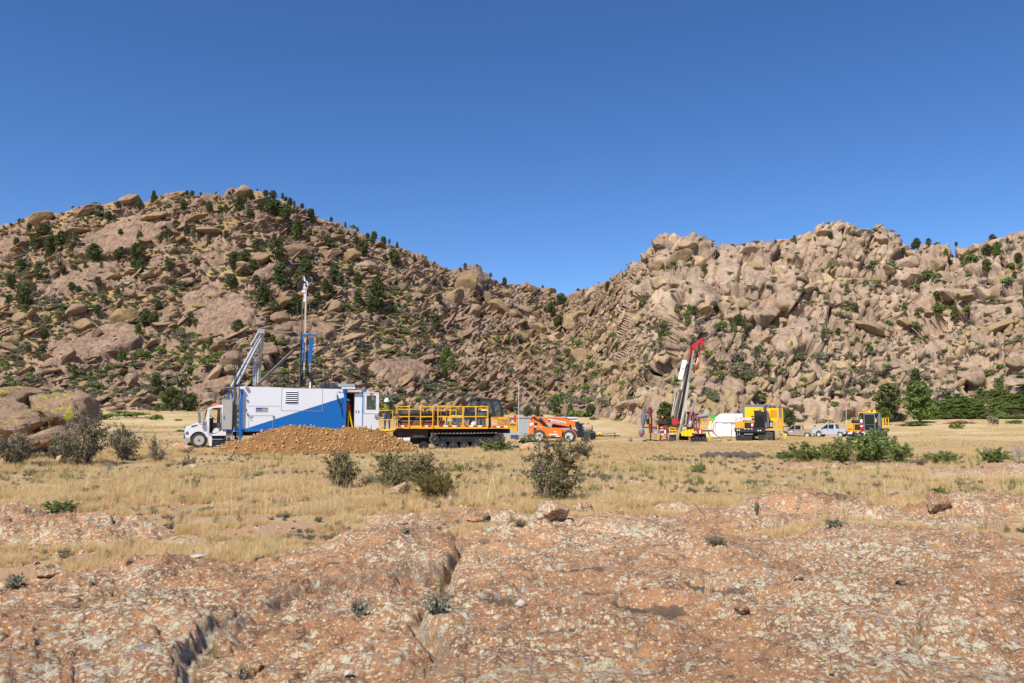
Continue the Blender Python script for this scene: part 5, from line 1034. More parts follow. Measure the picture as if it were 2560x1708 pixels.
# cab shell, built as frame pieces so that the open doorway is a real opening
m = MB()
A.poly(m, [(590, 640), (632, 606), (700, 578), (800, 556), (930, 542), (1150, 540), (1150, 600), (930, 598), (760, 606), (690, 622), (655, 650), (640, 690), (628, 690)], .04, .14)     # roof edge and door header
A.poly(m, [(600, 620), (640, 690), (634, 1180), (700, 1260), (690, 1440), (640, 1440), (612, 1290), (498, 1060), (500, 920), (560, 912)], .04, .12)                                    # A pillar, cowl and door sill front
A.poly(m, [(640, 1150), (720, 1190), (850, 1130), (925, 1090), (1010, 1090), (1000, 1212), (690, 1215)], .04, .12)                                                                    # sill
A.poly(m, [(915, 598), (1150, 600), (1150, 1090), (915, 1090)], .04, .12)                                                                                                              # rear cab side, behind the locker
A.poly(m, [(600, 620), (640, 600), (700, 578), (800, 556), (930, 540), (1150, 538), (1150, 556), (930, 560), (800, 575), (700, 600), (650, 622)], .14, 2.22)                             # roof skin
A.poly(m, [(1120, 556), (1150, 556), (1150, 1210), (1120, 1210)], .14, 2.22)                                                                                                          # back wall
A.poly(m, [(500, 910), (560, 905), (600, 1000), (600, 1210), (1120, 1210), (1120, 1180), (640, 1180), (610, 1000)], .14, 2.2)                                                           # floor and firewall
A.poly(m, [(600, 620), (650, 620), (650, 660), (1120, 600), (1120, 1000), (830, 1000), (830, 640), (650, 660), (640, 900), (640, 1180), (1120, 1180), (1120, 1000), (1130, 1210), (600, 1210), (560, 910)][:0] or [(600, 930), (1130, 930), (1130, 1210), (600, 1210)], 2.16, 2.24)
A.poly(m, [(570, 900), (605, 640), (640, 640), (625, 930)], 2.16, 2.24); A.poly(m, [(820, 620), (880, 610), (880, 940), (800, 940)], 2.16, 2.24)
cab = m.build('cab', [W_], TR_)
m = MB(); A.poly(m, [(508, 905), (594, 640), (606, 640), (524, 905)], .16, 2.16); m.build('windshield', [M['glass']], cab)
m = MB(); A.poly(m, [(700, 575), (880, 540), (880, 530), (860, 528), (740, 548), (690, 568)], .35, .43); 
for k in range(4):
    a = A.p(700+55*k, 566-10*k, .3+.12*k); m.box(a.x-.04, a.x+.04, .3+.42*k, .44+.42*k, a.z, a.z+.07)
m.build('marker_light', [M['amber']], cab)
m = MB(); A.tube(m, [(672+14*0, 790, .75), (672, 790, .75)], .01)
cc = A.p(725, 825, .75)
ring = [(cc.x+.19*math.cos(t)*.9, cc.y+.21*math.sin(t), cc.z-.13*math.cos(t)) for t in np.linspace(0, 2*math.pi, 18)]
m = MB(); m.tube(ring, .014, 5); m.tube([cc, (cc.x-.25, cc.y, cc.z-.22)], .03, 6); m.build('steering_wheel', [M['dark']], cab)
m = MB(); A.box(m, 640, 830, 730, 1120, .3, 2.1); m.build('dashboard', [M['dark']], cab)
m = MB(); A.poly(m, [(780, 970), (800, 935), (915, 928), (915, 1000), (800, 1000)], .35, .85); A.poly(m, [(905, 700), (960, 700), (960, 1000), (905, 1000)], .35, .85); m.build('seat', [M['seat']], cab)
m = MB(); A.poly(m, [(745, 1060), (800, 1040), (860, 1070), (840, 1130), (720, 1170), (690, 1140)], .2, .6); m.build('clutter', [M['whitedirty']], cab)
m = MB(); A.poly(m, [(390, 700), (442, 698), (462, 850), (402, 852)], -.22, -.16); A.poly(m, [(396, 870), (460, 868), (466, 930), (405, 938)], -.22, -.14); mi = m.build('mirror', [M['mirror']], cab); m = MB(); A.tube(m, [(430, 850, -.18), (430, 965, -.18), (560, 968, .05)], .015); A.tube(m, [(430, 938, -.18), (520, 925, .05)], .012); m.build('mirror_arm', [BK], mi)
m = MB(); A.box(m, 690, 1215, 1010, 1300, .15, .5); A.box(m, 690, 1300, 1000, 1440, .2, .9, 1); A.box(m, 780, 1420, 960, 1440, .02, .3, 2); A.box(m, 690, 1285, 930, 1300, .0, .3, 2); m.build('step', [M['dark'], M['greyplastic'], M['lightgrey']], TR_)
wc = A.p(412, 1335, .05); Rw = abs(A.p(412, 1335).x-A.p(218, 1335).x)*.98
wheel(TR_, (wc.x, .22, Rw-.02), Rw, .32, Rw*.58, M['rim']); wheel(TR_, (wc.x, 2.05, Rw-.02), Rw, .32, Rw*.58, M['rim'], side=1)
for px in (662, 705):
    x = FT_.pt(px, 1100, .2).x
    for y, s_ in ((.25, -1), (2.05, 1)): wheel(TR_, (x, y, Rw), Rw, .5, Rw*.55, M['rim'], False, lugs=18, side=s_)
m = MB(); A.box(m, 600, 1120, 3900, 1220, .5, 1.9); A.box(m, 1230, 1130, 1370, 1255, .1, .4, 1); m.build('chassis', [M['dark'], M['midgrey']], TR_)
# rig container
x0, x1 = A.p(1290, 600).x, B.p(372, 600).x; zt0, zt1 = A.p(1290, 140).z, B.p(372, 215).z; zb = A.p(1380, 1090).z; xe = B.p(800, 600).x
def zt(x): return zt0+(zt1-zt0)*(x-x0)/(x1-x0)
m = MB(); m.prism([(x0, zb), (x1, zb), (x1, zt(x1)-.01), (x0, zt(x0)-.01)], .02, 2.3); body = m.build('container_body', [W_], TR_)
d0 = A.p(1400, 1070); d1 = B.p(372, 395)     # blue diagonal
dz = lambda x: d0.z+(d1.z-d0.z)*(x-d0.x)/(d1.x-d0.x)
m = MB(); m.prism([(x0, d0.z-.03), (d0.x, d0.z), (x1, d1.z), (x1, zt(x1)), (x0, zt(x0))], 0, .02); m.build('white_panel', [W_], body)
m = MB(); m.prism([(x0, zb+.04), (x1, zb+.04), (x1, d1.z-.004), (d0.x, d0.z-.004), (x0, d0.z-.034)], 0, .02); m.build('blue_panel', [BL], body)
m = MB(); A.box(m, 1185, 1085, 1380, 1110, -.02, .3); v = A.p(1185, 1110); m.box(v.x, x1, -.03, .1, zb-.10, zb+.035); m.build('bottom_rail', [BL], TR_)
for (xa, ya, xb, yb, zz) in ((1282, 210, 1368, 1315, A), (345, 225, 418, 1150, B)):
    m = MB(); p_, q_ = zz.p(xa, yb), zz.p(xb, ya); m.box(p_.x, q_.x, -.16, .1, -.05 if zz is B else p_.z, q_.z); m.box(p_.x-.07, q_.x+.05, -.19, .1, q_.z-.02, q_.z+.02)
    po = m.build('corner_post', [BL], TR_); m = MB(); cx = (p_.x+q_.x)/2+.0; m.box(cx-.045, cx+.045, -.168, -.16, q_.z-.30, q_.z-.10); m.box(cx-.02, cx+.02, -.168, -.16, q_.z-1.75, q_.z-1.68); m.build('slot', [M['dark']], po)
for px_ in (595, 855):     # far-side legs
    m = MB(); x = FT_.pt(px_, 1000).x; m.box(x, x+.2, 2.3, 2.5, .1, zt(x)); m.build('corner_post', [BL], TR_)
# louvre, hatch frames
a, b = Q.p(893, 1070), Q.p(992, 970); m = MB(); m.box(a.x-.03, b.x+.03, -.012, 0, a.z-.03, b.z+.03); lv = m.build('louver', [W_], body)
m = MB(); m.box(a.x, b.x, -.016, -.012, a.z, b.z); m.build('louver_recess', [M['dark']], lv)
for k in range(6):
    z = a.z+(b.z-a.z)*(k+.62)/6.2; m = MB(); m.add([(a.x, -.016, z+.05), (b.x, -.016, z+.05), (b.x, -.075, z), (a.x, -.075, z), (a.x, -.016, z+.03), (b.x, -.016, z+.03), (b.x, -.07, z-.012), (a.x, -.07, z-.012)], [(0, 1, 2, 3), (4, 5, 6, 7), (2, 3, 7, 6)]); m.build('slat', [W_], lv)
def hatch(pa, pb, nm):
    m = MB(); w_ = .012
    for (u0, u1, v0, v1) in ((pa.x, pb.x, pa.z, pa.z+w_*2), (pa.x, pb.x, pb.z-w_*2, pb.z), (pa.x, pa.x+w_*2, pa.z, pb.z), (pb.x-w_*2, pb.x, pa.z, pb.z)): m.box(u0, u1, -.006, 0, v0, v1)
    return m.build(nm, [M['midgrey']], body)
hatch(Q.p(858, 1136), Q.p(1200, 950), 'hatch_frame'); hatch(A.p(1488, 1082), A.p(2030, 775), 'hatch_frame')
m = MB(); A.box(m, 1490, 566, 2178, 574, -.004, 0); m.build('panel_seam', [M['lightgrey']], body)
m = MB()
for (xx, yy) in ((1470, 450), (1430, 640), (1470, 745), (2040, 800)): A.box(m, xx-14, yy-22, xx+14, yy+22, -.05, 0)
m.build('latch', [M['grey']], body)
m = MB(); A.box(m, 1420, 128, 1475, 180, -.14, 0); m.build('flood_light', [M['lightgrey']], body)
m = MB(); A.box(m, 1648, 600, 1920, 700, -.008, 0); sg = m.build('sign', [M['lightgrey']], body)
m = MB(); A.box(m, 1655, 610, 1790, 634, -.012, -.008); A.box(m, 1800, 612, 1912, 626, -.012, -.008, 1); m.build('print', [M['darkblue'], M['grey']], sg)
text('HTM', A.p(1652, 692, -.012), .20, M['darkblue'], body, width=abs(A.p(1772, 690).x-A.p(1652, 690).x)); text('2200', A.p(1778, 692, -.012), .20, M['yellow'], body, width=abs(A.p(1914, 690).x-A.p(1778, 690).x))
m = MB(); A.box(m, 1510, 795, 1600, 818, -.008, 0); A.box(m, 1515, 828, 1580, 840, -.008, 0); A.box(m, 1535, 872, 1585, 886, -.008, 0); m.build('decal', [M['midgrey']], body)
text('14-4', B.p(205, 310, -.006), .21, M['darkblue'], body, width=abs(B.p(345, 300).x-B.p(205, 300).x))
# rear bay: roof plate, far wall, inner door, outer door
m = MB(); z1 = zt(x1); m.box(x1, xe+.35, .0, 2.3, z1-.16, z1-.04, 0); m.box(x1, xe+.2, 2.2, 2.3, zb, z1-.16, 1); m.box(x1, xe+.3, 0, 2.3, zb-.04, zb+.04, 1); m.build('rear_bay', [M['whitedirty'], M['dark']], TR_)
m = MB(); B.box(m, 590, 310, 640, 1150, .9, 1.0, 1); B.box(m, 605, 318, 795, 1150, .15, .22); idr = m.build('inner_door', [W_, M['midgrey']], TR_); m = MB(); B.box(m, 638, 708, 655, 755, .13, .15); B.box(m, 700, 700, 716, 765, .13, .15); m.build('handle', [M['dark']], idr)
m = MB(); B.box(m, 785, 250, 812, 1160, .05, .25); B.box(m, 780, 228, 880, 265, -.05, .3); m.build('rear_post', [BL], TR_)
m = MB()
for r_ in ((820, 285, 1180, 355), (820, 690, 1170, 1170), (820, 355, 892, 690), (1105, 355, 1176, 690)): B.box(m, *r_, -.06, .0)
dr = m.build('door', [W_], TR_, 'open white rear door with a window in its upper half'); m = MB(); B.box(m, 892, 355, 1105, 690, -.035, -.02); m.build('window', [M['glassclear']], dr)
m = MB()
for r_ in ((820, 283, 1180, 300), (820, 755, 1170, 775), (820, 300, 840, 755), (1160, 300, 1180, 755)): B.box(m, *r_, -.075, -.06)
m.build('door_frame', [M['whitedirty']], dr); m = MB(); B.box(m, 965, 310, 1040, 346, -.068, -.06); m.build('door_sign', [M['pink']], dr)
m = MB(); B.box(m, 1070, 775, 1160, 850, -.16, -.06); B.box(m, 882, 1050, 895, 1150, -.07, -.06, 1); B.box(m, 990, 1045, 1002, 1145, -.07, -.06, 1); m.build('door_latch', [M['beige'], M['grey']], dr)
m = MB(); B.tube(m, [(205, 330, -.05), (215, 420, -.07), (265, 540, -.08), (310, 660, -.06), (340, 860, -.04)], .022); B.tube(m, [(220, 480, -.05), (270, 500, -.1), (330, 440, -.05)], .018); B.tube(m, [(205, 330, -.05), (250, 480, -.05), (320, 600, -.05)], .018); m.build('cable', [BK], TR_)
# front end: locker door, logo board, hoses
m = MB(); A.poly(m, [(932, 418), (1150, 445), (1125, 1080), (925, 1075)], -.02, .02); A.box(m, 918, 420, 936, 1072, -.03, .4, 1); lk = m.build('locker_door', [M['beige'], W_], TR_, 'beige locker door behind the cab'); m = MB(); A.box(m, 945, 778, 975, 850, -.04, -.02); m.build('handle', [M['grey']], lk)
m = MB(); A.poly(m, [(1090, 170), (1290, 140), (1290, 1060), (1100, 1060)], .12, 2.2); fe = m.build('front_wall', [M['beige']], TR_)
m = MB(); A.poly(m, [(1108, 220), (1122, 215), (1145, 330), (1140, 400), (1124, 330)], .10, .12); A.poly(m, [(1150, 235), (1158, 235), (1150, 410), (1140, 410)], .10, .12); A.poly(m, [(1108, 310), (1116, 310), (1120, 430), (1112, 430)], .10, .12, 1); m.build('emblem', [M['darkblue'], M['yellow']], fe)
m = MB(); A.poly(m, [(1050, 150), (1080, 150), (1085, 430), (1055, 420), (1040, 300)], .2, .5); A.bar(m, (1020, 200, .1), (1100, 260, .1), .1, 1); A.bar(m, (985, 175, .1), (1160, 165, .1), .06, 2); A.box(m, 920, 1072, 1290, 1100, .0, .3); m.build('front_bracket', [BL, M['rust'], M['grey']], TR_)
m = MB()
for (xx, dd, yt, yb) in ((1192, -.10, -330, 1030), (1222, -.14, -260, 1000), (1170, -.02, 440, 1080), (1150, -.02, 460, 1120)): A.tube(m, [(xx, yt, dd), (xx, yt+300 if yt < 0 else yt+60, dd), (xx-12, yb-100, dd), (xx-22, yb, dd)], .03 if yt < 0 else .022, 6)
A.tube(m, [(1192, -330, -.1), (1210, -400, -.05), (1270, -430, .1), (1330, -380, .3)], .03, 6); A.tube(m, [(1222, -260, -.14), (1240, -350, -.05), (1310, -385, .15)], .028, 6)
A.tube(m, [(1230, 260, -.1), (1240, 400, -.16), (1262, 420, -.18), (1288, 300, -.16)], .016, 5); A.tube(m, [(1240, 420, -.12), (1270, 560, -.16), (1285, 700, -.17)], .016, 5)
m.build('hydraulic_hose', [BK], TR_)
m = MB()
for yy in (640, 760, 890, 1000): A.box(m, 1222, yy, 1280, yy+12, -.05, .1)
A.box(m, 1145, 940, 1165, 1290, .0, .12, 1); A.tube(m, [(950, 1300, .05), (1090, 1100, .05)], .02, 5, 1); A.tube(m, [(1040, 1290, .05), (1110, 1100, .05)], .02, 5, 1); A.tube(m, [(890, 1310, .0), (1170, 1320, .0)], .03, 6, 2); A.box(m, 1030, 1250, 1100, 1310, .0, .2, 3); m.build('side_gear', [M['midgrey'], M['greyplastic'], M['dark'], M['darkblue']], TR_)
# folded crane boom, mast, roof gear
m = MB(); lg = M['lightgrey']
C4.bar(m, (45, 1500, .5), (455, 770, .5), .11); C4.bar(m, (120, 1470, .75), (475, 790, .75), .11); C4.bar(m, (300, 960, .45), (410, 770, .45), .08); C4.box(m, 395, 745, 480, 800, .4, .9); m.build('crane_boom', [lg], TR_)
m = MB(); a, b = C4.p(480, 750, .55), C4.p(868, 785, .55); m.prism([(a.x, a.z), (b.x, b.z), (b.x-.4, b.z-.09), (a.x, a.z-.17)], .5, .7); m.build('crane_jib', [M['wood']], TR_)
for (xa, ya, xb, yb, w_, mt) in ((340, 1480, 340, 1180, .10, 'lightgrey'), (358, 1490, 372, 1170, .12, 'lightgrey'), (395, 1480, 405, 900, .13, 'creamsteel'), (412, 1480, 445, 860, .06, 'creamsteel'), (335, 1200, 340, 1040, .05, 'creamsteel'), (455, 1010, 465, 820, .05, 'creamsteel')):
    m = MB(); C4.bar(m, (xa, ya, .9), (xb, yb, .9), w_); m.build('crane_strut', [M[mt]], TR_)
m = MB(); C4.bar(m, (360, 1500, .6), (965, 915, 1.1), .12); C4.bar(m, (385, 1500, .75), (975, 925, 1.2), .05, 1); m.build('mast_brace', [M['rustgrey'], M['midgrey']], TR_)
m = MB(); C4.box(m, 982, 220, 1030, 1480, 1.0, 1.25); mast = m.build('mast', [M['mastcream']], TR_, 'tall white mast column')
m = MB(); C4.box(m, 984, 225, 1026, 390, .985, 1.0); m.build('mast_tip', [W_], mast)
m = MB(); C4.poly(m, [(985, 220), (1000, 120), (988, 60), (998, 55), (1015, 110), (1045, 130), (1045, 215)], .95, 1.3); C4.box(m, 965, 240, 1008, 268, .95, 1.05); hd = m.build('mast_head', [W_], mast)
for (xx, yy, rr) in ((1003, 142, .07), (1015, 185, .07), (960, 155, .22), (1055, 105, .17)):
    p_ = C4.p(xx, yy, 1.1); m = MB(); m.lathe([(rr, -.06 if rr > .1 else -.18), (rr*.8, -.0 if rr > .1 else -.2), (rr, .06)], p_, 'y', 14); m.build('sheave', [M['black']], hd)
m = MB(); C4.poly(m, [(918, 80), (925, 50), (960, 35), (1000, 45), (1005, 65), (950, 70), (930, 82)], 1.0, 1.25); m.build('mast_cap', [M['rust']], mast)
m = MB(); C4.box(m, 950, 275, 975, 300, .9, 1.0); m.build('hook', [M['amber']], mast)
m = MB(); C4.box(m, 955, 370, 972, 1480, 1.02, 1.2); C4.box(m, 930, 750, 952, 1480, .95, 1.15); C4.bar(m, (905, 400, 1.1), (905, 900, 1.1), .015); C4.bar(m, (1075, 330, 1.1), (1050, 800, 1.1), .02); C4.bar(m, (1035, 830, 1.2), (1033, 1300, 1.2), .05); C4.bar(m, (1162, 830, 1.2), (1162, 1300, 1.2), .03); m.build('mast_rail', [M['rustgrey']], mast)
m = MB(); C4.box(m, 932, 810, 940, 1080, .9, .95); C4.box(m, 962, 820, 984, 1180, .95, 1.0); C4.box(m, 985, 818, 1168, 830, .9, 1.3); C4.poly(m, [(1065, 850), (1085, 848), (1095, 880), (1118, 885), (1098, 1150), (1082, 1180), (1048, 1180)], .95, 1.05); m.build('mast_shield', [BL], mast, 'blue sheet-metal guards on the mast')
m = MB(); C4.box(m, 985, 920, 1005, 1180, .985, .998); m.build('mast_print', [M['darkblue']], mast)
m = MB()
for k, (ya, rr) in enumerate(((1300, .05), (1330, .05), (1360, .05))):
    C4.tube(m, [(945+8*k, 1500, .7+.1*k), (945+8*k, ya+70, .7+.1*k), (985, ya, .7+.1*k), (1040, ya-10, .7+.1*k), (1085, ya+50, .7+.1*k), (1110, ya+120, .7+.1*k), (1140, 1470, .7+.1*k), (1160, 1500, .6)], rr, 7)
C4.box(m, 960, 1400, 1020, 1500, .8, 1.4); m.build('mast_hose', [BK], TR_)
m = MB(); C4.box(m, 1064, 1430, 1083, 1520, .5, .6, 1); C4.bar(m, (1075, 1180, 1.), (1075, 1430, 1.), .07); m.build('stack', [M['midgrey'], W_], TR_)
m = MB(); B.box(m, -190, 70, 240, 190, .6, 1.1); p_ = B.p(30, 130, .5); m.lathe([(.16, 0), (.16, .3), (.05, .3)], p_, 'x', 12); m.lathe([(.1, 0), (.1, .6), (.05, .6)], B.p(-200, 100, .5), 'x', 12); p_ = B.p(160, 110, .5); m.lathe([(.13, 0), (.13, .2)], p_, 'x', 12); m.build('winch', [M['greyplastic']], TR_)
m = MB(); B.box(m, 235, 95, 620, 150, .3, .6); B.bar(m, (600, 80, .4), (660, 150, .4), .05, 1); B.box(m, 330, 165, 630, 205, .2, .9, 2); m.build('roof_cylinder', [M['lightgrey'], BK, M['whitedirty']], TR_)
m = MB(); nz_ = lambda v: v
tops = [(530, 750), (760, 757), (1215, 777), (1555, 790)]; 
Q.tube(m, [(530, 750, .05), (760, 757, .05), (1215, 777, .05), (1555, 790, .05)], .016, 5); Q.tube(m, [(530, 842, .05), (760, 852, .05), (1215, 870, .05), (1555, 884, .05)], .013, 5); Q.tube(m, [(560, 742, 2.2), (1430, 780, 2.2), (1545, 788, .1)], .014, 5); Q.tube(m, [(560, 832, 2.2), (1425, 872, 2.2), (1550, 882, .1)], .012, 5)
for (xx, ya, yb, dd) in ((530, 750, 950, .05), (760, 757, 945, .05), (1215, 777, 955, .05), (1222, 777, 955, .1), (1425, 782, 920, 2.2), (1548, 790, 960, .05), (1556, 790, 975, .05), (970, 768, 935, .4), (1110, 770, 850, 2.2)): Q.tube(m, [(xx, ya, dd), (xx-(6 if xx == 970 else 0), yb, dd)], .020 if xx in (1215, 1548, 1556, 760) else .015, 5)
m.build('roof_railing', [M['black']], TR_)
# yellow A-frame standing in the rear bay
sl_ = empty('stepladder', FT_.world((B.p(510, 1130, .4).x, .4, zb)), FT_.yaw, 'yellow folding stand inside the open rear bay of the drill truck', 'ladder')
m = MB(); o_ = Vector((B.p(510, 1130, .4).x, .4, zb)); f_ = lambda x, y, d: B.p(x, y, d)-o_
m.bar(f_(482, 700, .05), f_(450, 1150, .05), .07); m.bar(f_(482, 700, .05), f_(578, 1140, .05), .07); m.build('rail', [M['brightyellow']], sl_); m = MB(); m.bar(f_(484, 700, .35), f_(465, 1150, .6), .05); m.bar(f_(484, 700, .35), f_(572, 1140, .6), .05); m.build('rail', [M['brightyellow']], sl_)
# ------------------------------------------------------------------ dirt pile
OUTL = [(518, 1128), (541, 1119), (584, 1103), (617, 1099), (654, 1079), (700, 1067), (746, 1064), (777, 1066), (838, 1073), (868, 1069), (910, 1071), (945, 1074), (980, 1089), (1026, 1112), (1060, 1130)]
YC = 43.6; op = [P(a, b, YC) for a, b in OUTL]; ox = np.array([p.x for p in op]); oz = np.array([p.z for p in op])
nx, ny = 260, 70; xs = np.linspace(ox[0]-.6, ox[-1]+.6, nx); ys = np.linspace(YC-3.1, YC+1.7, ny); XX, YY_ = np.meshgrid(xs, ys); fx, fy = XX.ravel(), YY_.ravel(); gg = G(fx, fy)
hh = np.maximum(np.interp(fx, ox, oz)-G(fx, 0*fx+YC), 0); t_ = (fy-YC); cr = np.where(t_ < 0, np.clip(1+t_/(.55+1.75*np.sqrt(hh+.02)), 0, 1), np.clip(1-t_/1.6, 0, 1)); pp = np.stack([fx, fy, 0*fx], 1)
hz = hh*(cr**1.05) + (.05*fbm(pp/.45, 4, 801)+.03*fbm(pp/.12, 3, 811))*np.clip(hh*cr*4, 0, 1) - .06*(hh*cr < .03)
def dirt_mat():
    t = NT('ochre_dug_gravel'); p = t.pos(); c = t.mix(t.ramp(t.noise(.9, 5, .6, p), .38, .62), (.43, .22, .075), (.33, .165, .06)); c = t.mix(t.ramp(t.noise(14, 5, .7, p), .48, .68, 0, .8), c, (.52, .30, .125)); c = t.mix(t.ramp(t.noise(9, 5, .7, p), .55, .68, 0, .8), c, (.16, .085, .04)); c = t.hsv(c, .5, 1, t.ramp(t.rnd(), 0, 1, .8, 1.2))
    t.bump(t.noise(11, 8, .75, p), 1., .12); return t.fin(c, .95, .1)
M['dirt'] = dirt_mat(); DP = link('dirt_pile', mesh_np('dirt_pile', np.stack([fx, fy, gg+hz], 1), grid_faces(ny, nx), M['dirt'], None, False)); tag(DP, 'long heap of ochre gravel dumped in front of the blue and white drill truck', 'dirt pile')
mb = MB(); r = np.random.default_rng(4); V1, F1_ = ico(1); n = 0; idx = np.where((hh*cr > .03) & (fy < YC+.3))[0]
cv = []; cf = []; 
for k in range(1900):
    i_ = int(r.choice(idx)); s = .022*(1+3.2*r.random()**4); q = V1*r.uniform(.6, 1.3, 3)*s; q = q*(1+.25*r.normal(size=(len(V1), 1))); cv.append(q+np.array([fx[i_]+r.normal(0, .02), fy[i_]+r.normal(0, .03), gg[i_]+hz[i_]+s*.35])); cf.append(F1_+len(V1)*k)
M['clod'] = paint('pale_ochre_stones', (.50, .29, .12), .95, .5, (.28, .15, .06), 0, 5)
tag(link('clods', mesh_np('clods', np.concatenate(cv), np.concatenate(cf), M['clod'], None, False), DP), kind='stuff')

# ------------------------------------------------------------------ 2. tracked pipe carrier
def track(parent, pts, y0, y1, mt, lug=.05, step=.17, wheels=(), rw=.2, sprocket=None):
    """Closed belt along the (x,z) outline, with raised lugs; road wheels are sub-parts."""
    loop = [Vector((x, 0, z)) for x, z in pts]; n = len(loop); cl = Vector((sum(v.x for v in loop)/n, 0, sum(v.z for v in loop)/n)); m = MB()
    inner = [v+(cl-v).normalized()*.05 for v in loop]
    for i in range(n):
        j = (i+1) % n; a, b, c, d = loop[i], loop[j], inner[j], inner[i]
        m.add([(a.x, y0, a.z), (b.x, y0, b.z), (b.x, y1, b.z), (a.x, y1, a.z), (d.x, y0, d.z), (c.x, y0, c.z), (c.x, y1, c.z), (d.x, y1, d.z)], [(0, 1, 2, 3), (4, 5, 6, 7), (0, 1, 5, 4), (3, 2, 6, 7)])
        L = (b-a).length; k = max(int(L/step), 1); tg = (b-a).normalized(); no = Vector((tg.z, 0, -tg.x)); no = no if no.dot(cl-a) < 0 else -no
        for q_ in range(k):
            c0 = a+tg*(L*(q_+.25)/k); c1 = a+tg*(L*(q_+.75)/k); o0, o1 = c0+no*lug, c1+no*lug
            m.add([(c0.x, y0, c0.z), (c1.x, y0, c1.z), (o1.x, y0, o1.z), (o0.x, y0, o0.z), (c0.x, y1, c0.z), (c1.x, y1, c1.z), (o1.x, y1, o1.z), (o0.x, y1, o0.z)], [(0, 1, 2, 3), (4, 5, 6, 7), (3, 2, 6, 7), (0, 3, 7, 4), (1, 2, 6, 5)])
    tr = m.build('track', [mt], parent)
    for (x, z, rr) in wheels:
        w_ = MB(); w_.lathe([(rr, .04), (rr, y1-y0-.04), (rr*.5, y1-y0-.03)], (x, y0, z), 'y', 16); w_.lathe([(rr*.98, .035), (rr*.6, .07), (rr*.25, .0), (.01, -.02)], (x, y0, z), 'y', 14); w_.build('road_wheel', [M['black']], tr)
    return tr
def rail_panel(parent, zz, x0, x1, y0, y1, mid, d, mids=(), tape=True, toe=None, w=.055):
    m = MB(); X0, X1 = zz.p(x0, y0, d).x, zz.p(x1, y0, d).x; z0, z1 = zz.p(x0, y1, d).z, zz.p(x0, y0, d).z; zm = zz.p(x0, mid, d).z
    for x in [X0, X1]+[zz.p(q_, y0, d).x for q_ in mids]: m.box(x-w/2, x+w/2, d-w/2, d+w/2, z0, z1)
    m.box(X0-w/2, X1+w/2, d-w/2-.002, d+w/2+.002, z1-w/2, z1+w/2); m.box(X0, X1, d-w/2+.004, d+w/2-.004, zm-w/2, zm+w/2)
    if toe: m.box(X0-w/2, X1+w/2, d-.035, d+.035, zz.p(x0, toe, d).z, z0+.02)
    o = m.build('railing', [M['yellow']], parent)
    if tape:
        zt_ = z0-.03; n = max(int((X1-X0)/.28), 3); strip(o, Vector((X0+.08, 0, zt_)), Vector((X1-.08, 0, zt_)), d-.036, .085, n)
    return o
FC = Frame(1140, 1123, 46.0, 0); C = Z(FC, 980, 980, 7.121)
TC = empty('pipe_carrier', FC.o, FC.yaw, 'long yellow tracked carrier with dark cab and railed deck of drill pipes', 'tracked carrier')
YW = M['yellow']
m = MB(); C.box(m, 90, 600, 1712, 655, .0, 2.3); C.box(m, 85, 596, 90, 655, .0, 2.3, 0); m.build('deck', [YW], TC)
m = MB(); C.poly(m, [(60, 662), (640, 662), (640, 800), (590, 812), (40, 818)], .25, 2.05); C.box(m, 640, 657, 2100, 735, .5, 1.9, 1); C.box(m, 20, 700, 60, 830, .4, 1.9, 1); m.build('chassis', [M['mud'], M['dark']], TC)
for (x0_, x1_) in ((345, 505), (745, 815)):
    m = MB(); C.box(m, x0_+10, 622, x1_-4, 652, -.03, .0); m.build('stake_pocket', [YW], TC)
rail_panel(TC, C, 88, 306, 260, 600, 440, -.05, toe=655); rail_panel(TC, C, 510, 728, 262, 600, 440, -.05, toe=655); rail_panel(TC, C, 818, 1258, 260, 600, 440, -.05, (1036,), toe=655); rail_panel(TC, C, 1272, 1706, 262, 600, 440, -.05, (1492,), toe=655)
rail_panel(TC, C, 118, 560, 308, 560, 440, 2.2, (318,), tape=False); rail_panel(TC, C, 620, 1142, 322, 560, 490, 2.2, (936,), tape=False)
for (xx, ya) in ((118, 315), (868, 335), (972, 320), (752, 318)):
    m = MB(); C.box(m, xx-13, ya, xx+13, 600, .35, .47); m.build('stake', [M['rust']], TC)
def TP(*q): return [(C.p(x, y).x, C.p(x, y).z) for x, y in q]
loop = TP((880, 1020), (800, 985), (735, 945), (690, 895), (672, 850), (690, 805), (740, 765), (800, 745), (1000, 742), (1200, 738), (1500, 735), (1800, 733), (1900, 738), (1950, 760), (1985, 800), (1995, 850), (1975, 900), (1940, 950), (1880, 1000), (1800, 1022), (1400, 1024), (1100, 1024))
wl = [(C.p(x, 965).x, C.p(x, 965).z, .27) for x in (900, 1090, 1290, 1490, 1690)]+[(C.p(1880, 850).x, C.p(1880, 850).z, .30), (C.p(770, 860).x, C.p(770, 860).z, .26)]
track(TC, loop, -.02, .58, M['trackrub'], wheels=wl); track(TC, loop, 1.75, 2.35, M['trackrub'], wheels=wl[:5])
m = MB(); C.box(m, 860, 800, 1800, 890, .08, .5); C.box(m, 700, 745, 1980, 800, .6, 1.75); C.box(m, 760, 800, 1900, 1000, .75, 1.65); m.build('track_frame', [M['dark']], TC)
m = MB(); C.box(m, 320, 800, 660, 930, .5, 1.8); p_ = C.p(560, 965, .3); m.lathe([(.28, 0), (.28, .3), (.1, .32)], p_, 'y', 14); m.build('rear_hitch', [M['dark']], TC)
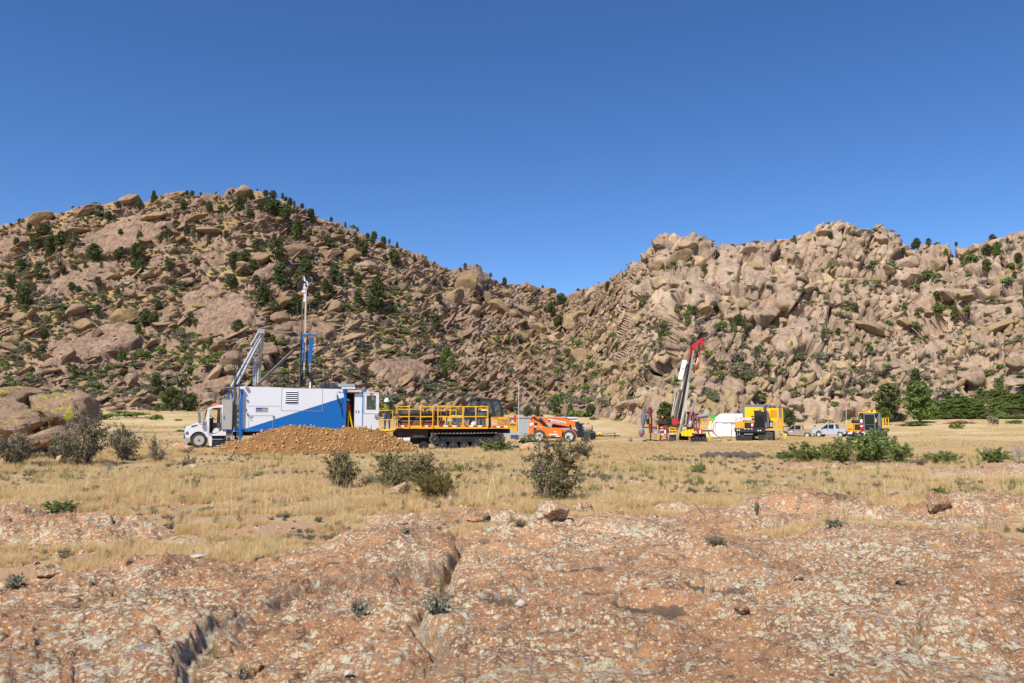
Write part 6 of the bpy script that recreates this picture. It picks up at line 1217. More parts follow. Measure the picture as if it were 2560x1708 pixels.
# hood
m = MB(); C.poly(m, [(1760, 445), (2075, 440), (2080, 535), (2225, 535), (2232, 655), (2225, 735), (2090, 658), (1765, 648)], .0, 1.0); hd = m.build('hood', [M['ochre']], TC); m = MB(); C.box(m, 1882, 475, 1890, 635, -.006, 0); C.box(m, 2076, 440, 2082, 650, -.006, 0); C.box(m, 1720, 450, 1758, 640, .05, .9); m.build('hood_seam', [M['dark']], hd)
text('FORAGE', C.p(1905, 518, -.006), .15, M['rust'], hd, width=abs(C.p(2055, 500).x-C.p(1905, 500).x)); text('FTE', C.p(1945, 560, -.006), .19, M['darkblue'], hd, width=abs(C.p(2055, 500).x-C.p(1945, 500).x), shear=.35); text('DRILLING', C.p(1908, 590, -.006), .13, M['rust'], hd, width=abs(C.p(2060, 500).x-C.p(1908, 500).x))
m = MB(); C.poly(m, [(1908, 560), (1918, 560), (1922, 532), (1912, 532)], -.008, -.002); m.build('print', [M['darkblue']], hd); m = MB(); C.poly(m, [(2095, 560), (2104, 560), (2104, 596), (2097, 596)], -.008, -.002); C.box(m, 2108, 568, 2203, 594, -.008, -.002, 1); C.box(m, 2115, 606, 2195, 615, -.008, -.002, 2); m.build('decal', [M['lamp_red'], M['rust'], M['wood']], hd)
text('1641', C.p(1770, 472, -.006), .10, M['rust'], hd, width=.33)
m = MB(); C.box(m, 1783, 518, 1858, 578, -.01, 0); sg = m.build('sign', [M['plasticwhite']], hd); m = MB(); C.box(m, 1790, 524, 1851, 546, -.014, -.01); C.box(m, 1790, 554, 1851, 570, -.014, -.01, 1); m.build('print', [M['pink'], M['lightgrey']], sg)
strip(hd, C.p(1792, 622, 0), C.p(2060, 622, 0), -.002, .08, 4)
m = MB(); C.tube(m, [(2070, 535, .1), (2072, 410, .1), (2090, 398, .1), (2195, 400, .1), (2215, 430, .1), (2225, 600, .1)], .03, 6); m.build('hand_rail', [M['ochre']], TC); m = MB(); C.box(m, 2090, 478, 2170, 534, .3, .33); sg = m.build('sign', [M['plasticwhite']], TC, 'white plate beside the red extinguisher'); m = MB(); C.box(m, 2100, 492, 2120, 514, .29, .3); C.box(m, 2132, 492, 2155, 512, .29, .3); m.build('print', [M['lightgrey']], sg)
m = MB(); p_ = C.p(2196, 535, .15); m.lathe([(.09, 0), (.09, .36), (.04, .43), (.03, .46)], p_, 'z', 12); m.build('fire_extinguisher', [M['red']], TC); m = MB(); C.tube(m, [(2203, 395, .2), (2200, 320, .2)], .025, 5); C.tube(m, [(2215, 430, .1), (2240, 700, .1)], .02, 5, 1); m.build('mirror_post', [M['grey'], M['dullred']], TC)
m = MB(); C.box(m, 2110, 775, 2258, 850, .4, 1.6); m.build('front_step', [M['midgrey']], TC)
# cab: pillars, roof, glass
m = MB(); yc0, yc1 = 1.15, 2.35
for d0_, d1_ in ((yc0, yc0+.09), (yc1-.09, yc1)):
    C.poly(m, [(1408, 135), (1560, 118), (1580, 150), (1550, 200), (1530, 470), (1400, 470), (1420, 300)][:0] or [(1520, 130), (1572, 130), (1560, 470), (1500, 470)], d0_, d1_)
    C.poly(m, [(1905, 150), (1935, 160), (1985, 470), (1940, 470)], d0_, d1_); C.poly(m, [(1740, 165), (1790, 170), (1860, 430), (1800, 430)], d0_+.02, d1_-.02)
    C.poly(m, [(1400, 140), (1440, 128), (1880, 128), (1910, 150), (1920, 185), (1560, 160), (1500, 170), (1410, 175)], d0_, d1_); C.poly(m, [(1500, 425), (1985, 425), (1985, 470), (1500, 470)], d0_, d1_)
C.poly(m, [(1405, 150), (1440, 120), (1560, 112), (1880, 122), (1905, 140), (1905, 160), (1405, 170)], yc0+.04, yc1-.04); C.poly(m, [(1400, 150), (1425, 150), (1405, 330), (1380, 330)], yc0, yc0+.09); C.box(m, 1250, 360, 1510, 600, yc0-.3, yc1, 0)
C.poly(m, [(1300, 175), (1325, 165), (1400, 165), (1400, 180), (1335, 185), (1320, 350), (1295, 360)], yc0+.3, yc0+.36); C.tube(m, [(1915, 170, 1.1), (1960, 300, 1.0), (1990, 440, .95)], .025, 5); C.tube(m, [(1895, 140, 1.1), (1930, 160, 1.05), (1970, 430, 1.0)], .02, 5)
cb = m.build('cab', [M['navy']], TC)
m = MB(); C.poly(m, [(1570, 160), (1740, 165), (1800, 425), (1560, 425)], yc0+.02, yc0+.03); C.poly(m, [(1790, 170), (1905, 180), (1945, 425), (1860, 425)], yc0+.02, yc0+.03); C.poly(m, [(1425, 175), (1500, 170), (1490, 350), (1405, 350)], yc0+.02, yc0+.03); C.poly(m, [(1572, 160), (1900, 165), (1945, 425), (1560, 425)], yc1-.04, yc1-.03); C.poly(m, [(1325, 185), (1400, 182), (1395, 350), (1315, 355)], yc0+.33, yc0+.34); m.build('window', [M['glassclear']], cb)
m = MB(); C.box(m, 1720, 380, 1830, 430, 1.4, 1.9); C.poly(m, [(1770, 250), (1800, 250), (1830, 420), (1790, 420)], 1.5, 1.9); m.build('seat', [M['seat']], cb)
# cargo: every pipe and bucket its own thing
def pipe(x0, x1, y, d, r, mt, lab, cap=None):
    a, b = C.p(x0, y, d), C.p(x1, y, d); w = FC.world(a); root = empty('drill_pipe', w, 0, lab, 'pipe', 'drill pipes stacked on the yellow carrier'); L = b.x-a.x
    m = MB(); m.lathe([(r*.7, .001), (r*.98, 0), (r, .05), (r, L*.985), (r*.7, L*.985-.001)], (0, 0, 0), 'x', 10); m.build('tube', [M[mt]], root)
    m = MB(); m.lathe([(r*1.12, L-.30), (r*1.15, L-.14), (r*.6, L)], (0, 0, 0), 'x', 10); m.build('tool_joint', [M[cap or mt]], root)
pipe(-60, 1062, 388, .55, .13, 'darkpipe', 'thickest dark pipe lying on top of the stack', 'darkpipe'); pipe(600, 1062, 386, .95, .07, 'darkpipe', 'thinner top pipe with a blue coupling end', 'blue'); pipe(150, 860, 392, 1.3, .13, 'darkpipe', 'dark pipe at the back of the top layer')
for k, (y, d) in enumerate(((468, .5), (500, .75), (470, 1.0), (500, 1.25))): pipe(140+12*k, 900-20*k, y, d, .105, 'darkpipe', ('front dark pipe in the middle layer', 'lower dark pipe just behind the front middle one', 'dark pipe third back in the middle layer', 'rearmost dark pipe of the middle layer')[k])
for k, (y, d) in enumerate(((530, .3), (560, .26), (586, .24), (530, .55), (560, .55))): pipe(130+14*k, 945-16*k, y, d, .095, 'rust', ('uppermost rusty pipe of the front row', 'middle rusty pipe of the front row', 'lowest rusty pipe resting on the deck', 'rusty pipe behind the uppermost one', 'rusty pipe behind the middle one')[k])
def pail(x, ytop, ybot, wpx, d, mt, lab, name='bucket', lid=None, handle=True):
    a, b = C.p(x, ybot, d), C.p(x, ytop, d); R = wpx/2/7.121*46/FPX; H = b.z-a.z; root = empty(name, FC.world(a), 0, lab, name.replace('_', ' '))
    m = MB(); m.lathe([(.01, .002), (R*.86, 0), (R*.94, H*.72), (R*1.04, H*.74), (R*1.04, H*.80), (R, H*.82), (R, H)], (0, 0, 0), 'z', 18); m.build('body', [M[mt]], root)
    m = MB(); m.lathe([(R*1.05, H-.04), (R*1.05, H), (.01, H+.01)], (0, 0, 0), 'z', 18); m.build('lid', [M[lid or mt]], root)
    if handle: m = MB(); m.tube([(R*math.cos(t)*1.04, -.02, H*.8+R*1.25*math.sin(t)) for t in np.linspace(0, math.pi, 9)], .012, 5); m.build('handle', [M['lightgrey']], root)
pail(1026, 515, 598, 74, .28, 'teal', 'teal bucket with white lid on the carrier deck', lid='plasticwhite', handle=False); pail(1328, 512, 598, 88, .28, 'plasticwhite', 'white bucket with a wire handle on the carrier deck')
r_ = empty('jug', FC.world(C.p(1453, 598, .25)), 0, 'small white plastic jug beside the white bucket', 'jug'); m = MB(); H = C.p(0, 518, .25).z-C.p(0, 598, .25).z; m.lathe([(.01, .001), (.15, 0), (.16, .05), (.16, H*.6), (.10, H*.82), (.05, H*.86)], (0, 0, 0), 'z', 14); m.tube([(.1, 0, H*.85), (.17, 0, H*.8), (.16, 0, H*.55)], .025, 5); m.build('body', [M['plasticwhite']], r_); m = MB(); m.lathe([(.055, H*.85), (.055, H), (.01, H)], (0, 0, 0), 'z', 10); m.build('cap', [M['plasticwhite']], r_)
r_ = empty('tote_box', FC.world(C.p(1150, 598, .35)), 0, 'dark grey plastic tote with tools hanging over its side', 'tote box'); w_ = abs(C.p(1238, 0, .35).x-C.p(1066, 0, .35).x)/2; H = C.p(0, 462, .35).z-C.p(0, 598, .35).z
m = MB(); m.prism([(-w_*.9, 0), (w_*.9, 0), (w_, H*.93), (-w_, H*.93)], 0, .6); m.build('body', [M['greyplastic']], r_); m = MB(); m.box(-w_*1.03, w_*1.03, -.02, .62, H*.93, H); m.build('rim', [M['greyplastic']], r_); m = MB(); m.tube([(w_*.1, -.02, H*.85), (w_*.6, -.05, H*.55), (w_*.95, -.04, H*.2)], .03, 5, 0); m.tube([(-w_*.45, -.04, H*.45), (-w_*.3, -.06, H*.15)], .05, 5, 1); m.tube([(w_*.85, -.04, H*.3), (w_*.9, -.05, H*.02)], .05, 5, 1); m.build('tool', [M['blue'], M['yellow']], r_)
for (x0_, x1_, yt_, d_, mt, lb) in ((1290, 1470, 352, .95, 'black', 'black steel bin behind the white bucket, below the cab'), (1505, 1660, 335, .4, 'greyplastic', 'scuffed grey-black bin at the front corner of the deck')):
    a, b = C.p(x0_, 600, d_), C.p(x1_, yt_, d_); r_ = empty('bin', FC.world(Vector(((a.x+b.x)/2, d_, a.z))), 0, lb, 'bin'); w_ = (b.x-a.x)/2; H = b.z-a.z
    m = MB(); m.box(-w_, w_, 0, .75, 0, H); m.build('body', [M[mt]], r_); m = MB(); m.box(-w_-.03, w_+.03, -.03, .78, H-.05, H+.01); m.box(-w_*.8, -w_*.72, -.02, 0, .02, H-.06); m.box(w_*.72, w_*.8, -.02, 0, .02, H-.06); m.build('rim', [M['black']], r_)
r_ = empty('canister', FC.world(C.p(1625, 335, .7)), 0, 'tan canister with a dark lid standing on the grey-black bin', 'canister'); m = MB(); k_ = C.p(0, 230, .7).z-C.p(0, 335, .7).z; m.lathe([(.12, .0), (.12, k_*.5), (.2, k_*.55), (.2, k_)], (0, 0, 0), 'z', 16); m.build('body', [M['wood']], r_); m = MB(); m.lathe([(.22, k_), (.2, k_*1.12), (.1, k_*1.2), (.01, k_*1.22)], (0, 0, 0), 'z', 16); m.build('lid', [M['black']], r_); m = MB(); m.tube([(-.27, -.05, .0), (-.22, -.1, k_*.35), (0, -.12, k_*.4), (.2, -.1, k_*.4)], .035, 6); m.build('strap', [YW], r_); m = MB(); m.lathe([(.24, 0), (.22, k_*.2), (.1, k_*.3)], (.06, .05, 0), 'z', 12); m.build('cloth', [M['whitedirty']], r_)
r_ = empty('white_tank', P(1008, 1110, 52), 0, 'white cylindrical tank lying on the ground behind the carrier tracks', 'tank'); m = MB(); m.lathe([(.05, -.02), (.2, 0), (.24, .06), (.24, 1.3), (.2, 1.36), (.05, 1.38)], (-.65, 0, .3), 'x', 16); m.build('shell', [M['white']], r_); m = MB(); m.box(-.5, -.4, -.2, .2, -.1, .15); m.box(.4, .5, -.2, .2, -.1, .15); m.box(-.65, .7, -.22, -.2, .02, .06); m.build('cradle', [M['beige']], r_)
# work platform between the two machines
FP = Frame(935, 1118, 45.2, 0); BP = Z(FP, 820, 950, 9.222); WP = empty('work_platform', FP.o, 0, 'yellow railed work platform beside the open white door', 'platform')
m = MB(); a, b = BP.p(1190, 1185, .0), BP.p(1510, 1150, .0); m.prism([(a.x, a.z-.05), (b.x, b.z-.06), (b.x, b.z), (a.x, a.z+.03)], .0, 1.0); m.build('deck', [M['mud']], WP)
m = MB(); BP.bar(m, (1150, 1190, -.02), (1540, 1155, -.02), .10); BP.box(m, 1385, 1165, 1415, 1310, -.05, .05); BP.box(m, 1335, 1170, 1365, 1215, -.05, .05); BP.box(m, 1160, 1080, 1265, 1108, .3, .5); m.build('edge_beam', [YW], WP)
m = MB(); BP.tube(m, [(1180, 712, -.02), (1490, 700, -.02), (1495, 1150, -.02)], .03, 6); BP.tube(m, [(1180, 935, -.02), (1495, 918, -.02)], .028, 6); BP.tube(m, [(1180, 672, .95), (1285, 668, .95)], .03, 6); m.build('railing', [YW], WP)
m = MB(); BP.box(m, 1545, 690, 1565, 940, .5, .55); m.build('stake', [M['wood']], WP)
# ------------------------------------------------------------------ 3. telehandler, grey container, tank trailer, bins, antenna
FE = Frame(1375, 1107, 75, -14); E = Z(FE, 1280, 1020, 8.393); TE = empty('telehandler', FE.o, FE.yaw, 'orange telehandler with its boom lowered and black fork carriage', 'telehandler'); OR = M['orange']
m = MB(); E.poly(m, [(345, 285), (395, 278), (470, 270), (560, 300), (640, 385), (740, 405), (760, 590), (700, 600), (660, 520), (600, 480), (540, 475), (480, 500), (450, 560), (345, 570)], .25, 2.1); E.poly(m, [(1060, 455), (1240, 455), (1330, 520), (1340, 560), (1300, 560), (1240, 490), (1160, 485), (1100, 520), (1060, 590)], .25, 2.1); body = m.build('chassis', [OR], TE)
m = MB(); E.poly(m, [(745, 425), (770, 408), (1000, 425), (1060, 455), (1035, 615), (780, 612), (745, 560)], .0, .6); bx = m.build('side_box', [OR], TE); m = MB(); E.box(m, 775, 545, 960, 570, -.02, 0); E.box(m, 810, 588, 910, 604, -.02, 0, 1); E.box(m, 915, 588, 1000, 604, -.02, 0); E.box(m, 875, 495, 938, 508, -.02, 0); m.build('decal', [M['plasticwhite'], M['dark']], bx)
m = MB()
for yy in (415, 450, 488): E.box(m, 450, yy, 512, yy+24, .23, .25)
E.box(m, 460, 310, 528, 360, .22, .25); E.poly(m, [(345, 565), (450, 545), (450, 590), (345, 600)], .2, 2.0); m.build('engine_vent', [M['dark']], body)
m = MB(); E.box(m, 375, 315, 460, 355, .235, .25); E.box(m, 375, 355, 405, 385, .235, .25); E.box(m, 470, 385, 515, 402, .235, .25); E.box(m, 575, 392, 625, 402, .235, .25); E.box(m, 378, 388, 402, 418, .235, .25, 1); m.build('decal', [M['plasticwhite'], M['darkblue']], body)
m = MB(); E.poly(m, [(392, 168), (600, 195), (1095, 240), (1340, 280), (1322, 400), (1200, 395), (800, 325), (640, 300), (400, 235)], .95, 1.35); E.poly(m, [(395, 230), (470, 240), (450, 290), (395, 290)], .9, 1.4); bm_ = m.build('boom', [OR], TE)
m = MB(); E.poly(m, [(762, 238), (775, 232), (1115, 290), (1126, 300), (1120, 340), (1105, 342), (765, 288), (755, 278)], .93, .95); sg = m.build('sign', [M['plasticwhite']], bm_)
a, b = E.p(825, 292, .92), E.p(1100, 335, .92); t_ = text('United Rentals', (a.x, .92, a.z), .30, M['dark'], bm_, (math.pi/2, math.atan2(a.z-b.z, b.x-a.x), 0), width=math.hypot(b.x-a.x, b.z-a.z)); m = MB(); p_ = E.p(785, 268, .92); m.lathe([(.08, -.012), (.01, -.014)], (p_.x-.06, .93, p_.z), 'y', 12, 0); m.lathe([(.10, -.008), (.01, -.010)], (p_.x+.04, .93, p_.z-.01), 'y', 12, 0); m.build('emblem', [M['darkblue']], sg)
m = MB(); E.bar(m, (455, 190, .8), (600, 315, .8), .14); E.bar(m, (580, 225, .7), (735, 395, .7), .2); E.bar(m, (395, 240, .85), (450, 190, .85), .06); E.bar(m, (1215, 350, .7), (1245, 460, .7), .12); m.build('boom_cylinder', [M['black']], TE)
m = MB(); E.poly(m, [(880, 205), (1060, 205), (1110, 250), (1110, 400), (840, 400), (850, 330)], 1.4, 2.2); E.poly(m, [(740, 200), (1060, 205), (1110, 235), (880, 210)], 1.38, 2.25, 1); E.box(m, 830, 360, 1180, 420, 1.3, 2.2, 2); cb = m.build('cab', [M['dark'], OR, M['dullred']], TE); m = MB(); p_ = E.p(902, 205, 1.8); m.lathe([(.09, 0), (.08, .2), (.02, .24)], p_, 'z', 10); m.build('beacon', [M['amber']], cb)
m = MB(); E.poly(m, [(1322, 295), (1385, 290), (1400, 330), (1450, 345), (1460, 420), (1510, 500), (1500, 560), (1440, 600), (1380, 480), (1340, 410)], .8, 1.5); E.box(m, 1360, 480, 1460, 620, .6, 1.7); E.box(m, 1260, 420, 1345, 445, .7, 1.0, 1); m.build('boom_head', [M['black'], M['lightgrey']], TE)
m = MB()
for yy in (325, 400, 470, 540): E.box(m, 1390, yy, 1470, yy+22, .5, 2.0)
for dd in (.5, .95, 1.5, 1.95): E.box(m, 1452, 325, 1480, 680, dd, dd+.07)
E.poly(m, [(1470, 670), (1500, 660), (1560, 700), (1560, 712), (1440, 705)], .7, .85); E.poly(m, [(1470, 670), (1500, 660), (1560, 700), (1560, 712), (1440, 705)], 1.6, 1.75); m.build('fork_carriage', [M['black']], TE)
Rw = 135/8.393*75/FPX
for (xx, dd, sd) in ((578, .25, -1), (1203, .25, -1), (578, 2.1, 1), (1203, 2.1, 1)):
    p_ = E.p(xx, 600, dd); wheel(TE, (p_.x, dd, Rw-.02), Rw, .42, Rw*.64, M['rim'], True, 'y', 16, sd)
m = MB(); E.box(m, 560, 560, 1230, 640, .5, 1.9); m.build('axle', [M['dark']], TE)
for k, (x0_, x1_, yt_, yb_, lb) in enumerate(((1500, 1612, 490, 722, 'taller black wire-sided bin in front of the telehandler forks'), (1632, 1742, 510, 682, 'shorter black bin beside the trailer wheel'))):
    p_ = P(1280+(x0_+x1_)/2/8.393, 1020+yb_/8.393, 74 if k == 0 else 79); s = p_.y/FPX/8.393; w_ = (x1_-x0_)*s/2; H = (yb_-yt_)*s; r_ = empty('waste_bin', p_, .15, lb, 'bin')
    m = MB(); m.loft([[(-w_*.82, -w_*.7, 0), (w_*.82, -w_*.7, 0), (w_*.82, w_*.7, 0), (-w_*.82, w_*.7, 0)], [(-w_, -w_*.9, H*.9), (w_, -w_*.9, H*.9), (w_, w_*.9, H*.9), (-w_, w_*.9, H*.9)]]); m.build('body', [M['black']], r_)
    m = MB(); m.box(-w_*1.06, w_*1.06, -w_, w_, H*.9, H); m.build('rim', [M['greyplastic']], r_); m = MB()
    for j in range(7):
        x = -w_*.8+w_*1.6*j/6; m.box(x-.015, x+.015, -w_*.93, -w_*.80, .02, H*.9)
    m.build('rib', [M['greyplastic'] if k == 0 else M['black']], r_)
# grey shipping container with corrugated side
FG = Frame(1262, 1098, 92, 3); GC = empty('shipping_container', FG.o, FG.yaw, 'grey corrugated shipping container behind the orange telehandler', 'container'); L_ = FG.pt(1441, 1098).x; Hc = FG.pt(1262, 1042).z
m = MB(); N_ = 44; pts = []
for k in range(N_):
    x = .12+(L_-.24)*k/N_; st = (L_-.24)/N_; pts += [(x, 0), (x+st*.4, 0), (x+st*.5, .045), (x+st*.9, .045)]
pts += [(L_-.12, 0)]; n = len(pts); m.add([(x, y, .15) for x, y in pts]+[(x, y, Hc-.22) for x, y in pts], [(i, i+1, i+1+n, i+n) for i in range(n-1)]); m.build('side_wall', [M['lightgrey']], GC)
m = MB(); m.box(0, L_, -.02, 2.4, 0, .15); m.box(0, L_, -.02, 2.4, Hc-.10, Hc); m.box(0, .12, -.03, 2.4, .15, Hc-.1); m.box(L_-.12, L_, -.03, 2.4, .15, Hc-.1); m.box(.12, L_-.12, .06, 2.4, .15, Hc-.1); m.box(.12, L_-.12, .0, .06, Hc-.14, Hc-.10); m.build('frame', [M['lightgrey']], GC)
m = MB()
for k in range(N_):
    x = .12+(L_-.24)*(k+.1)/N_; m.box(x, x+(L_-.24)/N_*.55, -.004, .05, Hc-.215, Hc-.145)
m.build('vent', [M['dark']], GC); m = MB(); x = FG.pt(1418, 1060).x; m.box(x, L_+.05, -.06, -.03, Hc-.75, Hc+.05, 0); m.box(x, L_+.05, -.07, -.06, Hc-.35, Hc-.2, 1); m.box(x-.1, L_+.1, -.12, 2.0, Hc+.02, Hc+.10, 2); m.build('white_end', [M['white'], M['dark'], M['dark']], GC)
# tank trailer
FT2 = Frame(1470, 1099, 84, -8); ZT = Z(FT2, 1280, 1020, 8.393); TT = empty('tank_trailer', FT2.o, FT2.yaw, 'tan steel tank on a black single-axle trailer with its tongue to the right', 'trailer')
a, b = ZT.p(1470, 430, .9), ZT.p(1700, 430, .9); R = (ZT.p(0, 340, .9).z-ZT.p(0, 525, .9).z)/2; m = MB(); Lk = b.x-a.x; m.lathe([(.01, 0), (R*.7, .06), (R, .2), (R, Lk-.2), (R*.7, Lk-.06), (.01, Lk)], (a.x, .95, a.z), 'x', 24); tk = m.build('tank', [M['tansteel']], TT)
for f in (.45, .8): m = MB(); m.lathe([(R*1.0, -.02), (R*1.015, 0), (R*1.0, .02)], (a.x+Lk*f, .95, a.z), 'x', 24); m.build('strap', [M['yellow'] if f > .6 else M['grey']], tk)
m = MB(); p_ = ZT.p(1600, 330, .9); m.lathe([(.1, -.15), (.1, .05), (.02, .1)], p_, 'z', 10); m.build('filler_cap', [M['red']], tk)
m = MB(); ZT.box(m, 1465, 570, 1900, 600, .3, 1.6); ZT.tube(m, [(1880, 590, .3), (2170, 585, .9), (2255, 580, .95)], .06, 5); ZT.tube(m, [(1880, 590, 1.6), (2170, 585, .95)], .06, 5); ZT.tube(m, [(1900, 550, .3), (2160, 530, .8), (2162, 585, .8)], .03, 5); ZT.tube(m, [(2160, 520, .9), (2160, 665, .9)], .05, 6); m.build('frame', [M['black']], TT)
m = MB(); ZT.tube(m, [(1640, 535, .1), (1655, 505, .1), (1690, 498, .1), (1725, 508, .1), (1745, 545, .1)], .08, 5); m.build('mudguard', [M['black']], TT); p_ = ZT.p(1690, 585, .12); wheel(TT, (p_.x, .15, .36), .37, .25, .2, M['rim'])
FGN = ZT.p(1832, 580, .4); gn = empty('generator', FT2.world(FGN), FT2.yaw, 'small yellow generator sitting on the trailer tongue', 'generator'); s = 84/FPX/8.393; m = MB(); m.prism([(-42*s, 0), (42*s, 0), (42*s, 50*s), (25*s, 62*s), (-35*s, 62*s), (-42*s, 50*s)], 0, .5); m.build('case', [M['brightyellow']], gn); m = MB(); m.box(-10*s, 20*s, -.02, 0, 8*s, 30*s); m.box(-30*s, 30*s, .05, .45, 62*s, 70*s, 1); m.build('panel', [M['dark'], M['plasticwhite']], gn)
# boards stacked by the container
for k in range(6):
    p_ = P(1296+random.uniform(0, 20), 1090+k*.9, 72); m = MB(); L = random.uniform(1.0, 1.5); m.box(-.2, L, -.1, .1, 0, .035); o = m.build('plank', [M['wood']]); o.location = p_+Vector((0, k*.1, (5-k)*.05)); o.rotation_euler = (0, random.uniform(-.12, .12), random.uniform(-.25, .35)); tag(o, ('topmost', 'second', 'third', 'fourth', 'fifth', 'lowest')[k]+' weathered plank of the small heap left of the telehandler', 'plank', 'planks heaped left of the telehandler')
AP = P(1297, 1112, 62); o = empty('antenna_pole', AP, 0, 'thin white whip antenna pole rising before the grey container', 'pole'); m = MB(); m.tube([(0, 0, 0), (0, 0, P(1296, 957, 62).z-AP.z)], .03, 6, 0, .018); m.build('mast', [M['plasticwhite']], o); m = MB(); m.box(-.15, .15, -.15, .15, 0, .08); m.build('base', [M['grey']], o)
# ------------------------------------------------------------------ 4. red drill rig
FD = Frame(1725, 1107, 69, -12); D = Z(FD, 1560, 820, 5.058); K = Z(FD, 1590, 960, 9.8); RG = empty('drill_rig', FD.o, FD.yaw, 'red tracked drill rig with a tall leaning mast and red folded jib', 'drill rig')
m = MB(); a0, a1 = D.p(672, 1180, .5), D.p(868, 235, 2.2)
def leaning(mb, x0, y0, d0, x1, y1, d1, w, mi=0): mb.bar(D.p(x0, y0, d0), D.p(x1, y1, d1), w, mi)
leaning(m, 668, 1180, .6, 858, 235, 2.0, .26); leaning(m, 720, 1180, .55, 880, 235, 1.9, .20, 1); leaning(m, 640, 1180, .55, 805, 430, 1.7, .18, 1); leaning(m, 690, 1180, .40, 868, 235, 1.78, .07, 2); leaning(m, 705, 1180, .40, 876, 235, 1.78, .05, 2); mst = m.build('mast', [M['rustgrey'], M['creamsteel'], M['dark']], RG)
m = MB(); leaning(m, 842, 400, 1.7, 872, 235, 1.9, .28); leaning(m, 830, 390, 1.6, 852, 250, 1.8, .14); D.poly(m, [(840, 240), (860, 215), (905, 205), (915, 260), (895, 285), (860, 245)], 1.6, 2.2); hd = m.build('mast_head', [M['red']], mst, 'red top of the mast'); m = MB(); p_ = D.p(878, 185, 1.9); m.lathe([(.25, -.1), (.25, .1)], p_, 'y', 14); m.lathe([(.18, -.1), (.18, .1)], D.p(848, 205, 1.9), 'y', 12); m.lathe([(.1, -.1), (.1, .1)], D.p(952, 215, 1.9), 'y', 12, 1); m.build('sheave', [M['black'], M['grey']], hd)
m = MB(); D.poly(m, [(862, 215), (985, 122), (1018, 138), (1010, 165), (985, 172), (900, 245)], 1.7, 2.0); D.poly(m, [(985, 150), (1018, 140), (990, 240), (965, 268)], 1.7, 2.0); D.poly(m, [(962, 262), (978, 262), (905, 540), (890, 535)], 1.75, 1.95); D.bar(m, (890, 535, 1.85), (882, 572, 1.85), .12, 1); jb = m.build('jib', [M['red'], M['rust']], RG, 'red folded jib arm hanging beside the mast'); m = MB(); D.poly(m, [(928, 380), (940, 384), (920, 460), (910, 455)], 1.74, 1.75); m.build('print', [M['plasticwhite']], jb)
m = MB(); D.poly(m, [(738, 410), (745, 404), (795, 408), (790, 425), (740, 650), (690, 652), (683, 640)], 1.1, 1.3); bd = m.build('board', [M['white']], mst, 'white panel bolted on the left of the mast'); m = MB(); D.poly(m, [(732, 512), (745, 505), (765, 510), (760, 525), (735, 528)], 1.09, 1.1); m.build('print', [M['lightgrey']], bd)
m = MB()
for q_ in (((598, 1130, .3), (640, 900, .5), (655, 775, .7), (668, 762, .7), (675, 790, .7)), ((612, 1120, .3), (690, 815, .7)), ((630, 1110, .4), (695, 850, .8)), ((648, 1130, .3), (720, 830, .8)), ((668, 1150, .3), (740, 820, .9))): D.tube(m, list(q_), .045, 6)
leaning(m, 650, 1150, .3, 710, 780, .8, .22, 1); m.build('hoist_tube', [M['creamsteel'], M['rustgrey']], RG)
m = MB(); leaning(m, 690, 1330, -.1, 775, 1000, .3, .16); leaning(m, 768, 1030, .3, 822, 690, 1.0, .13); D.box(m, 760, 960, 800, 1050, .2, .6); leaning(m, 785, 1180, .2, 800, 1090, .2, .06); D.box(m, 795, 920, 830, 970, .3, .5); m.build('feed_rail', [M['creamsteel']], RG)
m = MB(); leaning(m, 715, 1310, -.05, 800, 890, .8, .10); m.build('feed_cylinder', [M['mirror']], RG); m = MB(); leaning(m, 808, 1240, .2, 895, 930, .6, .09); leaning(m, 780, 1230, .2, 790, 1060, .3, .06, 1); D.box(m, 740, 1250, 790, 1290, -.1, .3, 1); leaning(m, 825, 1250, .1, 850, 1180, .3, .2, 1); m.build('stay', [M['midgrey'], M['creamsteel']], RG)
m = MB(); D.poly(m, [(600, 1145), (690, 1140), (690, 1215), (640, 1230), (605, 1220)], -.2, .4); D.box(m, 635, 1180, 672, 1235, -.35, -.2); D.box(m, 770, 1060, 880, 1290, .6, 2.2); D.box(m, 800, 1100, 850, 1200, .3, .6); D.box(m, 830, 1060, 860, 1100, .4, 1.0); K.box(m, 1280, 690, 1370, 800, .6, 1.2); K.box(m, 1400, 720, 1540, 900, 1.2, 2.6); m.build('power_pack', [M['dullred']], RG)
m = MB(); D.poly(m, [(612, 1150), (690, 1145), (688, 1210), (645, 1232), (615, 1215)], -.36, -.2); p_ = D.p(655, 1215, -.5); m.lathe([(.11, 0), (.11, .2)], p_, 'y', 12); m.build('rotary_head', [M['red']], RG)
m = MB()
for xx in (775, 800, 830, 860, 890, 915, 945): D.box(m, xx, 1080+abs(xx-850)*.3, xx+9, 1300, .5, .6)
for xx in (790, 845, 905): leaning(m, xx, 1300, .45, xx+30, 1120, .5, .05, 1)
D.box(m, 770, 1280, 965, 1300, .4, 2.4); m.build('frame', [M['dullred'], M['midgrey']], RG)
rr_ = random.Random(3); m = MB()
for k in range(26):
    x = rr_.uniform(580, 950); y = rr_.uniform(1120, 1270); D.tube(m, [(x, y, rr_.uniform(-.1, .6)), (x+rr_.uniform(-25, 25), y+rr_.uniform(-50, 40), rr_.uniform(-.2, .6)), (x+rr_.uniform(-40, 40), y+rr_.uniform(10, 60), rr_.uniform(0, .6))], .022, 5)
m.build('hydraulic_hose', [M['black']], RG); m = MB()
D.tube(m, [(780, 1080, .8), (860, 1125, 1.0), (930, 1130, 1.2), (1000, 1112, 1.4), (1065, 1100, 1.6)], .17, 9); D.tube(m, [(790, 1150, .8), (900, 1165, 1.2), (1060, 1140, 1.6)], .12, 8); m.build('air_hose', [M['midgrey']], RG)
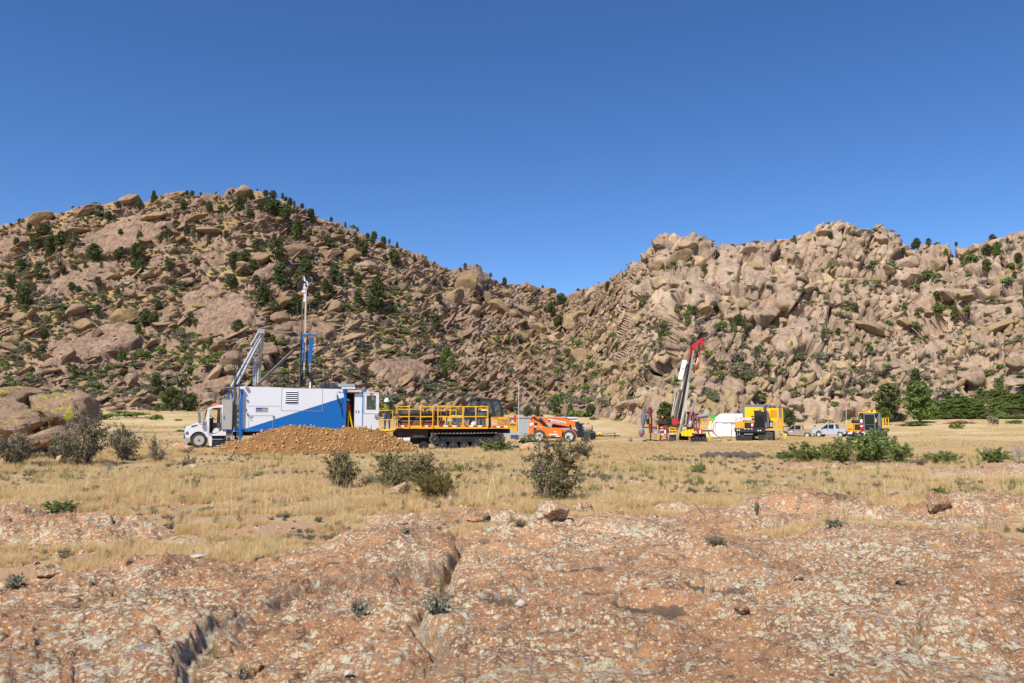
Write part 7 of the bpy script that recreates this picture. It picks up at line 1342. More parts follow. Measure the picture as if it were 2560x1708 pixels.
m = MB(); D.poly(m, [(1062, 1100), (1150, 1095), (1152, 1170), (1115, 1172), (1110, 1118), (1062, 1116)], 1.3, 1.9); D.box(m, 1115, 1170, 1135, 1200, 1.4, 1.7); m.build('green_box', [M['green']], RG)
def dgrid(parent, zz, xs_, y0, y1, d, w, mt, bars): 
    m = MB()
    for x in xs_: zz.box(m, x-w, y0, x+w, y1, d, d+.05)
    for y in bars: zz.box(m, xs_[0]-w, y-w, xs_[-1]+w, y+w, d-.01, d+.06)
    return m.build('railing', [M[mt]], parent)
dgrid(RG, D, (975, 990, 1035, 1060, 1075, 1110, 1130), 1145, 1295, .1, 3.2, 'yellow', (1150, 1212, 1290)); m = MB(); D.box(m, 965, 1290, 1130, 1312, .0, 1.4); m.build('walkway', [M['rustgrey']], RG)
m = MB(); D.bar(m, (1045, 1300, .05), (1085, 1415, -.25), .06); D.bar(m, (1062, 1300, .45), (1102, 1408, .15), .06)
for k in range(4): D.bar(m, (1052+10*k, 1320+26*k, .05-.07*k), (1070+10*k, 1318+26*k, .45-.07*k), .05)
m.build('ladder', [M['brightyellow']], RG)
m = MB()
for xx in (580, 598, 616, 634, 652, 668): leaning(m, xx-5, 1345, -.35, xx+4, 1262, -.15, .05)
for yy in (1262, 1300, 1342): leaning(m, 576, yy, -.30, 674, yy, -.30, .06)
m.build('guard_grille', [M['yellow']], RG); m = MB(); a_ = D.p(615, 1350, -.4); b_ = D.p(615, 1455, -.4); rr0 = abs(D.p(575, 0).x-D.p(655, 0).x)/2
m.loft([[(a_.x+math.cos(t)*rr0*.95, -.4+math.sin(t)*rr0*.5, a_.z) for t in np.linspace(0, 2*math.pi, 20, endpoint=False)], [(b_.x+.0+math.cos(t)*rr0*1.35, -.4+math.sin(t)*rr0*.7, b_.z) for t in np.linspace(0, 2*math.pi, 20, endpoint=False)]], 0, True); m.lathe([(rr0*1.05, 0), (rr0*1.05, .08), (rr0*.6, .1)], (a_.x, -.4, a_.z), 'z', 18, 1); m.build('dust_hood', [M['rubber'], M['lightgrey']], RG)
m = MB(); D.box(m, 455, 1240, 550, 1350, .0, .7); D.box(m, 500, 1185, 555, 1240, .1, .6); D.box(m, 470, 1190, 555, 1215, .0, .6, 1); pn = m.build('control_panel', [M['dullred'], M['dark']], RG); m = MB(); D.box(m, 460, 1285, 500, 1298, -.02, 0); D.box(m, 468, 1335, 505, 1350, -.02, 0); D.box(m, 510, 1290, 530, 1340, -.02, 0); D.box(m, 462, 1255, 490, 1265, -.02, 0); m.build('label', [M['plasticwhite']], pn)
m = MB(); leaning(m, 425, 1225, -.1, 437, 1430, -.1, .06); D.box(m, 360, 1245, 445, 1262, .0, .1, 1); D.box(m, 428, 1300, 445, 1330, -.14, -.05, 2); m.build('side_post', [M['brightyellow'], M['red'], M['darkblue']], RG)
m = MB(); D.box(m, 430, 1420, 560, 1440, -.2, .8); D.poly(m, [(480, 1415), (555, 1400), (555, 1440), (475, 1438)], -.1, .5); D.bar(m, (470, 1360, .2), (455, 1420, .2), .08, 1); D.bar(m, (540, 1360, .2), (550, 1420, .2), .08, 1); m.build('skid', [M['dullred'], M['dark']], RG)
m = MB(); D.box(m, 725, 1300, 765, 1365, -.05, .6); D.box(m, 768, 1290, 805, 1370, -.08, .6); D.box(m, 810, 1285, 860, 1370, -.1, .6); D.box(m, 862, 1275, 880, 1330, -.05, .4); m.build('yellow_box', [M['brightyellow']], RG); m = MB(); D.box(m, 720, 1295, 880, 1372, .0, .1, 0); D.box(m, 815, 1370, 838, 1390, -.1, .2, 1); D.box(m, 818, 1390, 840, 1440, -.1, .2, 2); D.box(m, 862, 1350, 890, 1365, -.05, .2, 1); m.build('jack', [M['dark'], M['red'], M['wood']], RG)
m = MB(); D.poly(m, [(905, 1290), (980, 1280), (995, 1310), (985, 1345), (940, 1345)], -.1, .5); wb = m.build('winch', [M['red']], RG); m = MB(); D.box(m, 955, 1290, 972, 1335, -.13, -.1); m.build('label', [M['plasticwhite']], wb)
lp = [(D.p(x, y).x, D.p(x, y).z) for x, y in ((850, 1440), (845, 1410), (850, 1360), (870, 1345), (1010, 1340), (1035, 1355), (1042, 1390), (1030, 1430), (1000, 1442))]; track(RG, lp, .0, .6, M['rubber'], .03, .14, [(D.p(x, 1410).x, D.p(x, 1410).z, .2) for x in (885, 925, 965, 1005)])
lp = [(D.p(x, y).x, D.p(x, y).z) for x, y in ((690, 1440), (688, 1400), (700, 1365), (820, 1362), (832, 1400), (822, 1440))]; track(RG, lp, .3, .8, M['rubber'], .03, .14); m = MB(); D.box(m, 700, 1340, 1040, 1420, .6, 2.2); D.box(m, 870, 1360, 1015, 1425, .1, .5); m.build('undercarriage', [M['dark']], RG)
m = MB(); p_ = K.p(655, 835, .2); m.lathe([(.09, 0), (.08, .14), (.02, .18)], p_, 'z', 8); m.build('beacon', [M['amber']], RG); m = MB(); p_ = K.p(630, 950, .3); m.lathe([(.3, -.3), (.32, 0), (.2, .25), (.02, .3)], p_, 'x', 12); m.build('reel', [M['dark']], RG)
# cyclone sampler on its own stand
FY = Frame(1618, 1104, 69.5, 0); CY = Z(FY, 1560, 820, 5.058); CS = empty('cyclone_sampler', FY.o, 0, 'grey dust cyclone hanging on a red sampling stand left of the drill rig', 'cyclone'); gr = M['grey']
def rings(mb, seq, d, n=16, mi=0): mb.loft([[(CY.p(x, y, d).x+math.cos(t)*w*69.5/FPX/5.058, d+math.sin(t)*w*69.5/FPX/5.058, CY.p(x, y, d).z) for t in np.linspace(0, 2*math.pi, n, endpoint=False)] for x, y, w in seq], mi, True)
m = MB(); rings(m, [(250, 1018, 14), (250, 1090, 15)], .3); rings(m, [(250, 1092, 36), (250, 1160, 36), (243, 1175, 30), (242, 1215, 26), (235, 1260, 10)], .3); CY.box(m, 285, 1100, 320, 1135, .2, .5); m.build('cyclone', [gr], CS)
m = MB(); CY.tube(m, [(238, 1250, .3), (228, 1275, .3), (225, 1300, .2)], .10, 8); m.build('chute', [M['midgrey']], CS); m = MB(); rings(m, [(228, 1285, 30), (222, 1310, 38), (220, 1350, 34), (215, 1380, 12)], .2); sp_ = m.build('splitter', [gr], CS); m = MB(); rings(m, [(224, 1318, 39), (223, 1326, 39)], .2); m.build('band', [M['pink']], sp_)
m = MB(); CY.bar(m, (327, 1005, .3), (338, 1330, .3), .22); CY.bar(m, (345, 1150, .3), (350, 1330, .3), .12); CY.bar(m, (290, 1150, .3), (295, 1220, .3), .12); CY.bar(m, (335, 1330, .3), (338, 1425, .3), .07, 1); CY.bar(m, (230, 1262, .2), (335, 1255, .3), .06, 1); m.build('stand', [M['dullred'], M['dark']], CS); m = MB(); CY.box(m, 300, 1145, 345, 1215, .15, .3); CY.bar(m, (330, 1130, .15), (332, 1215, .15), .05, 1); m.build('bracket', [M['dark'], M['brightyellow']], CS); m = MB(); CY.box(m, 370, 1262, 430, 1310, .2, .5); CY.tube(m, [(365, 1290, .2), (372, 1340, .2), (400, 1350, .2), (425, 1320, .2)], .05, 6); m.build('valve', [M['midgrey']], CS)
m = MB(); CY.tube(m, [(240, 1428, -.1), (300, 1415, .1), (360, 1418, .2), (430, 1425, .3)], .05, 6); o = m.build('air_hose', [M['dark']]); o.matrix_world = Matrix.Translation(FY.o); tag(o, 'dark hose lying in the grass below the cyclone', 'hose')
o = stone(1577, 1102, 9, 7, M['grey'], 'small grey-blue canister lying left of the cyclone', 69, 990, ICO3)
o.name = 'canister'; o['category'] = 'canister'
# ------------------------------------------------------------------ 5. white tent
FN = Frame(1776, 1096, 85, -3); TN = Z(FN, 1560, 820, 5.058); TE2 = empty('tent', FN.o, FN.yaw, 'white canvas frame tent with yellow guy lines behind the compressor carrier', 'tent')
e0, e1 = TN.p(1150, 1190, 0), TN.p(1560, 1190, 0); r0, r1 = TN.p(1212, 1085, 1.5), TN.p(1560, 1085, 1.5); b0 = TN.p(1098, 1392, -.25); xr = e1.x+.6; z0 = e0.z; zr = r0.z
def sheet(quad, nu, nv, amp, sd):
    a, b, c, d = [np.array(v) for v in quad]; V = []
    for i in range(nv):
        for j in range(nu): u, v = j/(nu-1), i/(nv-1); V.append((a*(1-u)+b*u)*(1-v)+(d*(1-u)+c*u)*v)
    V = np.array(V); n_ = np.cross(b-a, d-a); n_ /= np.linalg.norm(n_); e_ = np.array([[min(j, nu-1-j, 3)/3. for j in range(nu)] for i in range(nv)]).ravel()
    return V+n_*((fbm(V/.5, 3, sd)*amp)*e_)[:, None], grid_faces(nv, nu)
V, F_ = sheet(((b0.x, -.25, .0), (xr, -.1, .0), (xr, 0, z0), (e0.x, 0, z0)), 40, 14, .09, 5); link('wall', mesh_np('wall', V, F_, M['cloth_tent'], None, True), TE2)
V, F_ = sheet(((e0.x-.05, -.06, z0-.06), (xr, -.06, z0-.06), (xr, 1.5, zr), (r0.x, 1.5, zr)), 40, 12, .04, 6); link('roof', mesh_np('roof', V, F_, M['cloth_tent'], None, True), TE2)
V, F_ = sheet(((e0.x-.05, 3.06, z0-.06), (xr, 3.06, z0-.06), (xr, 1.5, zr), (r0.x, 1.5, zr)), 20, 6, .04, 7); link('roof', mesh_np('roof', V, F_, M['cloth_tent'], None, True), TE2)
m = MB(); m.add([(b0.x, -.25, 0), (b0.x, 3.2, 0), (e0.x, 3.0, z0), (r0.x, 1.5, zr), (e0.x, 0, z0)], [(0, 1, 2, 3, 4)]); m.add([(xr, -.1, 0), (xr, 3.1, 0), (xr, 3, z0), (xr, 1.5, zr), (xr, 0, z0)], [(0, 1, 2, 3, 4)]); m.add([(b0.x, 3.2, 0), (xr, 3.1, 0), (xr, 3, z0), (e0.x, 3, z0)], [(0, 1, 2, 3)]); m.build('end_wall', [M['cloth_tent']], TE2)
m = MB()
for (xa, xb, xc) in ((1300, 1290, 1285), (1240, 1160, 1150), (1420, 1415, 1400)): m.tube([TN.p(xa, 1087, 1.45)+Vector((0, 0, .03)), TN.p(xb, 1192, -.1), TN.p(xc, 1340, -.25)], .018, 5)
m.tube([TN.p(1150, 1205, -.1), TN.p(1100, 1385, -.45)], .018, 5); m.build('guy_rope', [M['yellow']], TE2); m = MB(); m.tube([TN.p(1360, 1200, -.12), TN.p(1358, 1385, -.2)], .02, 5); m.tube([TN.p(1120, 1310, -.25), TN.p(1200, 1385, -.25)], .05, 5); m.tube([TN.p(1150, 1193, -.1), TN.p(1560, 1196, -.12)], .03, 5); m.build('seam', [M['midgrey']], TE2)
# ------------------------------------------------------------------ 6. compressor carrier
FI = Frame(1884, 1101, 71, -21); I = Z(FI, 1820, 1000, 13.056); CC = empty('compressor_carrier', FI.o, FI.yaw, 'tracked carrier facing us with a tall yellow and grey compressor on its back', 'tracked carrier'); BY = M['brightyellow']; GD = M['grey']
def xl(zz, pts): return [(zz.p(x, y).x, zz.p(x, y).z) for x, y in pts]
def front_track(parent, zz, x0, x1, ytop, ybot, L):
    """A track seen end-on: runs away from the viewer along y."""
    X0, X1 = zz.p(x0, ybot).x, zz.p(x1, ybot).x; zt_, zb_ = zz.p(x0, ytop).z, zz.p(x0, ybot).z; H = zt_-zb_; m = MB(); loop = [(.0, zb_+H*.35), (.12, zb_+.06), (.5, zb_), (L-.5, zb_), (L-.12, zb_+.06), (L, zb_+H*.45), (L-.1, zt_-.06), (L-.4, zt_), (.4, zt_), (.1, zt_-.08)]; n = len(loop)
    m.add([(X0, y, z) for y, z in loop]+[(X1, y, z) for y, z in loop], [(i, (i+1) % n, (i+1) % n+n, i+n) for i in range(n)]+[list(range(n)), list(range(n, 2*n))])
    for i in range(n):
        a, b = loop[i], loop[(i+1) % n]; ln = math.hypot(b[0]-a[0], b[1]-a[1]); k = max(int(ln/.2), 1)
        for q_ in range(k):
            y = a[0]+(b[0]-a[0])*(q_+.5)/k; z = a[1]+(b[1]-a[1])*(q_+.5)/k; m.box(X0-.01, X1+.01, y-.05, y+.05, z-.04, z+.04)
    tr = m.build('track', [M['rubber']], parent); w_ = MB()
    for k in range(5): w_.lathe([(H*.28, -.03), (H*.2, -.05), (.01, -.06)], (X1+.06, .55+(L-1.1)*k/4, zb_+H*.35), 'x', 12); w_.lathe([(H*.28, .03), (H*.2, .05), (.01, .06)], (X0-.06, .55+(L-1.1)*k/4, zb_+H*.35), 'x', 12)
    w_.build('road_wheel', [M['black']], tr); return tr
front_track(CC, I, 255, 790, 1045, 1335, 3.2); front_track(CC, I, 990, 1475, 1030, 1335, 3.2); m = MB(); I.box(m, 500, 1050, 1180, 1190, .3, 3.0); I.box(m, 400, 1040, 1200, 1080, .1, .6); m.build('undercarriage', [M['dark']], CC)
m = MB(); I.box(m, 215, 930, 1205, 1052, -.15, .4); bp = m.build('bumper', [M['black']], CC)
m = MB()
for (xx, yy) in ((303, 985), (370, 985), (988, 998), (1060, 998)): I.box(m, xx-18, yy-20, xx+18, yy+20, -.17, -.15)
m.build('headlight', [M['lamp_white']], bp); strip(bp, I.p(480, 946, -.15), I.p(855, 946, -.15), -.155, .075, 7); m = MB(); I.box(m, 1145, 930, 1180, 965, -.17, -.15); m.build('marker', [M['lamp_red']], bp); m = MB(); I.tube(m, [(310, 1070, -.1), (312, 1135, -.16), (375, 1135, -.16), (378, 1070, -.1)], .03, 5); I.box(m, 530, 1105, 815, 1130, -.1, .2); m.build('tow_hook', [M['midgrey']], CC)
m = MB(); I.poly(m, [(250, 730), (500, 725), (505, 930), (245, 930)], .0, 1.4); I.poly(m, [(495, 720), (840, 720), (840, 930), (770, 930), (770, 745), (540, 745), (540, 930), (495, 930)], -.02, 1.3); I.box(m, 770, 580, 860, 715, .2, 1.2); hd = m.build('hood', [M['ochre']], CC); m = MB(); I.box(m, 540, 745, 770, 920, .02, .1); m.build('radiator', [M['dark']], hd)
m = MB(); p_ = I.p(795, 915, -.12); m.lathe([(.11, 0), (.11, .16)], p_, 'z', 12); m.lathe([(.112, .16), (.112, .38)], p_, 'z', 12, 1); m.lathe([(.11, .38), (.06, .48), (.03, .55)], p_, 'z', 12); m.build('fire_extinguisher', [M['red'], M['plasticwhite']], CC)
m = MB(); p_ = I.p(400, 650, .5); m.lathe([(.01, -.02), (.2, 0), (.22, .05), (.22, 1.0), (.2, 1.05), (.01, 1.07)], p_, 'x', 14); m.lathe([(.01, -.02), (.23, 0), (.23, .5), (.01, .5)], I.p(300, 680, .3), 'x', 12, 1); I.tube(m, [(610, 680, .5), (700, 690, .5), (760, 720, .5)], .12, 8, 2); I.box(m, 590, 640, 700, 720, .4, .9, 2); m.build('exhaust_tank', [M['beige'], M['plasticwhite'], M['dark']], CC)
m = MB(); 
for q_ in (((190, 925, .05), (190, 545, .05), (400, 570, .05), (545, 575, .05), (545, 720, .05)), ((238, 925, .05), (238, 550, .05)), ((290, 720, .05), (290, 560, .05)), ((400, 720, .05), (400, 570, .05))): I.tube(m, list(q_), .028, 5)
I.box(m, 185, 890, 230, 932, .0, .1); m.build('hand_rail', [M['ochre']], CC)
def loader_cab(parent, zz, x0, x1, y0, y1, d1, mt, tint='glassdark'):
    m = MB(); w_ = abs(zz.p(x1, 0).x-zz.p(x0, 0).x); a, b = zz.p(x0, y1, -.05), zz.p(x1, y0, -.05); t = .07
    for xx in (a.x, b.x-t):
        for dd in (-.05, d1-t): m.box(xx, xx+t, dd, dd+t, a.z, b.z-.1)
    m.box(a.x-.02, b.x+.02, -.08, d1, b.z-.16, b.z); m.box(a.x, b.x, -.05, .02, a.z, a.z+.10); m.box(a.x, b.x, -.05, d1, a.z, a.z+.03); m.box(a.x, b.x, d1-.06, d1, a.z, a.z+.8)
    c = m.build('cab', [M[mt]], parent); m = MB(); m.box(a.x+t, b.x-t, -.03, -.02, a.z+.10, b.z-.16); m.box(b.x-.03, b.x-.02, .02, d1-t, a.z+.1, b.z-.16); m.box(a.x+.02, a.x+.03, .02, d1-t, a.z+.1, b.z-.16); m.box(a.x+t, b.x-t, d1-.04, d1-.03, a.z+.8, b.z-.16); m.build('window', [M[tint]], c)
    m = MB(); xm = (a.x+b.x)/2+.05; m.box(xm-.25, xm+.25, .6, 1.1, a.z+.35, a.z+.5); m.box(xm-.25, xm+.25, 1.0, 1.12, a.z+.5, a.z+1.25); m.box(xm-.3, xm+.3, .15, .3, a.z+.3, a.z+.75); m.build('seat', [M['dark']], c); return c
cb = loader_cab(CC, I, 868, 1190, 345, 928, 1.5, 'navy', 'glass'); m = MB(); p_ = I.p(1042, 345, .4); m.lathe([(.09, 0), (.08, .17), (.02, .2)], p_, 'z', 10); m.build('beacon', [M['amber']], cb); m = MB(); I.box(m, 1095, 352, 1125, 378, -.12, -.08); I.box(m, 1140, 350, 1165, 380, -.12, -.08); m.build('work_light', [M['lamp_white']], cb); m = MB(); I.box(m, 755, 518, 830, 565, -.05, .03); I.tube(m, [(825, 540, 0), (880, 545, .05)], .03, 5); m.build('mirror', [M['black']], cb)
m = MB(); I.box(m, 1195, 440, 1330, 930, .3, 1.6); I.box(m, 1200, 400, 1250, 930, -.02, .2, 1); I.box(m, 1260, 400, 1330, 900, .1, .3, 2); I.tube(m, [(1210, 450, 0), (1225, 700, -.05), (1215, 920, 0)], .04, 5, 1); I.box(m, 1232, 740, 1245, 920, -.1, -.05, 3); m.build('engine_bay', [M['dark'], M['black'], M['rustgrey'], M['lightgrey']], CC)
m = MB(); a, b = I.p(478, 720, 1.2), I.p(1200, 235, 1.2); zt_ = I.p(540, 150, 1.2).z; m.box(a.x, b.x, 1.2, 5.0, I.p(0, 930, 1.2).z, b.z+.02); m.prism([(a.x, b.z+.02), (b.x, b.z+.02), (b.x, zt_-.05), (b.x-.12, zt_), (a.x+.2, zt_), (a.x, zt_-.12)], 1.2, 5.0); cp = m.build('compressor_body', [GD], CC)
m = MB(); I.poly(m, [(545, 235), (1140, 238), (1140, 660), (545, 645)], 1.16, 1.19); m.build('front_panel', [BY], cp); m = MB(); I.box(m, 842, 240, 848, 640, 1.15, 1.16); m.build('panel_seam', [M['yellow']], cp); m = MB(); I.box(m, 488, 165, 515, 205, 1.15, 1.19); I.box(m, 1175, 170, 1202, 210, 1.15, 1.19); m.build('corner_light', [M['amber']], cp); m = MB(); I.box(m, 825, 155, 865, 178, 1.15, 1.19); m.build('lift_eye', [M['plasticwhite']], cp)
m = MB(); xg = I.p(1210, 0, 1.3).x; I.poly(m, [(1210, 220), (1300, 150), (1472, 180), (1472, 265), (1210, 265)], 2.5, 4.5); m.build('roof_step', [GD], cp); m = MB(); I.box(m, 1230, 165, 1280, 200, 2.48, 2.5); I.box(m, 1370, 175, 1400, 250, 2.48, 2.5); m.build('vent', [M['dark']], cp)
m = MB(); I.poly(m, [(1262, 270), (1350, 268), (1350, 440), (1330, 440), (1290, 360), (1262, 360)], .75, .8, 0); I.box(m, 1345, 272, 1648, 680, .72, .80); pd = m.build('service_door', [BY], CC, 'yellow louvred service door swung open to the right'); 
for k in range(14):
    m = MB(); y = 315+k*18.5; a, b = I.p(1378, y+9, .72), I.p(1600, y, .72); m.add([(a.x, .72, b.z), (b.x, .72, b.z), (b.x, .69, a.z), (a.x, .69, a.z), (a.x, .72, a.z), (b.x, .72, a.z)], [(0, 1, 2, 3), (3, 2, 5, 4)]); m.build('slat', [M['yellow']], pd)
m = MB(); I.box(m, 1655, 300, 1776, 740, .72, .80); pg = m.build('grey_door', [GD], CC); m = MB(); I.box(m, 1725, 480, 1765, 505, .69, .72); m.build('handle', [M['ochre']], pg); m = MB(); I.box(m, 1355, 690, 1470, 925, .7, 1.4); m.build('tool_box', [M['black']], CC); m = MB(); p_ = I.p(1397, 880, .65); m.lathe([(.17, 0), (.17, .3), (.1, .38), (.02, .4)], p_, 'z', 12); m.build('filter', [M['lightgrey']], CC)
m = MB(); I.box(m, 1340, 935, 1790, 975, .0, 1.2); I.box(m, 1180, 938, 1350, 960, .1, .6, 1); m.build('platform', [M['yellow'], M['ochre']], CC); m = MB()
for xx in (1480, 1535, 1580, 1625, 1690, 1735): I.box(m, xx-6, 580 if xx > 1500 else 670, xx+6, 940, .0, .05)
for (xa, xb, yy, dd) in ((1530, 1740, 578, 0), (1530, 1740, 590, 1.1), (1480, 1780, 770, 1.1)): I.box(m, xa, yy, xb, yy+11, dd, dd+.05)
I.box(m, 1778, 270, 1792, 940, .7, .75); I.box(m, 1640, 268, 1792, 280, .7, .75); I.box(m, 1680, 680, 1730, 960, .6, .65); m.build('railing', [M['yellow']], CC)
m = MB(); I.bar(m, (1735, 985, -.02), (1880, 1270, -.5), .06); I.bar(m, (1765, 975, .4), (1905, 1262, -.1), .06)
for k in range(6): I.bar(m, (1755+22*k, 1020+44*k, -.07-.075*k), (1778+22*k, 1012+44*k, .33-.08*k), .05)
m.build('ladder', [BY], CC)
# ------------------------------------------------------------------ 7. second carrier, with flag
FJ = Frame(2160, 1103, 74, -28); J = Z(FJ, 1940, 1010, 7.833); C3 = empty('service_carrier', FJ.o, FJ.yaw, 'orange-hooded tracked carrier with a grey glass cab behind the green hedge', 'tracked carrier')
front_track(C3, J, 1385, 1600, 610, 715, 3.4); front_track(C3, J, 1760, 1960, 610, 715, 3.4); front_track(C3, J, 1990, 2145, 560, 660, 3.2); m = MB(); J.box(m, 1500, 600, 1900, 680, .3, 3.0); m.build('undercarriage', [M['dark']], C3)
m = MB(); J.box(m, 1372, 545, 1930, 615, -.15, .4); bp = m.build('bumper', [M['navy']], C3); strip(bp, J.p(1385, 552, -.15), J.p(1925, 556, -.15), -.155, .10, 9); m = MB()
for (xx, yy) in ((1425, 575), (1465, 575), (1810, 580), (1852, 580), (1745, 578)): J.box(m, xx-19, yy-13, xx+19, yy+13, -.17, -.15)
m.build('headlight', [M['lamp_white']], bp); m = MB(); J.tube(m, [(1420, 625, -.1), (1425, 668, -.16), (1465, 668, -.16), (1470, 625, -.1)], .03, 5); m.build('tow_hook', [M['midgrey']], C3)
m = MB(); J.poly(m, [(1382, 400), (1440, 388), (1500, 385), (1500, 535), (1382, 535)], .0, 1.5); J.poly(m, [(1500, 382), (1715, 382), (1715, 540), (1665, 540), (1665, 400), (1540, 400), (1540, 515), (1665, 515), (1665, 540), (1500, 540)], -.02, 1.4); hd = m.build('hood', [M['ochre']], C3); m = MB(); J.box(m, 1540, 400, 1665, 515, .02, .1); J.box(m, 1400, 488, 1490, 500, -.02, -.0); J.box(m, 1518, 388, 1521, 535, -.025, -.02); m.build('radiator', [M['dark']], hd)
m = MB(); p_ = J.p(1680, 525, -.12); m.lathe([(.13, 0), (.13, .35)], p_, 'z', 12); m.lathe([(.132, .35), (.132, .5)], p_, 'z', 12, 1); m.lathe([(.13, .5), (.13, .75)], p_, 'z', 12); m.lathe([(.13, .75), (.11, .98), (.03, 1.05)], p_, 'z', 12, 1); m.build('fire_extinguisher', [M['red'], M['plasticwhite']], C3)
m = MB(); p_ = J.p(1480, 345, .5); m.lathe([(.1, -.02), (.16, 0), (.16, 1.1), (.1, 1.12)], p_, 'x', 12); J.poly(m, [(1625, 330), (1700, 312), (1730, 330), (1725, 380), (1640, 370)], .3, .9); J.poly(m, [(1660, 315), (1735, 308), (1735, 316), (1665, 322)], .2, .9, 1); m.build('exhaust', [M['black'], M['lightgrey']], C3)
cb = loader_cab(C3, J, 1728, 1935, 175, 535, 1.6, 'grey', 'glassdark'); m = MB(); J.box(m, 1735, 403, 1925, 408, -.06, -.03); J.box(m, 1730, 505, 1755, 530, -.08, -.05, 1); m.build('mullion', [M['grey'], M['pink']], cb)
m = MB(); J.box(m, 1615, 178, 1730, 390, .9, 2.2); J.box(m, 1935, 180, 2040, 540, .6, 2.4); J.box(m, 1935, 240, 1975, 480, .1, .5, 1); m.build('body', [GD, M['dark']], C3); m = MB(); J.box(m, 1612, 163, 1995, 176, .3, 2.0); J.box(m, 1612, 163, 1628, 200, .3, .4); J.box(m, 1652, 225, 1672, 320, .8, .9); J.box(m, 1938, 285, 1965, 360, .0, .1); J.poly(m, [(1795, 160), (1800, 128), (1840, 125), (1850, 98), (1880, 98), (1895, 125), (1950, 125), (1952, 160)], .9, 1.4); m.build('roof_frame', [BY], C3); m = MB(); J.poly(m, [(1850, 150), (1858, 120), (1890, 105), (1900, 140)], .85, .9); m.build('roof_gear', [M['dark']], C3)
m = MB(); p_ = J.p(1768, 165, .7); m.lathe([(.13, 0), (.12, .2), (.03, .25)], p_, 'z', 10); m.build('beacon', [M['amber']], C3)
dgrid(C3, J, (2085, 2110, 2150, 2205), 275, 480, .6, 4., 'yellow', (278, 372, 470)); dgrid(C3, J, (1485, 1550, 1600), 265, 320, 2.4, 4., 'yellow', (268, 310)); m = MB(); J.box(m, 2040, 478, 2202, 535, .6, 2.0); m.build('side_deck', [M['mud']], C3)
m = MB(); J.tube(m, [(1375, 560, -.1), (1376, 10, -.1)], .022, 6); m.build('flag_pole', [M['plasticwhite']], C3); m = MB(); J.poly(m, [(1345, 52), (1365, 0), (1378, 2), (1392, 55)], -.13, -.10); m.build('flag', [M['flag']], C3)
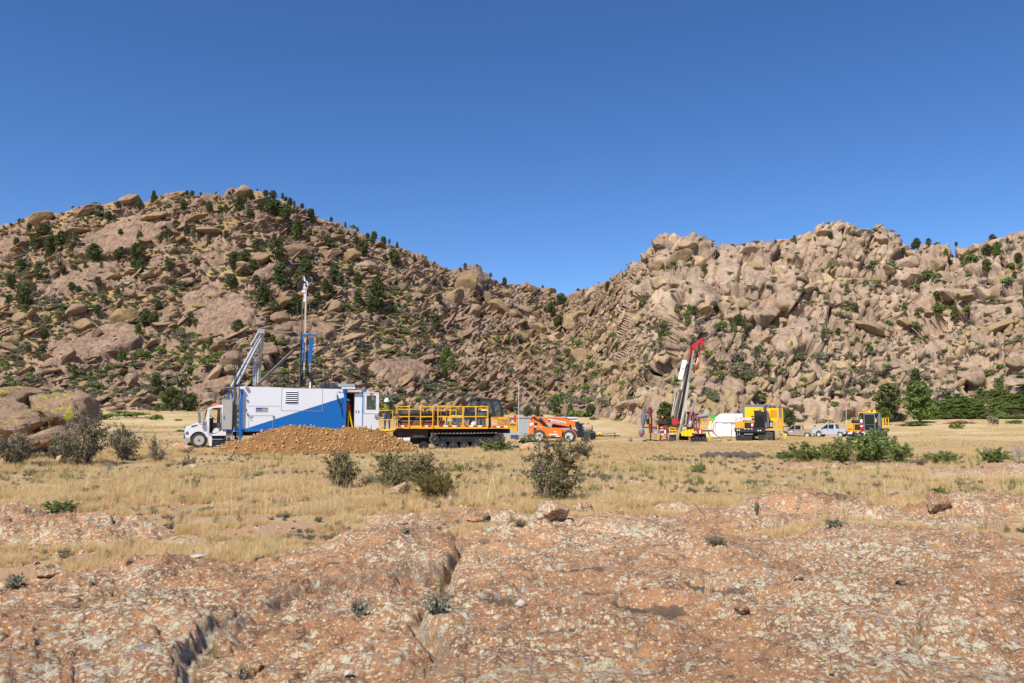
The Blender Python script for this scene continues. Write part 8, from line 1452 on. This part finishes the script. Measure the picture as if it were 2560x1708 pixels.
# ------------------------------------------------------------------ 8. pickups
def pickup(fr, L, paintm, lab, Wd=1.9, Ht=1.85):
    """x runs from the nose (0) to the tailgate (L); the near side is y = 0."""
    r_ = empty('pickup_truck', fr.o, fr.yaw, lab, 'pickup truck'); pm = M[paintm]; k = L/5.6; X = lambda v: v*k
    prof = [(0.05, .62), (.02, .95), (.12, 1.05), (1.45, 1.17), (2.35, 1.80), (2.55, 1.84), (3.55, 1.82), (3.75, 1.76), (3.92, 1.20), (5.55, 1.20), (5.58, .62), (5.35, .50), (5.05, .50), (4.98, .72), (4.80, .90), (4.58, .96), (4.36, .90), (4.18, .72), (4.11, .42), (1.60, .42), (1.53, .72), (1.35, .90), (1.13, .96), (.91, .90), (.73, .72), (.66, .50), (.2, .50)]
    low = [p for p in prof if not (p[1] > 1.21)]; m = MB()
    m.prism([(X(x), z) for x, z in [(.05, .62), (.02, .95), (.12, 1.05), (1.45, 1.17), (5.55, 1.20), (5.58, .62), (5.35, .50), (5.05, .50), (4.98, .72), (4.80, .90), (4.58, .96), (4.36, .90), (4.18, .72), (4.11, .42), (1.60, .42), (1.53, .72), (1.35, .90), (1.13, .96), (.91, .90), (.73, .72), (.66, .50), (.2, .50)]], 0, .16)
    m.prism([(X(x), z) for x, z in [(.05, .62), (.02, .95), (.12, 1.05), (1.45, 1.17), (5.55, 1.20), (5.58, .62), (5.35, .50), (5.05, .50), (4.98, .72), (4.80, .90), (4.58, .96), (4.36, .90), (4.18, .72), (4.11, .42), (1.60, .42), (1.53, .72), (1.35, .90), (1.13, .96), (.91, .90), (.73, .72), (.66, .50), (.2, .50)]], Wd-.16, Wd)
    m.prism([(X(x), z) for x, z in [(.05, .62), (.02, .95), (.12, 1.06), (1.45, 1.18), (3.95, 1.18), (3.95, .45), (.2, .5)]], .16, Wd-.16); m.box(X(3.95), X(5.5), .16, Wd-.16, .5, .75); m.box(X(5.48), X(5.56), .16, Wd-.16, .62, 1.19)
    body = m.build('body', [pm], r_)
    m = MB()     # roof and pillars with tumblehome
    lf = lambda y, z: y+(.16*(z-1.17)/.66 if y < Wd/2 else -.16*(z-1.17)/.66)
    def slab(pts, y0, y1): n = len(pts); m.add([(X(x), lf(y0, z), z) for x, z in pts]+[(X(x), lf(y1, z), z) for x, z in pts], [list(range(n)), list(range(n, 2*n))]+[(i, (i+1) % n, (i+1) % n+n, i+n) for i in range(n)])
    for y0, y1 in ((.0, .06), (Wd, Wd-.06)):
        slab([(1.40, 1.165), (1.52, 1.165), (2.42, 1.78), (2.34, 1.80)], y0, y1); slab([(2.62, 1.165), (2.72, 1.165), (2.72, 1.8), (2.64, 1.8)], y0, y1); slab([(3.58, 1.165), (3.94, 1.165), (3.76, 1.78), (3.60, 1.80)], y0, y1)
    m.prism([(X(2.30), 1.77), (X(2.38), 1.82), (X(2.6), 1.85), (X(3.55), 1.83), (X(3.76), 1.77)], .17, Wd-.17); cb = m.build('cab_roof', [pm], body)
    m = MB()
    for y0 in (.03, Wd-.03): m.add([(X(x), lf(y0, z), z) for x, z in [(1.5, 1.175), (3.6, 1.175), (3.6, 1.79), (2.38, 1.79)]], [(0, 1, 2, 3)])
    m.add([(X(1.46), .1, 1.175), (X(1.46), Wd-.1, 1.175), (X(2.35), Wd-.2, 1.79), (X(2.35), .2, 1.79)], [(0, 1, 2, 3)]); m.add([(X(3.9), .12, 1.22), (X(3.9), Wd-.12, 1.22), (X(3.76), Wd-.2, 1.76), (X(3.76), .2, 1.76)], [(0, 1, 2, 3)]); m.build('window', [M['glassdark']], body)
    m = MB(); m.box(X(1.6), X(3.8), .2, Wd-.2, 1.0, 1.25); m.box(X(2.4), X(2.5), .3, .8, 1.2, 1.6); m.box(X(3.3), X(3.4), .3, Wd-.3, 1.2, 1.55); m.build('interior', [M['dark']], body)
    for x in (1.13, 4.58):
        for y, s_ in ((.13, -1), (Wd-.13, 1)): wheel(r_, (X(x), y, .38), .39, .26, .25, M['rim'], False, 'y', 0, s_)
    m = MB(); m.box(X(5.5), X(5.66), .0, Wd, .48, .64); m.box(X(-.03), X(.12), .02, Wd-.02, .48, .68); m.build('bumper', [M['midgrey']], r_)
    for y in (-.012, Wd-.17): m = MB(); m.box(X(5.42), X(5.585), y, y+.18, .78, 1.12); m.build('tail_light', [M['lamp_red']], r_)
    m = MB(); m.box(X(5.56), X(5.575), .2, Wd-.2, .66, 1.17); tg_ = m.build('tailgate', [pm], r_); m = MB(); m.box(X(5.575), X(5.59), Wd/2-.15, Wd/2+.15, 1.0, 1.08); m.build('handle', [M['dark']], tg_)
    m = MB(); m.box(X(1.62), X(1.75), -.16, .02, 1.12, 1.30); m.build('mirror', [M['black']], r_)
    for xx in (2.66, 3.5): m = MB(); m.box(X(xx)-.18, X(xx)-.03, -.02, 0, .98, 1.03); m.build('handle', [M['dark']], body)
    m = MB(); m.box(X(2.6), X(2.61), -.003, 0, .5, 1.17); m.box(X(3.62), X(3.63), -.003, 0, .6, 1.17); m.box(X(1.62), X(1.63), -.003, 0, .5, 1.17); m.build('panel_gap', [M['dark']], body); m = MB(); m.box(X(3.7), X(3.74), Wd/2-.15, Wd/2+.15, 1.80, 1.86); m.build('brake_light', [M['lamp_red']], body); return r_, X
FPa = Frame(1946, 1094, 118, -26); L_ = FPa.pt(2034, 1092).x; tp, X = pickup(FPa, L_, 'tan', 'dusty tan crew-cab pickup with a red and blue emblem on its door')
m = MB(); xa, xb = X(1.85), X(2.45); m.add([(xa, -.006, .95), (xa+.28*(xb-xa), -.006, .95), (xa+.45*(xb-xa), -.006, 1.14), (xa+.36*(xb-xa), -.006, 1.14)], [(0, 1, 2, 3)], 0); m.add([(xa+.5*(xb-xa), -.006, .95), (xb, -.006, .95), (xa+.7*(xb-xa), -.006, 1.10), (xa+.55*(xb-xa), -.006, 1.08)], [(0, 1, 2, 3)], 1); m.add([(xa, -.006, .80), (xb-.1, -.006, .80), (xb-.1, -.006, .93), (xa, -.006, .93)], [(0, 1, 2, 3)], 2); m.add([(xa+.75*(xb-xa), -.006, 1.06), (xb, -.006, 1.02), (xa+.85*(xb-xa), -.006, 1.12)], [(0, 1, 2)], 3); m.build('emblem', [M['blue'], M['lamp_red'], M['plasticwhite'], M['green']], tp)
FPb = Frame(2030, 1093, 112, -36); L2 = FPb.pt(2117, 1098).x; pickup(FPb, L2, 'silver', 'silver crew-cab pickup with red tail lights beside the flagged carrier', 2.0, 1.95)
# ================================================================== PEOPLE
def person(loc, rz, label, joints, cloth, hat, H=1.78):
    """joints: dict of local points (m, x right, y away from the face direction is -y). One skinned body with five-fingered hands; clothing, hair and hat are children."""
    J = {k: Vector(v) for k, v in joints.items()}
    root = empty('person', loc, rz, label, 'person')
    chains = [('pelvis', 'belly', .135, .125, 'top'), ('belly', 'chest', .125, .15, 'top'), ('chest', 'neck', .15, .06, 'top'), ('neck', 'head', .058, .085, 'skin'), ('head', 'crown', .095, .07, 'skin')]
    for s in 'LR': chains += [('chest', 'sh'+s, .12, .07, 'top'), ('sh'+s, 'el'+s, .062, .047, 'top'), ('el'+s, 'wr'+s, .046, .033, 'top'), ('wr'+s, 'pa'+s, .030, .034, 'skin'),
                              ('pelvis', 'hip'+s, .12, .10, 'leg'), ('hip'+s, 'kn'+s, .095, .065, 'leg'), ('kn'+s, 'an'+s, .062, .045, 'leg'), ('an'+s, 'toe'+s, .048, .04, 'boot')]
    for s in 'LR':
        w, p = J['wr'+s], J['pa'+s]; d = (p-w).normalized(); side = d.cross(Vector((0, 1, 0))).normalized() if abs(d.y) < .9 else Vector((1, 0, 0)); up = d.cross(side)
        for k, (o, L) in enumerate(((-.030, .070), (-.010, .080), (.010, .076), (.030, .060))):
            J[f'f{k}a{s}'] = p+side*o+d*.01; J[f'f{k}b{s}'] = p+side*o*1.1+d*L*.55+up*.006; J[f'f{k}c{s}'] = p+side*o*1.1+d*L*.9+up*.026
            chains += [('pa'+s, f'f{k}a{s}', .02, .011, 'skin'), (f'f{k}a{s}', f'f{k}b{s}', .010, .0095, 'skin'), (f'f{k}b{s}', f'f{k}c{s}', .0095, .008, 'skin')]
        J['tha'+s] = (w+p)/2-side*.035; J['thb'+s] = p-side*.055+d*.03; chains += [('wr'+s, 'tha'+s, .022, .013, 'skin'), ('tha'+s, 'thb'+s, .012, .009, 'skin')]
    names = list(J); idx = {n: i for i, n in enumerate(names)}; R = {}
    for a, b, ra, rb, _ in chains: R[a] = max(R.get(a, 0), ra); R[b] = max(R.get(b, 0), rb)
    used = sorted({c[0] for c in chains} | {c[1] for c in chains}, key=lambda n: (n != 'pelvis', idx[n])); ui = {n: i for i, n in enumerate(used)}
    me = bpy.data.meshes.new('body'); me.from_pydata([tuple(J[n]) for n in used], [(ui[a], ui[b]) for a, b, *_ in chains], []); tmp = bpy.data.objects.new('tmp', me); COL.objects.link(tmp)
    md = tmp.modifiers.new('s', 'SKIN'); md.use_smooth_shade = True; tmp.modifiers.new('u', 'SUBSURF').levels = 1; tmp.modifiers['u'].render_levels = 1
    sv = me.skin_vertices[0].data
    for n in used: sv[ui[n]].radius = (R[n], R[n]); sv[ui[n]].use_root = n == 'pelvis'
    dg = bpy.context.evaluated_depsgraph_get(); m2 = bpy.data.meshes.new_from_object(tmp.evaluated_get(dg)); bpy.data.objects.remove(tmp); m2.materials.clear()
    for k in ('skin', cloth['top'], cloth['leg'], 'boots'): m2.materials.append(M[k])
    slot = {'skin': 0, 'top': 1, 'leg': 2, 'boot': 3}; seg = [(np.array(J[a]), np.array(J[b]), slot[c]) for a, b, _, _, c in chains]
    for p in m2.polygons:
        c = np.array(p.center); best = 9
        for a, b, s_ in seg:
            t = np.clip(np.dot(c-a, b-a)/max(np.dot(b-a, b-a), 1e-9), 0, 1); d = np.linalg.norm(c-a-t*(b-a))
            if d < best: best = d; p.material_index = s_
        p.use_smooth = True
    m2.name = 'body'; link('body', m2, root)
    hd, cr = J['head'], J['crown']; ax = (cr-hd).normalized(); fw = Vector(joints.get('face', (0, -1, 0))).normalized(); fw = (fw-ax*fw.dot(ax)).normalized(); rt = ax.cross(fw); c = hd+ax*.02
    m = MB(); 
    for s in (-1, 1): m.lathe([(.010, -.004), (.012, 0), (.004, .008)], c+fw*.092+rt*.032*s+ax*.02, 'y', 8)
    m.build('eye', [M['dark']], root); m = MB(); m.loft([[tuple(c+fw*.09+ax*.02+rt*q) for q in (-.008, .008)]+[tuple(c+fw*.085+ax*.02)], [tuple(c+fw*.118-ax*.02+rt*q) for q in (-.016, .016)]+[tuple(c+fw*.09-ax*.03)]]); m.tube([c+fw*.093-ax*.05-rt*.022, c+fw*.098-ax*.052, c+fw*.093-ax*.05+rt*.022], .006, 5, 0); 
    for s in (-1, 1): m.lathe([(.026, -.01), (.03, 0), (.02, .01)], c+rt*.095*s, 'x', 8)
    m.build('face', [M['skin']], root)
    m = MB(); Rm = Matrix((rt, -fw, ax)).transposed()
    def ringz(r, z, n=18): return [tuple(c+Rm@Vector((math.cos(t)*r, math.sin(t)*r*1.08, z))) for t in np.linspace(0, 2*math.pi, n, endpoint=False)]
    if hat[1] == 'hard': m.loft([ringz(.165, .035), ringz(.155, .05), ringz(.128, .055), ringz(.125, .11), ringz(.10, .16), ringz(.05, .185), ringz(.01, .19)], 0, True)
    else: m.loft([ringz(.19, .055), ringz(.19, .065), ringz(.11, .07), ringz(.105, .14), ringz(.08, .165), ringz(.01, .17)], 0, True)
    m.build('hat', [M[hat[0]]], root); m = MB(); m.loft([ringz(.102, -.06), ringz(.106, 0), ringz(.108, .05)], 0, True, False)
    hr = m.build('hair', [M['hair']], root); hr.scale = (1, 1, 1); hr.location = -fw*.018
    if cloth.get('vest'):
        m = MB(); b0_, b1_ = J['belly'], J['chest']
        def tor(cn, rx, ry): return [tuple(cn+Vector((math.cos(t)*rx, math.sin(t)*ry, 0))) for t in np.linspace(0, 2*math.pi, 16, endpoint=False)]
        ctr = J['chest']; m.loft([tor(J['pelvis']+Vector((0, 0, .10)), .185, .15), tor(b0_, .18, .15), tor(b1_, .205, .165), tor(b1_+(J['neck']-b1_)*.55, .17, .13)], 0, True, False); m.build('vest', [M[cloth['vest']]], root)
    return root
def stand(lean=0., head=0.):     # a relaxed standing skeleton, 1.78 m, facing -y
    return dict(pelvis=(0, 0, .95), belly=(0, -.02-lean*.3, 1.12), chest=(0, -.03-lean, 1.36), neck=(0, -.05-lean*1.5, 1.53), head=(0, -.09-lean*1.6-head, 1.62-head*.3), crown=(0, -.08-lean*1.6-head*1.8, 1.71-head*.5),
                shL=(-.19, -.03-lean, 1.43), shR=(.19, -.03-lean, 1.43), elL=(-.27, .0, 1.15), elR=(.27, .0, 1.15), wrL=(-.26, -.12, .92), wrR=(.26, -.12, .92), paL=(-.26, -.15, .86), paR=(.26, -.15, .86),
                hipL=(-.10, 0, .90), hipR=(.10, 0, .90), knL=(-.12, -.03, .50), knR=(.12, -.03, .50), anL=(-.13, .02, .09), anR=(.13, .02, .09), toeL=(-.15, -.14, .04), toeR=(.15, -.14, .04), face=(0, -1, -.3*(1 if head else 0)))
w1 = FP.world(BP.p(1362, 1150, .42)); j = stand(.05, .06); rl = BP.p(1235, 700, .0); base = BP.p(1362, 1150, .42)
j.update(elL=(-.34, -.12, 1.18), wrL=(-.36, -.36, 1.02), paL=(-.37, -.42, 1.00), elR=(.31, -.10, 1.14), wrR=(.10, -.33, 1.13), paR=(.03, -.36, 1.13))
person(w1, 0, 'worker in white hard hat and bright vest looking down at the yellow railing', j, dict(top='olive', leg='jeans', vest='vest'), ('plasticwhite', 'hard'))
pin = FT_.world((B.p(425, 700, 1.1).x, 1.1, zb+.04)); j = stand(.02); j.update(wrL=(-.2, -.3, 1.05), paL=(-.17, -.37, 1.06)); person(pin, .9, 'worker in an orange vest half hidden inside the open rear bay', j, dict(top='hivis', leg='brownpants', vest='hivis'), ('plasticwhite', 'hard'))
fpz = P(2037, 1094, 112.5); j = stand(.02); j.update(elL=(-.27, -.05, 1.17), wrL=(-.15, -.22, 1.42), paL=(-.11, -.22, 1.49), elR=(.25, -.08, 1.15), wrR=(.12, -.30, 1.10), paR=(.05, -.33, 1.10))
tgp = tp.matrix_world if False else None
person(Vector((fpz.x, fpz.y-.2, Gz(fpz.x, fpz.y-.2))), -.25, 'person in straw hat, pale shirt and brown trousers behind the tan pickup', j, dict(top='paleshirt', leg='brownpants'), ('straw', 'brim'))
resolve_labels()
